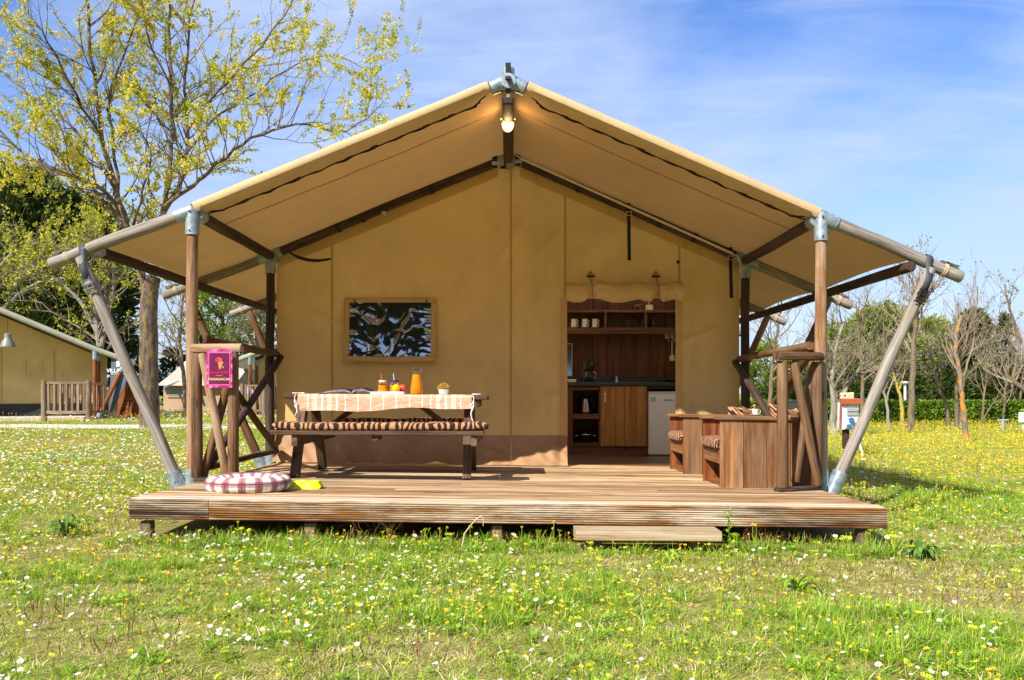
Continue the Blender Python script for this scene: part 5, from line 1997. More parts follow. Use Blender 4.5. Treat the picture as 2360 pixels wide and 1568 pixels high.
# coffee maker
kz = C5(0, 838, YK).z + 0.001
cc = C5(268, 0, YK + 0.22)
cm_ = thing('coffee_maker', (cc.x, YK + 0.22, kz), 'black filter coffee maker with glass pot on the worktop', 'coffee maker')
cx_, cy_ = cc.x, YK + 0.22
m = MB()
m.lathe((cx_, cy_, kz), [(0.0, 0.0), (0.078, 0.0), (0.08, 0.02), (0.06, 0.026), (0.0, 0.026)], 20)
m.build('hot_plate', M['blackplastic'], cm_)
m = MB().box((cx_, cy_ + 0.09, kz + 0.13), (0.13, 0.05, 0.26), 0.01, 2)
m.build('water_tank', M['blackplastic'], cm_)
m = MB()
m.lathe((cx_, cy_, kz + 0.155), [(0.0, 0.0), (0.062, 0.0), (0.076, 0.02), (0.08, 0.11), (0.078, 0.12), (0.0, 0.124)], 22)
m.build('filter_holder', M['blackplastic'], cm_)
M['smoked'] = plain('dark_coffee_glass', (0.03, 0.028, 0.028, 1), 0.05)
m = MB()
m.lathe((cx_, cy_, kz + 0.028), [(0.0, 0.0), (0.05, 0.0), (0.066, 0.03), (0.066, 0.06), (0.048, 0.1), (0.046, 0.115), (0.0, 0.116)], 22)
pt2 = m.build('coffee_pot', M['smoked'], cm_)
m = MB()
m.tube([(cx_ + 0.05, cy_ - 0.02, kz + 0.135), (cx_ + 0.085, cy_ - 0.03, kz + 0.13), (cx_ + 0.098, cy_ - 0.03, kz + 0.10), (cx_ + 0.092, cy_ - 0.03, kz + 0.065), (cx_ + 0.07, cy_ - 0.025, kz + 0.055)], 0.007, 10)
m.build('handle', M['steel'], pt2)
# kettle and pot on the open shelves
z1 = C5(0, 1058, YK).z + 0.001
kc = C5(247, 0, YK + 0.15)
kt = thing('kettle', (kc.x, YK + 0.15, z1), 'brushed steel kettle on the upper open shelf', 'kettle')
kx, ky = kc.x, YK + 0.15
MB().lathe((kx, ky, z1), [(0.0, 0.0), (0.075, 0.0), (0.078, 0.02), (0.074, 0.022)], 24).build('kettle_base', M['blackplastic'], kt)
MB().lathe((kx, ky, z1 + 0.022), [(0.0, 0.0), (0.07, 0.0), (0.069, 0.03), (0.058, 0.11), (0.048, 0.165), (0.046, 0.17)], 24).build('kettle_body', M['steel'], kt)
MB().lathe((kx, ky, z1 + 0.19), [(0.047, 0.0), (0.046, 0.012), (0.03, 0.018), (0.0, 0.02)], 24).build('lid', M['blackplastic'], kt)
m = MB()
m.tube([(kx + 0.045, ky - 0.02, z1 + 0.2), (kx + 0.085, ky - 0.03, z1 + 0.195), (kx + 0.112, ky - 0.03, z1 + 0.15), (kx + 0.108, ky - 0.03, z1 + 0.09), (kx + 0.08, ky - 0.02, z1 + 0.05)], 0.009, 10)
m.build('handle', M['blackplastic'], kt)
z2 = C5(0, 1260, YK).z + 0.001
pc2 = C5(248, 0, YK + 0.17)
pn_ = thing('cooking_pot', (pc2.x, YK + 0.17, z2), 'dark cooking pot with bright rim on the bottom open shelf', 'pot')
px3, py3 = pc2.x, YK + 0.17
M['potdark'] = plain('dark_pot', lin('3a2620'), 0.25, 0.5)
MB().lathe((px3, py3, z2), [(0.0, 0.0), (0.085, 0.0), (0.098, 0.02), (0.106, 0.098)], 26).build('pot_body', M['potdark'], pn_)
MB().lathe((px3, py3, z2), [(0.106, 0.098), (0.11, 0.1), (0.108, 0.108), (0.07, 0.112), (0.02, 0.116), (0.0, 0.116)], 26).build('pot_lid', M['steel'], pn_)
M['aqua'] = plain('aqua_knob', lin('3aa8c0'), 0.4)
MB().lathe((px3, py3, z2 + 0.116), [(0.0, 0.0), (0.014, 0.0), (0.016, 0.008), (0.0, 0.014)], 12).build('lid_knob', M['aqua'], pn_)
m = MB()
for s in (-1, 1):
    m.tube([(px3 + s * 0.1, py3 - 0.03, z2 + 0.085), (px3 + s * 0.13, py3 - 0.03, z2 + 0.088), (px3 + s * 0.13, py3 + 0.03, z2 + 0.088), (px3 + s * 0.1, py3 + 0.03, z2 + 0.085)], 0.005, 8)
m.build('handle', M['steel'], pn_)
# odds and ends on the worktop
bx5 = C5(155, 822, YK + 0.1)
MB().box((bx5.x - 0.03, YK + 0.15, kz + 0.02), (0.16, 0.1, 0.04), 0.008, 0).build('dish_box', M['cream'], None, label='small cream box on the worktop at the doorway edge', cat='box')
pm5 = C5(138, 680, YKB - 0.03)
fr5 = thing('small_mirror', pm5, 'narrow grey mirror on the plank wall at the doorway edge', 'mirror')
MB().box((pm5.x - 0.02, YKB - 0.018, pm5.z), (0.11, 0.02, 0.44), 0.004, 2).build('mirror_frame', M['cream'], fr5)
M['mirror'] = plain('mirror_glass', lin('9aa6b4'), 0.08, 0.9, var=0.05)
MB().box((pm5.x - 0.02, YKB - 0.032, pm5.z), (0.09, 0.006, 0.42), 0.001, 2).build('mirror_glass', M['mirror'], fr5)
pb = C5(850, 838, YK + 0.15)
m = MB()
m.lathe((pb.x + 0.03, YK + 0.2, kz), [(0.0, 0.0), (0.08, 0.0), (0.105, 0.035), (0.1, 0.038), (0.0, 0.03)], 22)
m.tube([(pb.x - 0.06, YK + 0.16, kz + 0.03), (pb.x - 0.14, YK + 0.1, kz + 0.045)], 0.01, 8)
m.build('frying_pan', M['blackplastic'], None, label='black frying pan on the worktop above the fridge', cat='pan')
# ------------------------------------------------------------------ neighbouring lodge tents
M['slab'] = plain('concrete_slab', lin('c4baa8'), 0.9, var=0.15, scale=12)
M['lamp_grey'] = plain('grey_enamel', lin('7c8078'), 0.4)
M['banner_grey'] = plain('grey_banner_cloth', lin('5a6068'), 0.8)
M['banner_white'] = plain('white_print', (0.75, 0.76, 0.78, 1), 0.7)


def lodge(cx, Y, zb, label, sides, wall_in=0.7, depth=5.5):
    """A lodge tent seen from its gable end: log frame, canvas roof, wall, dark skirt, slab."""
    L = thing('lodge_tent', (cx, Y, zb), label, 'tent', 'neighbouring lodge tents')
    rz, jz, tz, hw, tw = zb + 3.02, zb + 1.93, zb + 1.56, 2.475, 3.45

    def pz(x):
        a = abs(x)
        return lerp(rz, jz, a / hw) if a < hw else lerp(jz, tz, (a - hw) / (tw - hw))
    for s in (-1, 1):
        m = MB()
        m.grid(lambda u, v: Vector((cx + s * lerp(0, tw, u), lerp(Y, Y + depth, v), pz(lerp(0, tw, u)) + 0.05 - 0.02 * math.sin(3.14 * ((v * depth) % 1.8) / 1.8))), 16, 20)
        m.build('roof_sheet', M['green_canvas'], L)
        MB().tube([(cx, Y, rz), (cx + s * hw, Y, jz), (cx + s * tw, Y, tz)], 0.075, 10).build('roof_edge', M['green_canvas'], L)
        MB().tube([(cx, Y + wall_in - 0.08, rz - 0.09), (cx + s * hw, Y + wall_in - 0.08, jz - 0.09)], 0.05, 8).build('rafter', M['log_dark'], L)
        for yy in (Y, Y + wall_in):
            MB().log((cx + s * hw, yy, zb), (cx + s * hw, yy, jz - 0.1), 0.055, 0.05).build('post', M['log_red'], L)
            MB().tube([(cx + s * hw, yy, jz - 0.28), (cx + s * hw, yy, jz - 0.02)], 0.062, 10).build('bracket', M['zinc'], L)
        for yy in (Y - 0.05, Y + 2.0):
            a, b = Vector((cx + s * (hw + 0.08), yy, zb + 0.05)), Vector((cx + s * (tw - 0.22), yy, tz + 0.02))
            MB().log(a, b, 0.055, 0.05).build('prop', M['log_red'], L)
            d = (b - a).normalized()
            MB().tube([a - d * 0.05, a + d * 0.22], 0.07, 10).build('foot_sleeve', M['zinc'], L)
            MB().tube([b - d * 0.28, b], 0.062, 10).build('bracket', M['zinc'], L)
        m = MB()
        m.grid(lambda u, v: Vector((cx + s * (hw - 0.05), lerp(Y + wall_in, Y + depth, u), lerp(zb + 0.05, jz - 0.03, v))), 4, 4)
        m.build('side_wall', M['wall'], L)
    yw = Y + wall_in
    m = MB()
    m.grid(lambda u, v: (lambda x: Vector((cx + x, yw + 0.01 * nz3(x * 2, v * 3, cx), lerp(zb + 0.42, pz(x) - 0.02, v))))(lerp(-hw + 0.05, hw - 0.05, u)), 40, 16)
    m.build('front_wall', M['wall'], L)
    m = MB()
    m.grid(lambda u, v: (lambda x: Vector((cx + x, yw - 0.02 - 0.05 * (1 - v) * (0.5 + nz3(x * 4, v * 2, 3)), lerp(zb + 0.1, zb + 0.44, v))))(lerp(-hw, hw, u)), 60, 6)
    m.build('mud_skirt', M['skirt_dark'], L)
    for x in (0.05, 1.35, -1.35):
        MB().box((cx + x, yw - 0.014, zb + 1.2), (0.04, 0.008, 1.5), 0.001, 2).build('wall_seam', M['hem'], L)
    for x in (0.62, 1.02):
        MB().tube([(cx + x * sides, yw - 0.03, zb + 1.62), (cx + x * sides + 0.01, yw - 0.035, zb + 1.45), (cx + x * sides - 0.02, yw - 0.03, zb + 1.28)], 0.016, 6).build('tie_strap', M['rope'], L)
    MB().box((cx, Y + 0.35, zb + 0.03), (5.2, 1.3, 0.14), 0.01, 0).build('slab', M['slab'], L)
    return L


def porch_fence(xa, xb, y, zb, side_to, n, label):
    r = thing('porch_fence', ((xa + xb) / 2, y, zb), label, 'railing', 'porch railings of the neighbouring tents')
    for x in (xa, xb):
        MB().log((x, y, zb - 0.1), (x, y, zb + 1.06), 0.075, 0.07).build('post', M['fence'], r)
    for z, h in ((1.0, 0.06), (0.24, 0.08)):
        MB().beam((xa, y, zb + z), (xb, y, zb + z), 0.05, h).build('rail', M['fence'], r)
    for i in range(n):
        x = lerp(xa, xb, (i + 0.75) / (n + 0.5))
        MB().beam((x, y, zb + 0.27), (x, y, zb + 0.98), 0.06, 0.04, (0, 1, 0)).build('baluster', M['fence'], r)
    x2, y2 = side_to
    for z, h in ((0.98, 0.06), (0.24, 0.08)):
        MB().beam((xb if x2 > xb else xa, y, zb + z), (x2, y2, zb + z), 0.05, h).build('rail', M['fence'], r)
    xs_ = xb if x2 > xb else xa
    for i in range(9):
        t_ = (i + 0.6) / 9.2
        x, yy = lerp(xs_, x2, t_), lerp(y, y2, t_)
        MB().beam((x, yy, zb + 0.27), (x, yy, zb + 0.96), 0.06, 0.04, (0, 1, 0)).build('baluster', M['fence'], r)
    return r


N1 = 23.07
n1x = P(2, 0, N1).x - 0.27
lodge(n1x, N1, 0.26, 'tan lodge tent at the left edge with a pendant lamp', 1, 1.25).rotation_euler = (0, 0, R(21))
porch_fence(P(104, 0, N1 - 0.3).x, P(206, 0, N1 - 0.3).x, N1 - 0.35, 0.26, (P(252, 0, N1 + 0.9).x, N1 + 0.75), 7, 'grey wooden porch railing in front of the lodge tent at the left edge')
N3 = 27.0
lodge(P(762, 0, N3).x, N3, 0.22, 'tan lodge tent seen past the log railing, mostly hidden by the big tent', -1)
porch_fence(P(558, 0, N3 - 0.3).x, P(608, 0, N3 - 0.3).x, N3 - 0.3, 0.22, (P(640, 0, N3).x, N3 + 0.6), 4, 'grey wooden porch railing glimpsed past the crossed log braces')

pl_ = P(18, 800, N1 + 0.3)
pd = thing('pendant_lamp', pl_, 'grey enamel pendant lamp hanging in the porch of the left tent', 'lamp')
MB().lathe(pl_, [(0.185, 0.0), (0.18, 0.03), (0.15, 0.13), (0.095, 0.21), (0.088, 0.24), (0.085, 0.34), (0.06, 0.36), (0.0, 0.365)], 24).build('lamp_shade', M['lamp_grey'], pd)
MB().tube([pl_ + Vector((0, 0, 0.36)), pl_ + Vector((0, 0, 1.15))], 0.008, 6).build('cord', M['black'], pd)

# banner
ba = thing('banner', P(265, 950, N1 + 1.2), 'grey triangular advertising banner with white lettering by the lodge tent', 'banner')
YBn = N1 + 1.1
b = [P(257, 815, YBn), P(300, 828, YBn), P(312, 834, YBn), P(258, 950, YBn), P(251, 948, YBn)]
MB().poly(b, (0, 0.02, 0)).build('banner_cloth', M['banner_grey'], ba, smooth=False, fix=True)
text_mesh(None, 'VILLATENT', 0.145, P(277, 855, YBn) + Vector((0, -0.025, 0)), (1, 0, 0), (0, 0, 1), M['banner_white'], 'lettering', ba, bold=0.003)
text_mesh(None, 'VILLATENT.COM', 0.07, P(277, 862, YBn) + Vector((0, -0.025, 0)), (1, 0, 0), (0, 0, 1), M['banner_white'], 'lettering', ba)
hs = [P(266, 836, YBn), P(278, 826, YBn), P(290, 836, YBn), P(286, 836, YBn), P(286, 846, YBn), P(280, 846, YBn), P(280, 840, YBn), P(276, 840, YBn), P(276, 846, YBn), P(269, 846, YBn), P(269, 836, YBn)]
MB().poly([h_ + Vector((0, -0.02, 0)) for h_ in hs], (0, 0.008, 0)).build('house_logo', M['banner_white'], ba, smooth=False, fix=True)
# dark slatted timber screen behind the banner
scr = thing('timber_screen', P(295, 965, N1 + 1.7), 'brown horizontal-board timber screen behind the grey banner', 'screen')
for i in range(9):
    xa, xb = P(272, 0, N1 + 1.7).x, P(330, 0, N1 + 1.7).x
    z0 = 0.36 + i * 0.125
    MB().beam((xa, N1 + 1.7, z0), (xb, N1 + 1.7, z0), 0.03, 0.118, bev=0.004).build('board', M['log_red'], scr)
for px_ in (284, 310):
    MB().beam(P(px_ + 16, 868, N1 + 1.62), P(px_ - 14, 962, N1 + 1.62), 0.07, 0.05, (0, 1, 0)).build('brace', M['log_red'], scr)
MB().box(((P(272, 0, N1 + 1.7).x + P(330, 0, N1 + 1.7).x) / 2, N1 + 1.75, 0.88), (1.3, 0.02, 1.15), 0.002, 0).build('backing', M['log_dark'], scr)

# pale ridge tent further back
Y5 = 37.0
xa, xb = P(366, 0, Y5).x, P(545, 0, Y5).x
te = thing('ridge_tent', ((xa + xb) / 2, Y5 + 1.2, -0.1), 'pale brown ridge tent far behind the tree trunk', 'tent')
ez, rz5, bz5 = CZ + (HY - 889) * Y5 / F, CZ + (HY - 832) * (Y5 + 2.2) / F, -0.12
for sgn_ in (0, 1):
    MB().grid(lambda u, v: Vector((lerp(xa + 0.3 * v * (1 - u), xb, u), Y5 + 2.2 + (v - 1) * 2.5 * (1 if sgn_ == 0 else -1), lerp(ez, rz5, v) - 0.04 * math.sin(math.pi * v) + 0.02 * nz3(u * 8, v * 3, 1))), 12, 6).build('roof_sheet', M['old_canvas'], te)
MB().grid(lambda u, v: Vector((lerp(xa + 0.15, xb - 0.1, u), Y5 + 0.1, lerp(bz5 + 0.35, ez - 0.02, v))), 12, 4).build('front_wall', M['old_wall'], te)
MB().grid(lambda u, v: Vector((lerp(xa + 0.15, xb - 0.1, u), Y5 + 0.08, lerp(bz5, bz5 + 0.36, v))), 12, 2).build('mud_skirt', M['banner_grey'], te)
MB().add([(xa + 0.15, Y5 + 0.1, bz5), (xa + 0.15, Y5 + 4.3, bz5), (xa + 0.15, Y5 + 4.3, ez), (xa + 0.3, Y5 + 2.2, rz5 - 0.05), (xa + 0.15, Y5 + 0.1, ez)], [(0, 1, 2, 3, 4)])
gs = MB()
gs.add([(xa + 0.15, Y5 + 0.1, bz5), (xa + 0.15, Y5 + 4.3, bz5), (xa + 0.15, Y5 + 4.3, ez), (xa + 0.3, Y5 + 2.2, rz5 - 0.05), (xa + 0.15, Y5 + 0.1, ez)], [(0, 1, 2, 3, 4)])
gs.build('end_wall', M['old_wall'], te, smooth=False)
wx = P(410, 0, Y5).x
MB().box((wx, Y5 + 0.06, CZ + (HY - 905) * Y5 / F), (0.95, 0.03, 0.42), 0.01, 0).build('window_frame', M['old_wall'], te)
MB().box((wx, Y5 + 0.045, CZ + (HY - 905) * Y5 / F), (0.8, 0.02, 0.3), 0.01, 0).build('window_pane', M['lamp_grey'], te)
for px_ in (440, 393):
    MB().tube([P(px_ - 14, 893, Y5 - 0.6), P(px_ + 20, 880, Y5 + 0.2)], 0.05, 8).build('pole_end', M['zinc'], te)

# ------------------------------------------------------------------ electric hook-up box
YE = 14.5
zeb = zg(P(1950, 0, YE).x, YE)
eb = thing('hookup_box', Vector((P(1952, 0, YE).x, YE, zeb)), 'white and rust electric hook-up box on a post with number plate', 'electric box')
M['rust'] = plain('rust_paint', lin('a5522c'), 0.6, var=0.25, scale=30)
M['box_white'] = plain('box_white', lin('dcdcd8'), 0.45)
M['box_grey'] = plain('box_grey', lin('9aa09c'), 0.45)
M['box_blue'] = plain('socket_blue', lin('3a72b0'), 0.4)
M['plate_yellow'] = plain('plate_cream', lin('f0e4a8'), 0.5)
E = lambda px_, py_, dy=0.0: P(px_, py_, YE) + Vector((0, dy, 0))
a, b_ = E(1948, 990), E(1959, 990)
MB().box(((a.x + b_.x) / 2, YE + 0.1, (zeb + a.z) / 2), (0.09, 0.09, a.z - zeb + 0.1), 0.005, 2).build('post', M['log_dark'], eb)
a, b_ = E(1939, 990), E(1979, 928)
MB().box(((a.x + b_.x) / 2, YE + 0.1, (a.z + b_.z) / 2), (b_.x - a.x, 0.2, b_.z - a.z), 0.01, 2).build('housing', M['box_white'], eb)
MB().poly([E(1936, 921, -0.06), E(1981, 921, -0.06), E(1981, 931, -0.06), E(1936, 931, -0.06)], (0, 0.1, 0.02)).build('hood', M['rust'], eb, smooth=False, fix=True)
MB().poly([E(1933.5, 988, -0.02), E(1936.5, 988, -0.02), E(1938.5, 922, -0.02), E(1936, 922, -0.02)], (0, 0.03, 0)).build('side_plate', M['rust'], eb, smooth=False, fix=True)
pln = MB().poly([E(1940.5, 920, 0.1), E(1973, 919, 0.1), E(1972, 904.5, 0.1), E(1941, 906, 0.1)], (0, 0.015, 0)).build('number_plate', M['plate_yellow'], eb, smooth=False, fix=True)
text_mesh(None, '1118  1120', 0.072, E(1956.8, 912.5, 0.094), (1, 0, 0), (0, 0, 1), M['black'], 'lettering', pln)
for (x0_, x1_, y0_, y1_, mt) in ((1951, 1974, 940, 949, 'box_grey'), (1951, 1974, 951, 958, 'box_grey'), (1953, 1975, 961, 974, 'box_white'), (1945, 1962, 975, 988, 'box_white')):
    a, b_ = E(x0_, y1_), E(x1_, y0_)
    MB().box(((a.x + b_.x) / 2, YE - 0.012, (a.z + b_.z) / 2), (b_.x - a.x, 0.05, b_.z - a.z), 0.006, 0).build('cover', M[mt], eb)
for (cx_, cy_) in ((1958, 967), (1953, 982)):
    c = E(cx_, cy_)
    MB().tube([c + Vector((0, -0.02, 0)), c + Vector((0, -0.09, -0.01))], 0.04, 14).build('socket', M['box_blue'], eb)
MB().tube([E(1968, 970, -0.05), E(1974, 985, -0.12), E(1972, 1010, -0.1), E(1982, 1050, -0.1)], 0.02, 8).build('cable', M['box_white'], eb)

# small tap post and a far lamp post
Yt = 27.5
tp_ = Vector((P(2310, 0, Yt).x, Yt, zg(P(2310, 0, Yt).x, Yt)))
tpo = thing('tap_post', tp_, 'short grey tap post on the lawn in front of the hedge', 'tap post')
MB().tube([tp_, tp_ + Vector((0, 0, 0.33))], 0.055, 10).build('post', M['box_grey'], tpo)
MB().tube([tp_ + Vector((-0.17, 0, 0.33)), tp_ + Vector((0.17, 0, 0.34))], 0.03, 8).build('tap_head', M['box_grey'], tpo)
lx_ = P(2085, 0, 38)
lp = thing('lamp_post', Vector((lx_.x, 38, -0.2)), 'thin white lamp post rising behind the hedge', 'lamp post')
MB().tube([(lx_.x, 38, -0.2), (lx_.x, 38, CZ + (HY - 884) * 38 / F)], 0.055, 10).build('pole', M['box_white'], lp)
MB().lathe((lx_.x, 38, CZ + (HY - 886) * 38 / F), [(0.05, 0.0), (0.2, 0.05), (0.22, 0.09), (0.05, 0.13), (0.0, 0.13)], 16).build('lantern', M['box_white'], lp)
wb = P(2357, 962, 27)
MB().box(wb, (0.2, 0.2, 0.3), 0.02, 2).tube([wb - Vector((0, 0, 0.5)), wb], 0.04, 8).build('utility_box', M['box_white'], None, label='white utility box on a short post at the right edge by the hedge', cat='utility box')
# ------------------------------------------------------------------ vegetation
def bark(name, dark, light, patch=None, pamt=0.0, psc=6.0):
    t = NT(name)
    v = t.lc((14, 14, 3.2), True)
    n = t.noise(v, 1.0, 6, 0.65, 0.5)
    n2 = t.noise(t.lc((50, 50, 12)), 1.0, 3)
    col = t.ramp(t.math('ADD', t.math('MULTIPLY', n, 0.7), t.math('MULTIPLY', n2, 0.3)), [(0.36, dark), (0.62, light)])
    if patch:
        p = t.noise(t.geo((psc, psc, psc * 0.6)), 1.0, 4, 0.6)
        col = t.mix(t.math('MULTIPLY', t.ramp(p, [(0.5 if pamt > 0.8 else 0.54, (0, 0, 0, 1)), (0.56 if pamt > 0.8 else 0.6, (1, 1, 1, 1))]), pamt), col, patch)
    t.set(Base_Color=col, Roughness=0.95)
    t.b.inputs['Specular IOR Level'].default_value = 0.1
    t.bump(n, 0.9, 0.03)
    return t.m


M['bark'] = bark('grey_bark', lin('3a3028'), lin('857462'), lin('96813c'), 0.55, 7)
M['bark_pale'] = bark('pale_bark', lin('6c665a'), lin('a8a090'))
M['bark_bare'] = bark('bare_bark', lin('54483a'), lin('8c7c66'), lin('94783c'), 0.4, 3)
M['twig_pale'] = bark('pale_twigs', lin('665c4c'), lin('948870'))
M['twig'] = bark('bare_twigs', lin('6c5e4c'), lin('a0927c'))
M['bark_lichen'] = bark('lichen_bark', lin('5c5248'), lin('9a8c78'), lin('cc861a'), 0.85, 9.0)
M['bark_yellow'] = bark('yellowish_bark', lin('8a7a48'), lin('c0aa60'), lin('b89a30'), 0.7, 3)
M['leaf_spring'] = leafmat('spring_leaves', [lin('7c8a14'), lin('aab422'), lin('d2cc3a'), lin('ecdc62'), lin('dcb850')], 0.42)
M['leaf_fresh'] = leafmat('fresh_leaves', [lin('8c9418'), lin('bcbc2c'), lin('dcd450')], 0.4)
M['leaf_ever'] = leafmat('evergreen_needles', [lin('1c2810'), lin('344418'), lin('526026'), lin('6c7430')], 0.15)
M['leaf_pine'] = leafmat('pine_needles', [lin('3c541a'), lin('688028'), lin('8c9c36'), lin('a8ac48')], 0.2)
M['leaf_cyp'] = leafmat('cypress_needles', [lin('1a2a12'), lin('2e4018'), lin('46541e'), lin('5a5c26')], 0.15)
M['leaf_hedge'] = leafmat('hedge_leaves', [lin('34500f'), lin('5a7c1c'), lin('80a02a'), lin('a8bc48')], 0.25)
M['leaf_olive'] = leafmat('olive_leaves', [lin('6c7048'), lin('8c8c5c'), lin('aaa878')], 0.3)
M['bud'] = leafmat('brown_buds', [lin('8a7048'), lin('a8905c'), lin('b8a468')], 0.3)


def rvec():
    return Vector((rnd.gauss(0, 1), rnd.gauss(0, 1), rnd.gauss(0, 1))).normalized()


def limb(mb, pts, r0, r1, seg):
    n = len(pts)
    mb.tube(pts, [lerp(r0, r1, (i / (n - 1)) ** 0.8) for i in range(n)], seg, False)


def smooth_path(pts, per=4, jit=0.03):
    out = []
    n = len(pts)
    for i in range(n - 1):
        p0, p1, p2, p3 = pts[max(0, i - 1)], pts[i], pts[i + 1], pts[min(n - 1, i + 2)]
        for k in range(per):
            t_ = k / per
            q = 0.5 * ((2 * p1) + (p2 - p0) * t_ + (2 * p0 - 5 * p1 + 4 * p2 - p3) * t_ ** 2 + (3 * p1 - p0 - 3 * p2 + p3) * t_ ** 3)
            out.append(q + rvec() * jit * (1 if out else 0))
    out.append(pts[-1])
    return out


def sprout(mb, tips, p, d, L, r, lev, maxlev, up=0.25, kids=4, wig=0.22, spread=0.75, seg=(6, 5, 4, 3)):
    n = 5 if lev < maxlev else 4
    pts = [p]
    dd = d.normalized()
    for i in range(n):
        dd = (dd + rvec() * wig + Vector((0, 0, up * 0.25))).normalized()
        pts.append(pts[-1] + dd * (L / n))
    limb(mb, pts, r, r * 0.35, seg[min(lev, 3)])
    if lev >= maxlev:
        tips.append(pts)
        return
    for k in range(kids):
        t_ = 0.25 + 0.75 * (k + rnd.random()) / kids
        i = min(n - 1, int(t_ * n))
        q = pts[i].lerp(pts[i + 1], t_ * n - i if t_ * n - i <= 1 else 1)
        base = (pts[i + 1] - pts[i]).normalized()
        side = rvec()
        side = (side - base * side.dot(base)).normalized()
        nd = (base * (1 - spread * 0.55) + side * spread + Vector((0, 0, up))).normalized()
        sprout(mb, tips, q, nd, L * rnd.uniform(0.45, 0.72), r * lerp(0.6, 0.4, t_), lev + 1, maxlev, up, max(2, kids - 1), wig, spread, seg)
    tips.append(pts[-3:])


def leaves_on(name, tips, mat, parent, prob, per, size, clump, ratio=0.6, tintf=None, keep=None, hang=0.0):
    """Leaf clumps strung along the twigs."""
    cs = []
    for pts in tips:
        for a, b in zip(pts, pts[1:]):
            if rnd.random() > prob:
                continue
            if keep and not keep(a):
                continue
            tb = rnd.random()
            cl = clump * rnd.uniform(0.6, 1.4)
            for k in range(int(per * rnd.uniform(0.5, 1.5))):
                q = a.lerp(b, rnd.random()) + rvec() * cl * rnd.random()
                cs.append((q, rvec() + Vector((0, 0, -hang)), min(1, max(0, tb * 0.6 + rnd.random() * 0.4))))
    if not cs:
        return None
    return leaf_cloud(name, len(cs), lambda i: (cs[i][0], cs[i][1]), size, mat, parent, ratio, lambda i: cs[i][2])


# -- the big tree behind the left corner, in yellow-green young leaf
rnd.seed(101)
YT = 18.9
bt = thing('leafing_tree', P(345, 1004, YT), 'tall tree in yellow-green spring leaf behind the left corner', 'tree')
TP = lambda px_, py_, dy=0.0: P(px_, py_, YT + dy)
trunk = MB()
limb(trunk, smooth_path([TP(345, 1012), TP(345, 985), TP(343, 880), TP(342, 760), TP(345, 680), TP(352, 640)], 5, 0.01), 0.23, 0.165, 20)
limb(trunk, [TP(345, 1015), TP(345, 1000), TP(344, 975)], 0.30, 0.19, 20)
trunk.build('trunk', M['bark'], bt)
LIMBS = [
    ([(345, 690), (325, 640), (300, 540), (262, 430), (240, 330), (218, 200), (205, 60), (190, -90)], -0.3, 0.13, 0.035),
    ([(352, 650), (366, 560), (378, 460), (398, 330), (392, 200), (388, 60), (392, -90)], 0.5, 0.12, 0.03),
    ([(372, 500), (415, 420), (432, 300), (425, 180), (440, 40), (470, -90)], 1.2, 0.085, 0.025),
    ([(376, 480), (430, 440), (500, 380), (580, 320), (680, 290), (800, 300), (880, 240)], -0.8, 0.075, 0.015),
    ([(432, 300), (490, 230), (560, 150), (640, 60), (690, -40)], -1.2, 0.055, 0.015),
    ([(420, 360), (500, 270), (580, 220), (680, 150), (780, 130), (860, 170)], 1.5, 0.05, 0.012),
    ([(300, 540), (250, 450), (180, 410), (100, 380), (20, 320), (-80, 200)], -1.0, 0.08, 0.02),
    ([(290, 520), (200, 430), (110, 390), (20, 380), (-90, 370)], 1.0, 0.07, 0.02),
    ([(262, 430), (200, 330), (110, 250), (30, 190), (-60, 120)], 0.8, 0.06, 0.015),
    ([(240, 330), (190, 250), (130, 130), (60, 20), (20, -70)], -1.5, 0.055, 0.015),
    ([(275, 470), (262, 330), (250, 230), (290, 110), (330, 0), (345, -90)], 0.3, 0.06, 0.015),
    ([(218, 200), (260, 90), (270, -20), (300, -100)], 1.0, 0.04, 0.012),
    ([(392, 200), (350, 110), (330, 30), (310, -80)], -0.9, 0.04, 0.012),
    ([(398, 330), (345, 250), (310, 210), (280, 190)], 1.1, 0.035, 0.01),
    ([(300, 540), (330, 440), (345, 360), (310, 260)], -1.4, 0.05, 0.012),
    ([(376, 480), (340, 420), (335, 330), (350, 240)], 2.0, 0.045, 0.012),
]
branches, tips = MB(), []
for pl4, dy, r0, r1 in LIMBS:
    pts = smooth_path([TP(x_, y_, dy * min(1, i / 2.5)) for i, (x_, y_) in enumerate(pl4)], 4, 0.035)
    limb(branches, pts, r0 * 0.68, r1 * 0.68, 9)
    n = len(pts)
    for i in range(3, n - 1):
        for rep in range(2 if r0 < 0.1 else 1):
            if rnd.random() < 0.9:
                base = (pts[i + 1] - pts[i]).normalized()
                s_ = rvec()
                s_ = (s_ - base * s_.dot(base)).normalized()
                s_.y *= 0.8
                dd = (base * 0.55 + s_ * 0.8 + Vector((0, 0, 0.25))).normalized()
                sprout(branches, tips, pts[i].lerp(pts[i + 1], rnd.random()), dd, rnd.uniform(0.7, 1.5), lerp(r0, r1, i / n) * 0.26, 1, 2, 0.22, 4, 0.25, 0.8, (6, 5, 4, 3))
branches.build('branches', M['bark'], bt)
leaves_on('crown', tips, M['leaf_spring'], bt, 0.66, 25, 0.05, 0.088, 0.75, hang=0.2, keep=lambda q: nz3(q.x * 1.1, q.y * 1.1, q.z * 1.1) + 0.5 * nz3(q.x * 3, q.y * 3, q.z * 3) > -0.12)


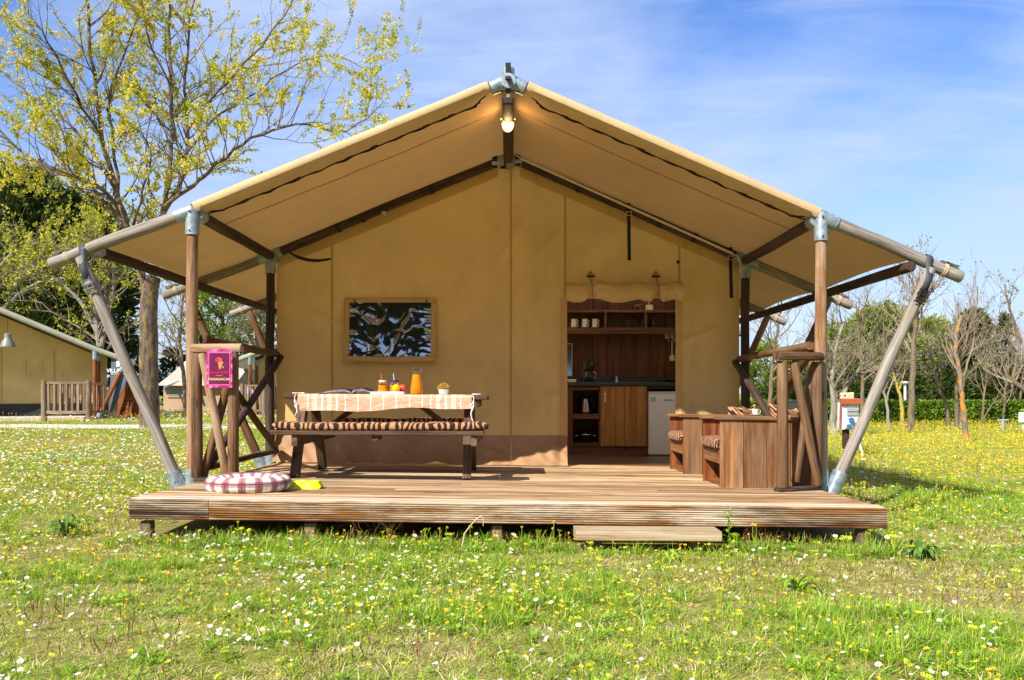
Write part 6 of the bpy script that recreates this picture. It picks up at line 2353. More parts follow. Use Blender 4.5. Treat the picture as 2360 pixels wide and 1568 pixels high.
# -- generic bare or lightly leaved trees
def tree(name, label, base, trunk_pts, r0, bmat, leaf=None, kids=5, L=1.6, group=None, maxlev=3, prob=0.3, per=6, lsize=0.06, clump=0.08, start=0.35, nspr=12, up=0.35, spread=0.7, extra=None, r1=None):
    o = thing(name, base, label, 'tree', group)
    tm = MB()
    pts = smooth_path([Vector(p) for p in trunk_pts], 4, 0.02)
    limb(tm, pts, r0, r1 or r0 * 0.3, 10)
    bm_, tips_ = MB(), []
    for ex in (extra or []):
        limb(bm_ if bmat is M['bark_lichen'] else tm, smooth_path([Vector(p) for p in ex[0]], 4, 0.02), ex[1], ex[1] * 0.35, 8)
    tm.build('trunk', bmat, o)
    alls = [(pts, r0)] + [(smooth_path([Vector(p) for p in ex[0]], 4, 0.02), ex[1]) for ex in (extra or [])]
    for pp, rr in alls:
        n = len(pp)
        k = nspr if pp is pts else max(4, nspr // 2)
        for i in range(k):
            t_ = start + (1 - start) * (i + rnd.random()) / k
            j = min(n - 2, int(t_ * (n - 1)))
            base_ = (pp[j + 1] - pp[j]).normalized()
            s_ = rvec()
            s_ = (s_ - base_ * s_.dot(base_)).normalized()
            dd = (base_ * 0.5 + s_ * spread + Vector((0, 0, up))).normalized()
            sprout(bm_, tips_, pp[j], dd, L * rnd.uniform(0.6, 1.2) * (1.15 - 0.5 * t_), rr * lerp(0.5, 0.22, t_), 1, maxlev, up, kids, 0.2, spread)
    bm_.build('branches', M['twig'] if bmat in (M['bark_bare'], M['bark_lichen'], M['bark_yellow']) else M['twig_pale'], o)
    if leaf:
        leaves_on('crown', tips_, leaf, o, prob, per, lsize, clump, 0.6)
    return o


def GP(px_, Y):
    x = (px_ - CX) * Y / F
    return Vector((x, Y, zg(x, Y) - 0.03))


rnd.seed(202)
# right side, from the lichen-covered one near the lawn to the hedge
YA = 19.3
tree('bare_tree', 'slim bare tree with orange lichen on its trunk, nearest on the right lawn', GP(2228, YA), [GP(2228, YA), P(2222, 960, YA), P(2216, 900, YA), P(2205, 830, YA), P(2203, 770, YA), P(2215, 730, YA)], 0.066, M['bark_lichen'], M['bud'], 4, 0.9, 'bare trees on the right lawn', 3, 0.08, 2, 0.05, 0.04, 0.5, 12, 0.45, 0.55,
     extra=[([P(2216, 880, YA), P(2235, 820, YA), P(2248, 740, YA), P(2253, 660, YA)], 0.03)], r1=0.03)
YA = 25.5
tree('bare_tree', 'tallest straight-trunked bare tree in front of the hedge', GP(2097, YA), [GP(2097, YA), P(2100, 930, YA), P(2103, 840, YA), P(2108, 760, YA), P(2113, 690, YA), P(2116, 640, YA)], 0.115, M['bark_bare'], M['bud'], 5, 1.5, 'bare trees on the right lawn', 3, 0.25, 3, 0.07, 0.06, 0.45, 14, 0.4, 0.7)
YA = 28.0
tree('bare_tree', 'bare tree leaning left with a fork at hedge height', GP(2187, YA), [GP(2187, YA), P(2180, 935, YA), P(2162, 893, YA), P(2150, 850, YA), P(2143, 800, YA)], 0.075, M['bark_bare'], None, 4, 1.1, 'bare trees on the right lawn', 3, start=0.5, nspr=9, extra=[([P(2162, 893, YA), P(2172, 860, YA), P(2180, 820, YA)], 0.04), ([P(2150, 870, YA), P(2120, 850, YA), P(2100, 838, YA)], 0.035)])
tree('bare_tree', 'grey twin-stemmed bare tree right of the leaning one', GP(2205, YA), [GP(2204, YA), P(2203, 920, YA), P(2208, 860, YA), P(2225, 790, YA), P(2240, 730, YA)], 0.075, M['bark_bare'], None, 5, 1.5, 'bare trees on the right lawn', 3, start=0.4, nspr=12, extra=[([GP(2212, YA), P(2216, 920, YA), P(2226, 870, YA), P(2270, 830, YA), P(2330, 808, YA)], 0.06)], spread=0.8)
tree('bare_tree', 'thin yellowish bare tree beside the lamp post', GP(2081, YA), [GP(2081, YA), P(2076, 930, YA), P(2068, 890, YA), P(2055, 850, YA), P(2050, 810, YA)], 0.07, M['bark_yellow'], None, 4, 1.1, 'bare trees on the right lawn', 3, start=0.5, nspr=8, extra=[([P(2070, 900, YA), P(2082, 865, YA), P(2088, 830, YA)], 0.035)])
tree('bare_tree', 'small pale bare tree seen just right of the grey prop', GP(2048, YA), [GP(2048, YA), P(2042, 930, YA), P(2030, 885, YA), P(2026, 850, YA)], 0.062, M['bark_pale'], None, 4, 1.1, 'bare trees on the right lawn', 3, start=0.5, nspr=8, extra=[([P(2043, 925, YA), P(2052, 890, YA), P(2070, 860, YA)], 0.035)])
YA = 23.5
tree('bare_tree', 'pale V-forked bare tree behind the hook-up box', GP(1926, YA), [GP(1920, YA), P(1919, 930, YA), P(1918, 870, YA), P(1928, 800, YA), P(1945, 740, YA)], 0.10, M['bark_pale'], None, 5, 1.4, 'bare trees on the right lawn', 3, start=0.35, nspr=12, extra=[([GP(1926, YA), P(1940, 915, YA), P(1965, 870, YA), P(1995, 835, YA)], 0.085), ([P(1930, 960, YA), P(1926, 900, YA), P(1930, 860, YA)], 0.05)], spread=0.85)
YA = 24.0
tree('bare_tree', 'bare tree reaching in from the right edge of the picture', P(2405, 985, YA), [P(2405, 985, YA), P(2395, 930, YA), P(2366, 905, YA), P(2338, 880, YA), P(2340, 840, YA), P(2352, 790, YA)], 0.11, M['bark_bare'], M['leaf_olive'], 4, 1.0, 'bare trees on the right lawn', 3, 0.12, 3, 0.07, 0.06, 0.5, 8, 0.3, 0.6, extra=[([P(2352, 790, YA), P(2335, 745, YA), P(2322, 700, YA), P(2315, 655, YA)], 0.05), ([P(2350, 780, YA), P(2310, 755, YA), P(2280, 750, YA)], 0.03)])
YA = 30.0
tree('bare_tree', 'bare tree behind the log railing on the right', GP(1770, YA), [GP(1770, YA), P(1775, 900, YA), P(1782, 820, YA), P(1795, 740, YA), P(1802, 690, YA)], 0.09, M['bark_bare'], None, 5, 1.8, 'bare trees on the right lawn', 3, start=0.35, nspr=14, spread=0.85)
tree('bare_tree', 'bare tree between the right corner post and the grey prop', GP(1985, 32), [GP(1985, 32), P(1988, 880, 32), P(1980, 780, 32), P(1972, 700, 32)], 0.09, M['bark_bare'], None, 5, 2.0, 'bare trees on the right lawn', 3, start=0.35, nspr=16, spread=0.9)
for i, px_ in enumerate((2262, 2310, 2345)):
    YA = 33.5 + 0.6 * i
    tree('bare_tree', ('bushy bare sapling behind the hedge, right of the twin-stemmed tree', 'bushy bare sapling behind the hedge below the pointed cypress', 'bushy bare sapling behind the hedge by the right edge')[i], GP(px_, YA), [GP(px_, YA), P(px_ + 6, 900, YA), P(px_ + 14, 850, YA), P(px_ + 10, 800, YA)], 0.05, M['bark_bare'], None, 4, 1.7, 'bare trees on the right lawn', 3, start=0.15, nspr=10, spread=0.8)

# left side: pale-barked trees between the tents
rnd.seed(303)
YA = 28.5
tree('pale_tree', 'white-barked tree with fresh leaves behind the lodge tent', GP(232, YA), [GP(236, YA), P(233, 860, YA), P(225, 760, YA), P(205, 650, YA), P(190, 560, YA)], 0.14, M['bark_pale'], M['leaf_fresh'], 5, 2.0, 'white-barked trees', 3, 0.24, 7, 0.1, 0.14, 0.3, 14, 0.3, 0.8,
     extra=[([P(230, 820, YA), P(250, 720, YA), P(262, 640, YA), P(255, 560, YA)], 0.09), ([P(226, 770, YA), P(180, 690, YA), P(120, 640, YA), P(70, 610, YA)], 0.08)])
YA = 30
tree('pale_tree', 'white-barked tree reaching in over the left tent from the left edge', GP(-70, YA), [GP(-70, YA), P(-70, 850, YA), P(-60, 720, YA), P(-20, 640, YA), P(30, 580, YA)], 0.15, M['bark_pale'], M['leaf_fresh'], 5, 2.2, 'white-barked trees', 3, 0.2, 6, 0.1, 0.14, 0.35, 14, 0.3, 0.85,
     extra=[([P(-66, 780, YA), P(0, 720, YA), P(70, 660, YA), P(150, 640, YA)], 0.09)])
YA = 36
tree('pale_tree', 'greyish leafing tree seen between the left posts', GP(600, YA), [GP(600, YA), P(598, 880, YA), P(590, 780, YA), P(580, 690, YA), P(575, 620, YA)], 0.13, M['bark_pale'], M['leaf_olive'], 6, 2.3, 'white-barked trees', 3, 0.5, 8, 0.1, 0.16, 0.3, 16, 0.3, 0.8)
YA = 33
tree('pale_tree', 'twiggy pale tree just right of the big trunk', GP(420, YA), [GP(428, YA), P(425, 880, YA), P(415, 790, YA), P(420, 700, YA), P(430, 620, YA)], 0.10, M['bark_bare'], M['leaf_fresh'], 5, 1.9, 'white-barked trees', 3, 0.16, 5, 0.09, 0.12, 0.3, 14, 0.25, 0.9)


# -- evergreens: needle clumps on boughs around a stem
def evergreen(name, label, base, H, W, kind, leaf, seed, group, n_clump=170, lean=0.0):
    rnd.seed(seed)
    o = thing(name, base, label, 'tree', group)
    base = Vector(base)
    tm = MB()
    top = base + Vector((lean, 0, H * 0.93))
    tm.tube([base, base.lerp(top, 0.4) + Vector((0.1, 0, 0)), top], [0.03 * H, 0.02 * H, 0.01], 8, False)
    cl = []
    for i in range(n_clump):
        t_ = rnd.random()
        a = rnd.uniform(0, 2 * math.pi)
        if kind == 'pine':
            t_ = 0.22 + 0.78 * t_
            rr = W * 0.5 * (math.sin(math.pi * (0.12 + 0.83 * (t_ - 0.22) / 0.78)) ** 0.7) * (0.8 + 0.35 * nz3(math.cos(a) * 1.5, math.sin(a) * 1.5, t_ * 4 + seed))
            cr = 0.105 * W
        elif kind == 'cypress':
            t_ = 0.04 + 0.96 * t_
            rr = W * 0.5 * min(1, (1 - t_) * 1.7 + 0.03) ** 0.8 * (0.85 + 0.3 * nz3(math.cos(a) * 2, math.sin(a) * 2, t_ * 8))
            cr = 0.15 * W
        else:                                                  # broad cedar-like, boughs lifting
            t_ = 0.1 + 0.9 * t_
            rr = W * 0.5 * ((1 - t_) * 0.95 + 0.10) * (0.75 + 0.6 * abs(nz3(math.cos(a) * 2, math.sin(a) * 2, round(t_ * 7) + seed)))
            cr = 0.075 * W
        rf = rr * (0.35 + 0.65 * rnd.random() ** 0.5)
        c = base.lerp(top, t_) + Vector((math.cos(a) * rf, math.sin(a) * rf, 0.04 * H * rnd.gauss(0, 0.5)))
        out = Vector((math.cos(a), math.sin(a), 0.5 if kind != 'cypress' else 1.6))
        cl.append((c, out, cr * rnd.uniform(0.6, 1.3), rnd.random()))
        if i % 4 == 0:
            s0 = base.lerp(top, max(0.05, t_ - 0.08))
            tm.tube([s0, s0.lerp(c, 0.6) + Vector((0, 0, 0.03 * H)), c], [0.008 * H, 0.005 * H, 0.002 * H], 4, False)
    tm.build('trunk', M['bark'], o)
    per = 34 if n_clump < 250 else 46
    items = []
    for c, out, cr, tt in cl:
        for k in range(per):
            v = rvec()
            q = c + Vector((v.x, v.y, v.z * 0.6)) * cr * rnd.random() ** 0.4
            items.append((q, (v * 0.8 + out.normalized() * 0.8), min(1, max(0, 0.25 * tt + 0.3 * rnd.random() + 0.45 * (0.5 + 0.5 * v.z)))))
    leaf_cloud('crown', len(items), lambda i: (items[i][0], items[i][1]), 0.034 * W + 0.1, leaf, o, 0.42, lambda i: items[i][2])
    return o


def EV(px_, top_y, Y):
    b = GP(px_, Y)
    return b, CZ + (HY - top_y) * Y / F - b.z


G2 = 'evergreens behind the hedge'
for (name, label, px_, ty, Y, wpx, kind, leaf, seed, nc) in (
    ('pine_tree', 'round-topped pine behind the right corner post', 2030, 696, 47, 215, 'pine', 'leaf_pine', 11, 300),
    ('pine_tree', 'pine crown behind the forked bare tree', 1935, 740, 50, 185, 'pine', 'leaf_pine', 12, 240),
    ('pine_tree', 'rounded green pine by the canvas wall edge on the right', 1765, 775, 46, 120, 'pine', 'leaf_pine', 13, 170),
    ('pine_tree', 'lower green pine between the right-hand posts', 1850, 800, 44, 120, 'pine', 'leaf_pine', 14, 150),
    ('cedar_tree', 'broad dark conifer behind the twin-stemmed bare tree', 2240, 712, 45, 240, 'cedar', 'leaf_cyp', 15, 380),
    ('cypress_tree', 'pointed narrow cypress near the right edge', 2314, 712, 40, 66, 'cypress', 'leaf_cyp', 16, 170),
    ('cedar_tree', 'dark conifer cut off by the right edge', 2400, 690, 46, 110, 'cedar', 'leaf_cyp', 17, 200),
    ('pine_tree', 'dark pine behind the tallest bare tree', 2130, 730, 49, 190, 'pine', 'leaf_pine', 18, 250),
    ('evergreen_bush', 'low dark evergreen bush behind the lamp post', 2085, 835, 41, 150, 'pine', 'leaf_ever', 19, 150),
    ('evergreen_bush', 'low dark evergreen bush behind the leaning bare tree', 2170, 830, 41.5, 140, 'pine', 'leaf_ever', 20, 150),
    ('evergreen_bush', 'low dark evergreen bush behind the right saplings', 2275, 835, 42, 150, 'pine', 'leaf_ever', 21, 150),
    ('evergreen_bush', 'low evergreen bush behind the hook-up box', 1995, 842, 41, 140, 'pine', 'leaf_ever', 22, 150),
    ('evergreen_bush', 'low evergreen bush seen through the right railing', 1900, 845, 41, 140, 'pine', 'leaf_ever', 23, 130),
    ('evergreen_bush', 'low evergreen bush beside the canvas wall edge', 1805, 850, 41, 140, 'pine', 'leaf_ever', 24, 130),
    ('evergreen_bush', 'low evergreen bush at the far right end of the hedge', 2370, 830, 42, 140, 'pine', 'leaf_ever', 25, 130),
):
    b, H = EV(px_, ty, Y)
    evergreen(name, label, b, H, wpx * Y / F, kind, M[leaf], seed, G2, nc)
G3 = 'evergreens behind the left tents'
for (name, label, px_, ty, Y, wpx, kind, leaf, seed, nc) in (
    ('pine_tree', 'tall dark pine at the left edge behind the yellow-green tree', 40, 365, 42, 380, 'pine', 'leaf_ever', 31, 430),
    ('pine_tree', 'tall dark pine behind the white-barked tree', 190, 425, 44, 290, 'pine', 'leaf_ever', 32, 400),
    ('pine_tree', 'dark pine filling the gap above the left lodge tent', 110, 560, 39, 300, 'pine', 'leaf_ever', 33, 330),
    ('pine_tree', 'green pine seen between the left porch posts', 510, 585, 46, 190, 'pine', 'leaf_pine', 34, 220),
    ('pine_tree', 'green pine beside the canvas wall on the left', 640, 640, 48, 150, 'pine', 'leaf_pine', 35, 160),
    ('evergreen_bush', 'dark bush above the far ridge tent', 398, 800, 45, 95, 'pine', 'leaf_ever', 36, 110),
    ('evergreen_bush', 'dark bush right of the left lodge tent roof', 290, 770, 43, 120, 'pine', 'leaf_ever', 37, 130),
):
    b, H = EV(px_, ty, Y)
    evergreen(name, label, b, H, wpx * Y / F, kind, M[leaf], seed, G3, nc)

# clipped hedge
rnd.seed(404)
HYh = 34.5
hx0, hx1 = P(1640, 0, HYh).x, P(2700, 0, HYh).x
hd = thing('clipped_hedge', Vector(((hx0 + hx1) / 2, HYh, zg(15, HYh))), 'long low clipped green hedge across the back of the right lawn', 'hedge')
hz0, hz1 = zg(12, HYh) - 0.05, CZ + (HY - 926) * HYh / F
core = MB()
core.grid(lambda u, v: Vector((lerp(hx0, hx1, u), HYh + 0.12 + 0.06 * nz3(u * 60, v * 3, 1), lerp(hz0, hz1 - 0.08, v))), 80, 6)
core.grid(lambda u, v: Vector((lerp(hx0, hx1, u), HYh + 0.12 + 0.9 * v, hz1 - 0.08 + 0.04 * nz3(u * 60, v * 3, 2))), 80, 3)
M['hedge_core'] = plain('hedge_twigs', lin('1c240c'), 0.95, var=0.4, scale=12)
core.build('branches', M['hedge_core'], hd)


def hf(i):
    x = rnd.uniform(hx0, hx1)
    if rnd.random() < 0.72:
        z = lerp(hz0, hz1, rnd.random())
        return (x, HYh + rnd.uniform(0.0, 0.14) + 0.05 * nz3(x * 2, z * 3, 5), z), (rnd.gauss(0, 0.5), -0.6, rnd.gauss(0.35, 0.6))
    return (x, HYh + rnd.uniform(0, 0.9), hz1 - rnd.uniform(0.0, 0.1) + 0.02 * nz3(x * 3, 0, 5)), (rnd.gauss(0, 0.6), rnd.gauss(-0.2, 0.5), 0.8)


leaf_cloud('leaves', 26000, hf, 0.12, M['leaf_hedge'], hd, 0.4, kind='stuff')

# unseen trees added behind the camera so the window's vinyl reflects dark shapes
protos = {o['label']: o for o in bpy.data.objects if o.parent is None and o.get('category') == 'tree'}
_a, _b, _c = 'tall dark pine at the left edge behind the yellow-green tree', 'tall dark pine behind the white-barked tree', 'dark pine filling the gap above the left lodge tent'
for i in range(13):
    src = (_a, _b, _c)[i % 3]
    sc = (1.05, 1.1, 1.5)[i % 3]
    copy_tree(protos[src], Vector((-21 + 3.5 * i, -17.0 - 1.5 * (i % 2), 0)), 0.9 * i, (sc, sc, sc), label='%s pine from the left in the unseen row added for the window reflection' % ('first', 'second', 'third', 'fourth', 'fifth', 'sixth', 'seventh', 'eighth', 'ninth', 'tenth', 'eleventh', 'twelfth', 'thirteenth')[i], group='unseen pines added for the window reflection')
# ------------------------------------------------------------------ meadow: grass tufts and wild flowers as instances
def meadow_mat(name, stops, trans=0.35, rough=0.7):
    t = NT(name)
    a = t.n('ShaderNodeAttribute', attribute_name='tint')
    oi = t.n('ShaderNodeObjectInfo')
    f = t.math('ADD', t.math('MULTIPLY', a.outputs['Fac'], 0.55), t.math('MULTIPLY', oi.outputs['Random'], 0.45))
    col = t.ramp(f, stops)
    t.set(Base_Color=col, Roughness=rough)
    t.b.inputs['Specular IOR Level'].default_value = 0.3
    tr = t.n('ShaderNodeBsdfTranslucent', {'Color': col})
    ms = t.n('ShaderNodeMixShader', {0: trans})
    t.t.links.new(t.b.outputs[0], ms.inputs[1])
    t.t.links.new(tr.outputs[0], ms.inputs[2])
    t.t.links.new(ms.outputs[0], t.out.inputs[0])
    return t.m


M['grass_green'] = meadow_mat('green_blades', [(0.0, lin('5c8a16')), (0.45, lin('8ab628')), (0.8, lin('b4ca40')), (1.0, lin('d2d268'))])
M['grass_olive'] = meadow_mat('olive_blades', [(0.0, lin('74941f')), (0.4, lin('9eb831')), (0.75, lin('c4ca54')), (1.0, lin('ddd48e'))])
M['grass_dry'] = meadow_mat('dry_blades', [(0.0, lin('b09460')), (0.4, lin('d4bc88')), (0.8, lin('e8d8b0')), (1.0, lin('b8b44c'))], 0.2)
M['weed'] = meadow_mat('weed_leaves', [(0.0, lin('58841e')), (0.5, lin('88b030')), (1.0, lin('b0cc48'))])
M['stalk'] = meadow_mat('brown_stalks', [(0.0, lin('5c3a24')), (0.5, lin('8a6440')), (1.0, lin('b09468'))], 0.05)
M['petal_white'] = plain('white_petals', (0.82, 0.82, 0.80, 1), 0.7, var=0.06)
M['petal_yellow'] = plain('yellow_petals', lin('f2c21a'), 0.6, var=0.12)
M['petal_lime'] = plain('lime_bracts', lin('b8c81c'), 0.6, var=0.12)
TUFTS = bpy.data.collections.new('meadow_tufts')
FLOW = bpy.data.collections.new('meadow_flowers')


def blade(m, tn, base, ang, h, w, bend, seg=3, tv=0.5):
    d = Vector((math.cos(ang), math.sin(ang), 0))
    sd = Vector((-d.y, d.x, 0))
    prev = None
    for i in range(seg + 1):
        t_ = i / seg
        c = Vector(base) + d * (bend * h * t_ * t_) + Vector((0, 0, h * (t_ - 0.32 * min(1.6, bend) * t_ * t_)))
        ww = w * (1 - t_ ** 1.6) + 0.0002
        a = m.add([c - sd * ww / 2, c + sd * ww / 2], [])
        if prev is not None:
            m.f.append((prev, prev + 1, a + 1, a))
            tn.append(tv)
        prev = a


def tuft_obj(col, name, mats, parts):
    """parts = list of (MB, tints, material index)"""
    me_v, me_f, tn, mi = [], [], [], []
    for m, t_, k in parts:
        b = len(me_v)
        me_v += m.v
        me_f += [tuple(b + i for i in f) for f in m.f]
        tn += t_
        mi += [k] * len(m.f)
    me = bpy.data.meshes.new(name)
    me.from_pydata(me_v, [], me_f)
    a = me.attributes.new('tint', 'FLOAT', 'FACE')
    a.data.foreach_set('value', np.array(tn, dtype=np.float32))
    for mm in mats:
        me.materials.append(mm)
    me.polygons.foreach_set('material_index', np.array(mi, dtype=np.int32))
    me.update()
    o = bpy.data.objects.new(name, me)
    col.objects.link(o)
    return o


rnd.seed(55)


def make_tuft(name, mat, n, h, spread, w, bend, dry=0.0, drymat=None):
    m, tn, m2, tn2 = MB(), [], MB(), []
    for i in range(n):
        a = rnd.uniform(0, 2 * math.pi)
        r = spread * rnd.random() ** 0.6
        b = (r * math.cos(a), r * math.sin(a), -0.005)
        tgt, tt = (m2, tn2) if rnd.random() < dry else (m, tn)
        blade(tgt, tt, b, a + rnd.gauss(0, 0.9), h * rnd.uniform(0.45, 1.25), w * rnd.uniform(0.7, 1.3), bend * rnd.uniform(0.3, 1.6), 3, rnd.random())
    return tuft_obj(TUFTS, name, [mat, drymat or mat], [(m, tn, 0), (m2, tn2, 1)])


# names sort into index order
make_tuft('tuft_a', M['grass_green'], 18, 0.07, 0.05, 0.0048, 1.0, 0.12, M['grass_dry'])
make_tuft('tuft_b', M['grass_olive'], 20, 0.042, 0.06, 0.0045, 1.2, 0.25, M['grass_dry'])
make_tuft('tuft_c', M['grass_dry'], 18, 0.032, 0.065, 0.004, 1.8, 0.3, M['grass_olive'])
# flat rosette of small leaves
m, tn = MB(), []
for i in range(16):
    a = rnd.uniform(0, 6.28)
    r = rnd.uniform(0.0, 0.04)
    c = Vector((r * math.cos(a), r * math.sin(a), rnd.uniform(0.004, 0.03)))
    d = Vector((math.cos(a), math.sin(a), rnd.uniform(0.0, 0.6))).normalized()
    s_ = Vector((-d.y, d.x, 0)).normalized()
    L = rnd.uniform(0.015, 0.034)
    b = m.add([c, c + d * L * 0.5 + s_ * L * 0.32, c + d * L, c + d * L * 0.5 - s_ * L * 0.32], [])
    m.f.append((b, b + 1, b + 2, b + 3))
    tn.append(rnd.random())
tuft_obj(TUFTS, 'tuft_d', [M['weed']], [(m, tn, 0)])
make_tuft('tuft_e', M['grass_green'], 34, 0.14, 0.05, 0.0052, 0.85, 0.05, M['grass_dry'])
# brown stalks with seed heads
m, tn = MB(), []
for i in range(2):
    a = rnd.uniform(0, 6.28)
    b = Vector((rnd.uniform(-0.04, 0.04), rnd.uniform(-0.04, 0.04), 0))
    tip = b + Vector((rnd.gauss(0, 0.03), rnd.gauss(0, 0.03), rnd.uniform(0.06, 0.12)))
    k0 = len(m.f)
    m.tube([b, b.lerp(tip, 0.5) + rvec() * 0.006, tip, tip + Vector((0, 0, 0.012))], [0.0011, 0.001, 0.0028, 0.001], 4)
    tn += [rnd.random()] * (len(m.f) - k0)
tuft_obj(TUFTS, 'tuft_f', [M['stalk']], [(m, tn, 0)])


def flower(name, petal, n, r, stem, centre=None, cup=0.25, heads=1):
    m1, m2, m3 = MB(), MB(), MB()
    for hd_ in range(heads):
        off = Vector((rnd.gauss(0, 0.012), rnd.gauss(0, 0.012), rnd.gauss(0, 0.006))) if heads > 1 else Vector((0, 0, 0))
        top = Vector((0, 0, stem)) + off
        tilt = Vector((rnd.gauss(0, 0.35), rnd.gauss(-0.35, 0.35), 1)).normalized()
        a0 = tilt.cross(Vector((1, 0, 0))).normalized()
        b0 = tilt.cross(a0)
        for i in range(n):
            a = 2 * math.pi * i / n
            d = a0 * math.cos(a) + b0 * math.sin(a)
            s_ = (a0 * -math.sin(a) + b0 * math.cos(a))
            ww = r * 3.4 / n
            q = m1.add([top + d * r * 0.2, top + d * r * 0.75 + s_ * ww * 0.5 + tilt * r * cup * 0.6, top + d * r + tilt * r * cup, top + d * r * 0.75 - s_ * ww * 0.5 + tilt * r * cup * 0.6], [])
            m1.f.append((q, q + 1, q + 2, q + 3))
        if centre:
            ring = [top + (a0 * math.cos(k * 1.047) + b0 * math.sin(k * 1.047)) * r * 0.32 + tilt * r * 0.12 for k in range(6)]
            m2.add(ring + [top + tilt * r * 0.28], [(k, (k + 1) % 6, 6) for k in range(6)])
        m3.tube([(0, 0, 0), Vector((0, 0, stem * 0.5)) + off * 0.3, top], 0.0011, 4, False)
    o = tuft_obj(FLOW, name, [petal, centre or petal, M['grass_olive']], [(m1, [0.5] * len(m1.f), 0), (m2, [0.5] * len(m2.f), 1), (m3, [0.5] * len(m3.f), 2)])
    return o


flower('flower_a', M['petal_white'], 9, 0.0115, 0.06, M['petal_yellow'])
flower('flower_b', M['petal_white'], 8, 0.0095, 0.045, M['petal_yellow'], 0.5)
flower('flower_c', M['petal_yellow'], 8, 0.0105, 0.065, None, 0.6)
flower('flower_d', M['petal_yellow'], 7, 0.0075, 0.085, None, 0.9)
flower('flower_e', M['petal_lime'], 5, 0.0085, 0.07, None, 0.3, 6)


def scatter(name, pts, coll, label, cat):
    """pts rows: x, y, z, rot, scale, kind"""
    pts = np.array(pts, dtype=np.float32)
    me = bpy.data.meshes.new(name)
    me.vertices.add(len(pts))
    me.vertices.foreach_set('co', pts[:, :3].ravel())
    for nm, c in (('rot', 3), ('scl', 4)):
        a = me.attributes.new(nm, 'FLOAT', 'POINT')
        a.data.foreach_set('value', pts[:, c].copy())
    a = me.attributes.new('pick', 'INT', 'POINT')
    a.data.foreach_set('value', pts[:, 5].astype(np.int32))
    me.update()
    o = bpy.data.objects.new(name, me)
    COL.objects.link(o)
    o['kind'] = 'stuff'
    o['label'] = label
    o['category'] = cat
    ng = bpy.data.node_groups.new(name, 'GeometryNodeTree')
    ng.interface.new_socket('Geometry', in_out='INPUT', socket_type='NodeSocketGeometry')
    ng.interface.new_socket('Geometry', in_out='OUTPUT', socket_type='NodeSocketGeometry')
    gi, go = ng.nodes.new('NodeGroupInput'), ng.nodes.new('NodeGroupOutput')
    ci = ng.nodes.new('GeometryNodeCollectionInfo')
    ci.inputs['Collection'].default_value = coll
    ci.inputs['Separate Children'].default_value = True
    ci.inputs['Reset Children'].default_value = True
    ip = ng.nodes.new('GeometryNodeInstanceOnPoints')
    ip.inputs['Pick Instance'].default_value = True

    def attr(nm, typ):
        n = ng.nodes.new('GeometryNodeInputNamedAttribute')
        n.data_type = typ
        n.inputs['Name'].default_value = nm
        return n.outputs['Attribute']
    cx_ = ng.nodes.new('ShaderNodeCombineXYZ')
    ng.links.new(attr('rot', 'FLOAT'), cx_.inputs['Z'])
    ng.links.new(gi.outputs[0], ip.inputs['Points'])
    ng.links.new(ci.outputs[0], ip.inputs['Instance'])
    ng.links.new(attr('pick', 'INT'), ip.inputs['Instance Index'])
    ng.links.new(cx_.outputs[0], ip.inputs['Rotation'])
    ng.links.new(attr('scl', 'FLOAT'), ip.inputs['Scale'])
    ng.links.new(ip.outputs[0], go.inputs[0])
    md = o.modifiers.new('scatter', 'NODES')
    md.node_group = ng
    return o


def blocked(x, y):
    if DX0 + 0.0 < x < DX1 - 0.0 and DY0 - 0.03 < y < 16:
        return True
    if -2.6 < x < 2.5 and 9.2 < y < 15.8:
        return True
    if abs(y - path_c((x + 40) / 44)[1]) < 0.72 and x < 3.5 and y > 15:
        return True
    if y > N1 - 0.3 and y < N1 + 6 and abs(x - n1x) < 2.6:
        return True
    return False


rnd.seed(77)
LUSH = []
for px_, py_, lr in ((1080, 1425, 0.42), (200, 1335, 0.4), (1400, 1380, 0.4), (2080, 1440, 0.5), (540, 1265, 0.35), (2150, 1150, 0.6), (350, 1020, 1.6), (700, 1500, 0.35), (2300, 1490, 0.45)):
    Y = F * 0.97 / (py_ - HY)
    LUSH.append(((px_ - CX) * Y / F, Y, lr))
for px_, py_, lr in ((2290, 1340, -0.7), (1720, 1345, -0.35), (560, 1345, -0.4), (900, 1520, -0.3), (120, 1500, -0.35)):
    Y = F * 0.97 / (py_ - HY)
    LUSH.append(((px_ - CX) * Y / F, Y, lr))
G = []
FL = []
bands = [(2.2, 4.2, 420, 1.0), (4.2, 6.2, 330, 1.0), (6.2, 9.5, 190, 1.15), (9.5, 14, 95, 1.4), (14, 22, 42, 1.7), (22, 36, 16, 2.3)]
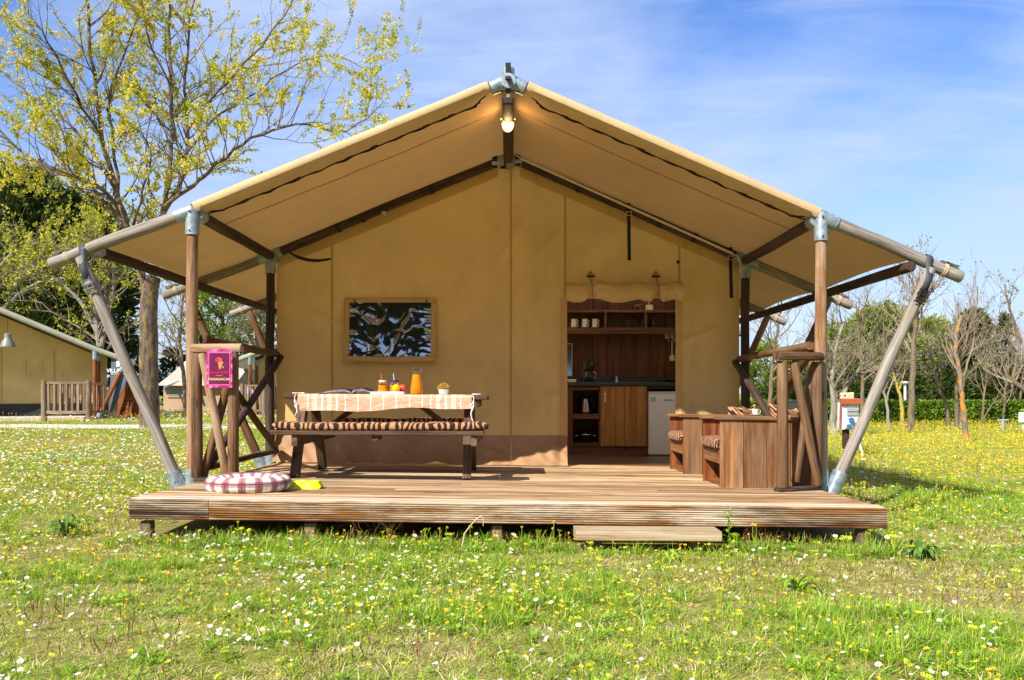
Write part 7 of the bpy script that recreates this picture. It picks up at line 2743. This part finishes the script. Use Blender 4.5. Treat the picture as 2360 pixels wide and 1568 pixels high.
for ya, yb, dens, sc in bands:
    area = 0
    ym = (ya + yb) / 2
    hw_ = 0.60 * yb + 1.2
    n = int(dens * (yb - ya) * 2 * hw_)
    for _ in range(n):
        y = rnd.uniform(ya, yb)
        x = rnd.uniform(-hw_, hw_)
        if abs(x) > 0.60 * y + 1.2 or blocked(x, y):
            continue
        # patches: lush, ordinary, dry
        p1_ = nz3(x * 0.55, y * 0.75, 2.0) + 0.5 * nz3(x * 1.9, y * 1.9, 5)
        for lx2, ly2, lr2 in LUSH:
            q2 = ((x - lx2) / lr2) ** 2 + ((y - ly2) / (lr2 * 0.7)) ** 2
            if q2 < 1.6:
                p1_ += (0.75 if lr2 > 0 else -0.75) * math.exp(-q2)
        p2_ = nz3(x * 0.9 + 7, y * 1.1, 9.0)
        rr = rnd.random()
        dryb = 0.10 * (x > 0.5) + 0.06
        if p1_ > 0.42:
            k = 4 if rr < 0.34 else (0 if rr < 0.8 else 3)
        elif p1_ > 0.1:
            k = 0 if rr < 0.42 else (1 if rr < 0.78 else (3 if rr < 0.92 else 2))
        elif p1_ > -0.28 - 0.0:
            k = 1 if rr < 0.5 else (2 if rr < 0.68 + dryb else (0 if rr < 0.84 + dryb else 3))
        else:
            k = 2 if rr < 0.6 else (1 if rr < 0.9 else 5)
        if rr > 0.985:
            k = 5
        hsc = sc * rnd.uniform(0.65, 1.15)
        if k == 4:
            hsc *= 0.7 if sc < 1.2 else 0.55
        if y > 9.5:
            hsc *= 0.8
        G.append((x, y, zg(x, y) - 0.004, rnd.uniform(0, 6.28), hsc, k))
    # flowers
    fd = {0: 640, 1: 600, 2: 520, 3: 360, 4: 200, 5: 70}[bands.index((ya, yb, dens, sc))]
    for _ in range(int(fd * (yb - ya) * 2 * hw_)):
        y = rnd.uniform(ya, yb)
        x = rnd.uniform(-hw_, hw_)
        if abs(x) > 0.60 * y + 1.2 or blocked(x, y):
            continue
        clus = nz3(x * 0.9, y * 1.2, 31) + 0.6 * nz3(x * 2.6, y * 2.6, 40)
        left = sstep(1.5, -2.5, x)
        far_r = sstep(9, 14, y) * sstep(1, 4, x)
        midl = sstep(6.5, 8.5, y) * sstep(16, 12, y) * sstep(-2, -3.5, x)
        pw = (0.55 + 0.9 * midl) * (0.22 + 0.78 * left) * max(0.08, 0.9 + 2.6 * clus) * (1 - 0.6 * far_r)
        py = 0.5 * max(0.1, 0.9 + 1.9 * nz3(x * 0.8, y * 0.9, 50)) * (1 - 0.35 * (1 - left) * (y < 9)) + 0.7 * far_r * (1 + 1.3 * nz3(x * 0.35, y * 0.6, 61))
        rr = rnd.random()
        fs_ = {0: 1.0, 1: 1.05, 2: 1.2, 3: 1.45, 4: 1.8, 5: 2.4}[bands.index((ya, yb, dens, sc))] * rnd.uniform(0.6, 1.15)
        z = zg(x, y) - 0.006
        if rr < 0.46:
            if rnd.random() < pw:
                FL.append((x, y, z, rnd.uniform(0, 6.28), fs_, 0 if rnd.random() < 0.6 else 1))
        elif rr < 0.94:
            if rnd.random() < py:
                FL.append((x, y, z, rnd.uniform(0, 6.28), fs_, 2 if rnd.random() < 0.55 else 3))
        elif y < 12 and rnd.random() < 0.45:
            FL.append((x, y, z, rnd.uniform(0, 6.28), fs_, 4))
# taller growth and dry stalks along the front edge of the deck
for _ in range(800):
    x = rnd.uniform(-2.5, 2.5)
    y = rnd.gauss(5.46, 0.10)
    if y > 5.75 or (0.35 < x < 1.35 and y > 5.33):
        continue
    k = rnd.choice([0, 1, 3, 3, 5, 0, 2, 4])
    G.append((x, y, zg(x, y), rnd.uniform(0, 6.28), rnd.uniform(0.7, 1.25) * (0.75 if k == 4 else 1), k))
for _ in range(110):
    x = rnd.uniform(-2.3, 2.4)
    y = rnd.gauss(5.45, 0.1)
    if y > 5.62 or (0.35 < x < 1.35 and y > 5.35):
        continue
    FL.append((x, y, zg(x, y) + 0.01, rnd.uniform(0, 6.28), rnd.uniform(0.7, 1.7), rnd.choice([3, 3, 2, 4, 0])))
scatter('meadow_grass', G, TUFTS, 'short green and straw-coloured meadow grass around the deck', 'grass')
scatter('meadow_flowers', FL, FLOW, 'small white daisies and yellow flowers scattered through the meadow grass', 'wild flowers')

# single weeds that stand out
rnd.seed(88)
M['dock'] = leafmat('dock_leaves', [lin('38601c'), lin('547e28'), lin('7c9c38')], 0.3)


def broad_leaf(m, tn, base, ang, L, w, lift):
    d = Vector((math.cos(ang), math.sin(ang), 0))
    s_ = Vector((-d.y, d.x, 0))
    prev = None
    for i in range(6):
        t_ = i / 5
        c = Vector(base) + d * (L * t_) + Vector((0, 0, lift * L * (1.6 * t_ - 1.5 * t_ * t_)))
        ww = w * math.sin(math.pi * (0.06 + 0.94 * t_ ** 0.8)) ** 0.8 * (1 + 0.1 * math.sin(i * 5))
        a = m.add([c - s_ * ww / 2 + Vector((0, 0, ww * 0.18)), c, c + s_ * ww / 2 + Vector((0, 0, ww * 0.18))], [])
        if prev is not None:
            m.f += [(prev, prev + 1, a + 1, a), (prev + 1, prev + 2, a + 2, a + 1)]
            tn += [rnd.random()] * 2
        prev = a


for px_, py_, n, L, w, lift, mat, label in ((2125, 1283, 30, 0.12, 0.034, 1.4, 'dock', 'dark green dock plant on the lawn right of the deck corner'),
                                       (1838, 1358, 9, 0.15, 0.03, 0.9, 'weed', 'light green rosette weed on the lawn in front of the deck'),
                                       (1540, 1295, 10, 0.10, 0.022, 1.1, 'weed', 'leafy green weed in front of the plank step'),
                                       (150, 1255, 34, 0.15, 0.02, 1.5, 'dock', 'dark green leafy weed left of the deck')):
    Y = F * (CZ - 0.02) / (py_ - HY)
    x = (px_ - CX) * Y / F
    base = Vector((x, Y, zg(x, Y)))
    m, tn = MB(), []
    for i in range(n):
        broad_leaf(m, tn, base + rvec() * 0.012, 2 * math.pi * i / n + rnd.gauss(0, 0.3), L * rnd.uniform(0.6, 1.15), w * rnd.uniform(0.8, 1.2), lift * rnd.uniform(0.5, 1.4))
    o = m.build('weed_plant', M[mat], None, label=label, cat='weed')
    tint_mesh(o, tn)
# upright weed by the step, bent dry stem, dandelion clock
Y = 5.42
b0 = Vector((P(1672, 0, Y).x, Y, zg(1.3, Y)))
w_ = thing('weed_plant', b0, 'tall leafy weed beside the end of the plank step', 'weed')
sm = MB().tube([b0, b0 + Vector((0.02, 0, 0.1)), b0 + Vector((0.01, -0.02, 0.2)), b0 + Vector((0.03, -0.02, 0.27))], [0.004, 0.004, 0.003, 0.002], 6)
sm.build('stem', M['weed'], w_)
m, tn = MB(), []
for i in range(18):
    t_ = i / 17
    broad_leaf(m, tn, b0 + Vector((0.018, -0.01, 0.03 + 0.24 * t_)), i * 2.4, 0.075 * (1.15 - 0.6 * t_), 0.02, 0.6)
o = m.build('leaves', M['weed'], w_)
tint_mesh(o, tn)
Y = 5.40
MB().tube([Vector((P(1062, 0, Y).x, Y, 0.02)), P(1070, 1230, Y), P(1085, 1210, Y), P(1100, 1194, Y), P(1110, 1189, Y), P(1114, 1196, Y), P(1113, 1212, Y)], [0.004, 0.004, 0.0035, 0.0035, 0.003, 0.003, 0.002], 6).build('dry_stem', M['rope'], None, label='bent pale dry stem in front of the deck boards', cat='dry stem')
for px_, tall, lb in ((882, 0.21, 'tangled brown dried weed under the front deck edge'), (1362, 0.16, 'tangled brown dried weed at the step corner near the deck middle'), (1768, 0.15, 'tangled brown dried weed right of the plank step')):
    Y = 5.50
    b0 = Vector((P(px_, 0, Y).x, Y, zg(0, Y)))
    m = MB()
    tp2 = []
    for i in range(9):
        sprout(m, tp2, b0 + Vector((rnd.gauss(0, 0.06), rnd.gauss(0, 0.03), 0)), Vector((rnd.gauss(0, 0.5), rnd.gauss(-0.1, 0.25), 1)), tall * rnd.uniform(0.6, 1.1), 0.0022, 1, 3, 0.05, 3, 0.4, 0.8, (4, 4, 3, 3))
    m.build('dried_weed', M['stalk'], None, label=lb, cat='weed', group='dried weeds along the deck edge')
Y = 3.42
c = P(1907, 1520, Y)
dn_ = thing('dandelion_clock', Vector((c.x, Y, zg(c.x, Y))), 'round white dandelion seed head on a thin stalk in the grass', 'dandelion')
MB().tube([(c.x + 0.004, Y, zg(c.x, Y)), (c.x, Y, c.z - 0.005)], 0.0022, 8).build('stem', M['stalk'], dn_)
t = NT('dandelion_fluff')
t.set(Base_Color=(0.75, 0.75, 0.7, 1), Roughness=1.0)
M['fluff'] = t.m
m = MB()
for i in range(420):
    d = rvec()
    a = d.cross(rvec()).normalized()
    tip = c + d * 0.021
    for k in range(3):
        a2 = (a * math.cos(k * 2.1) + d.cross(a) * math.sin(k * 2.1))
        m.add([tip - d * 0.001, tip + a2 * 0.004 + d * 0.0015 + d.cross(a2) * 0.0004, tip + a2 * 0.004 + d * 0.0015 - d.cross(a2) * 0.0004], [(0, 1, 2)])
m.lathe(c - Vector((0, 0, 0.004)), [(0.0, 0.0), (0.004, 0.002), (0.004, 0.006), (0.0, 0.008)], 8)
m.build('seed_head', M['fluff'], dn_, kind='stuff')
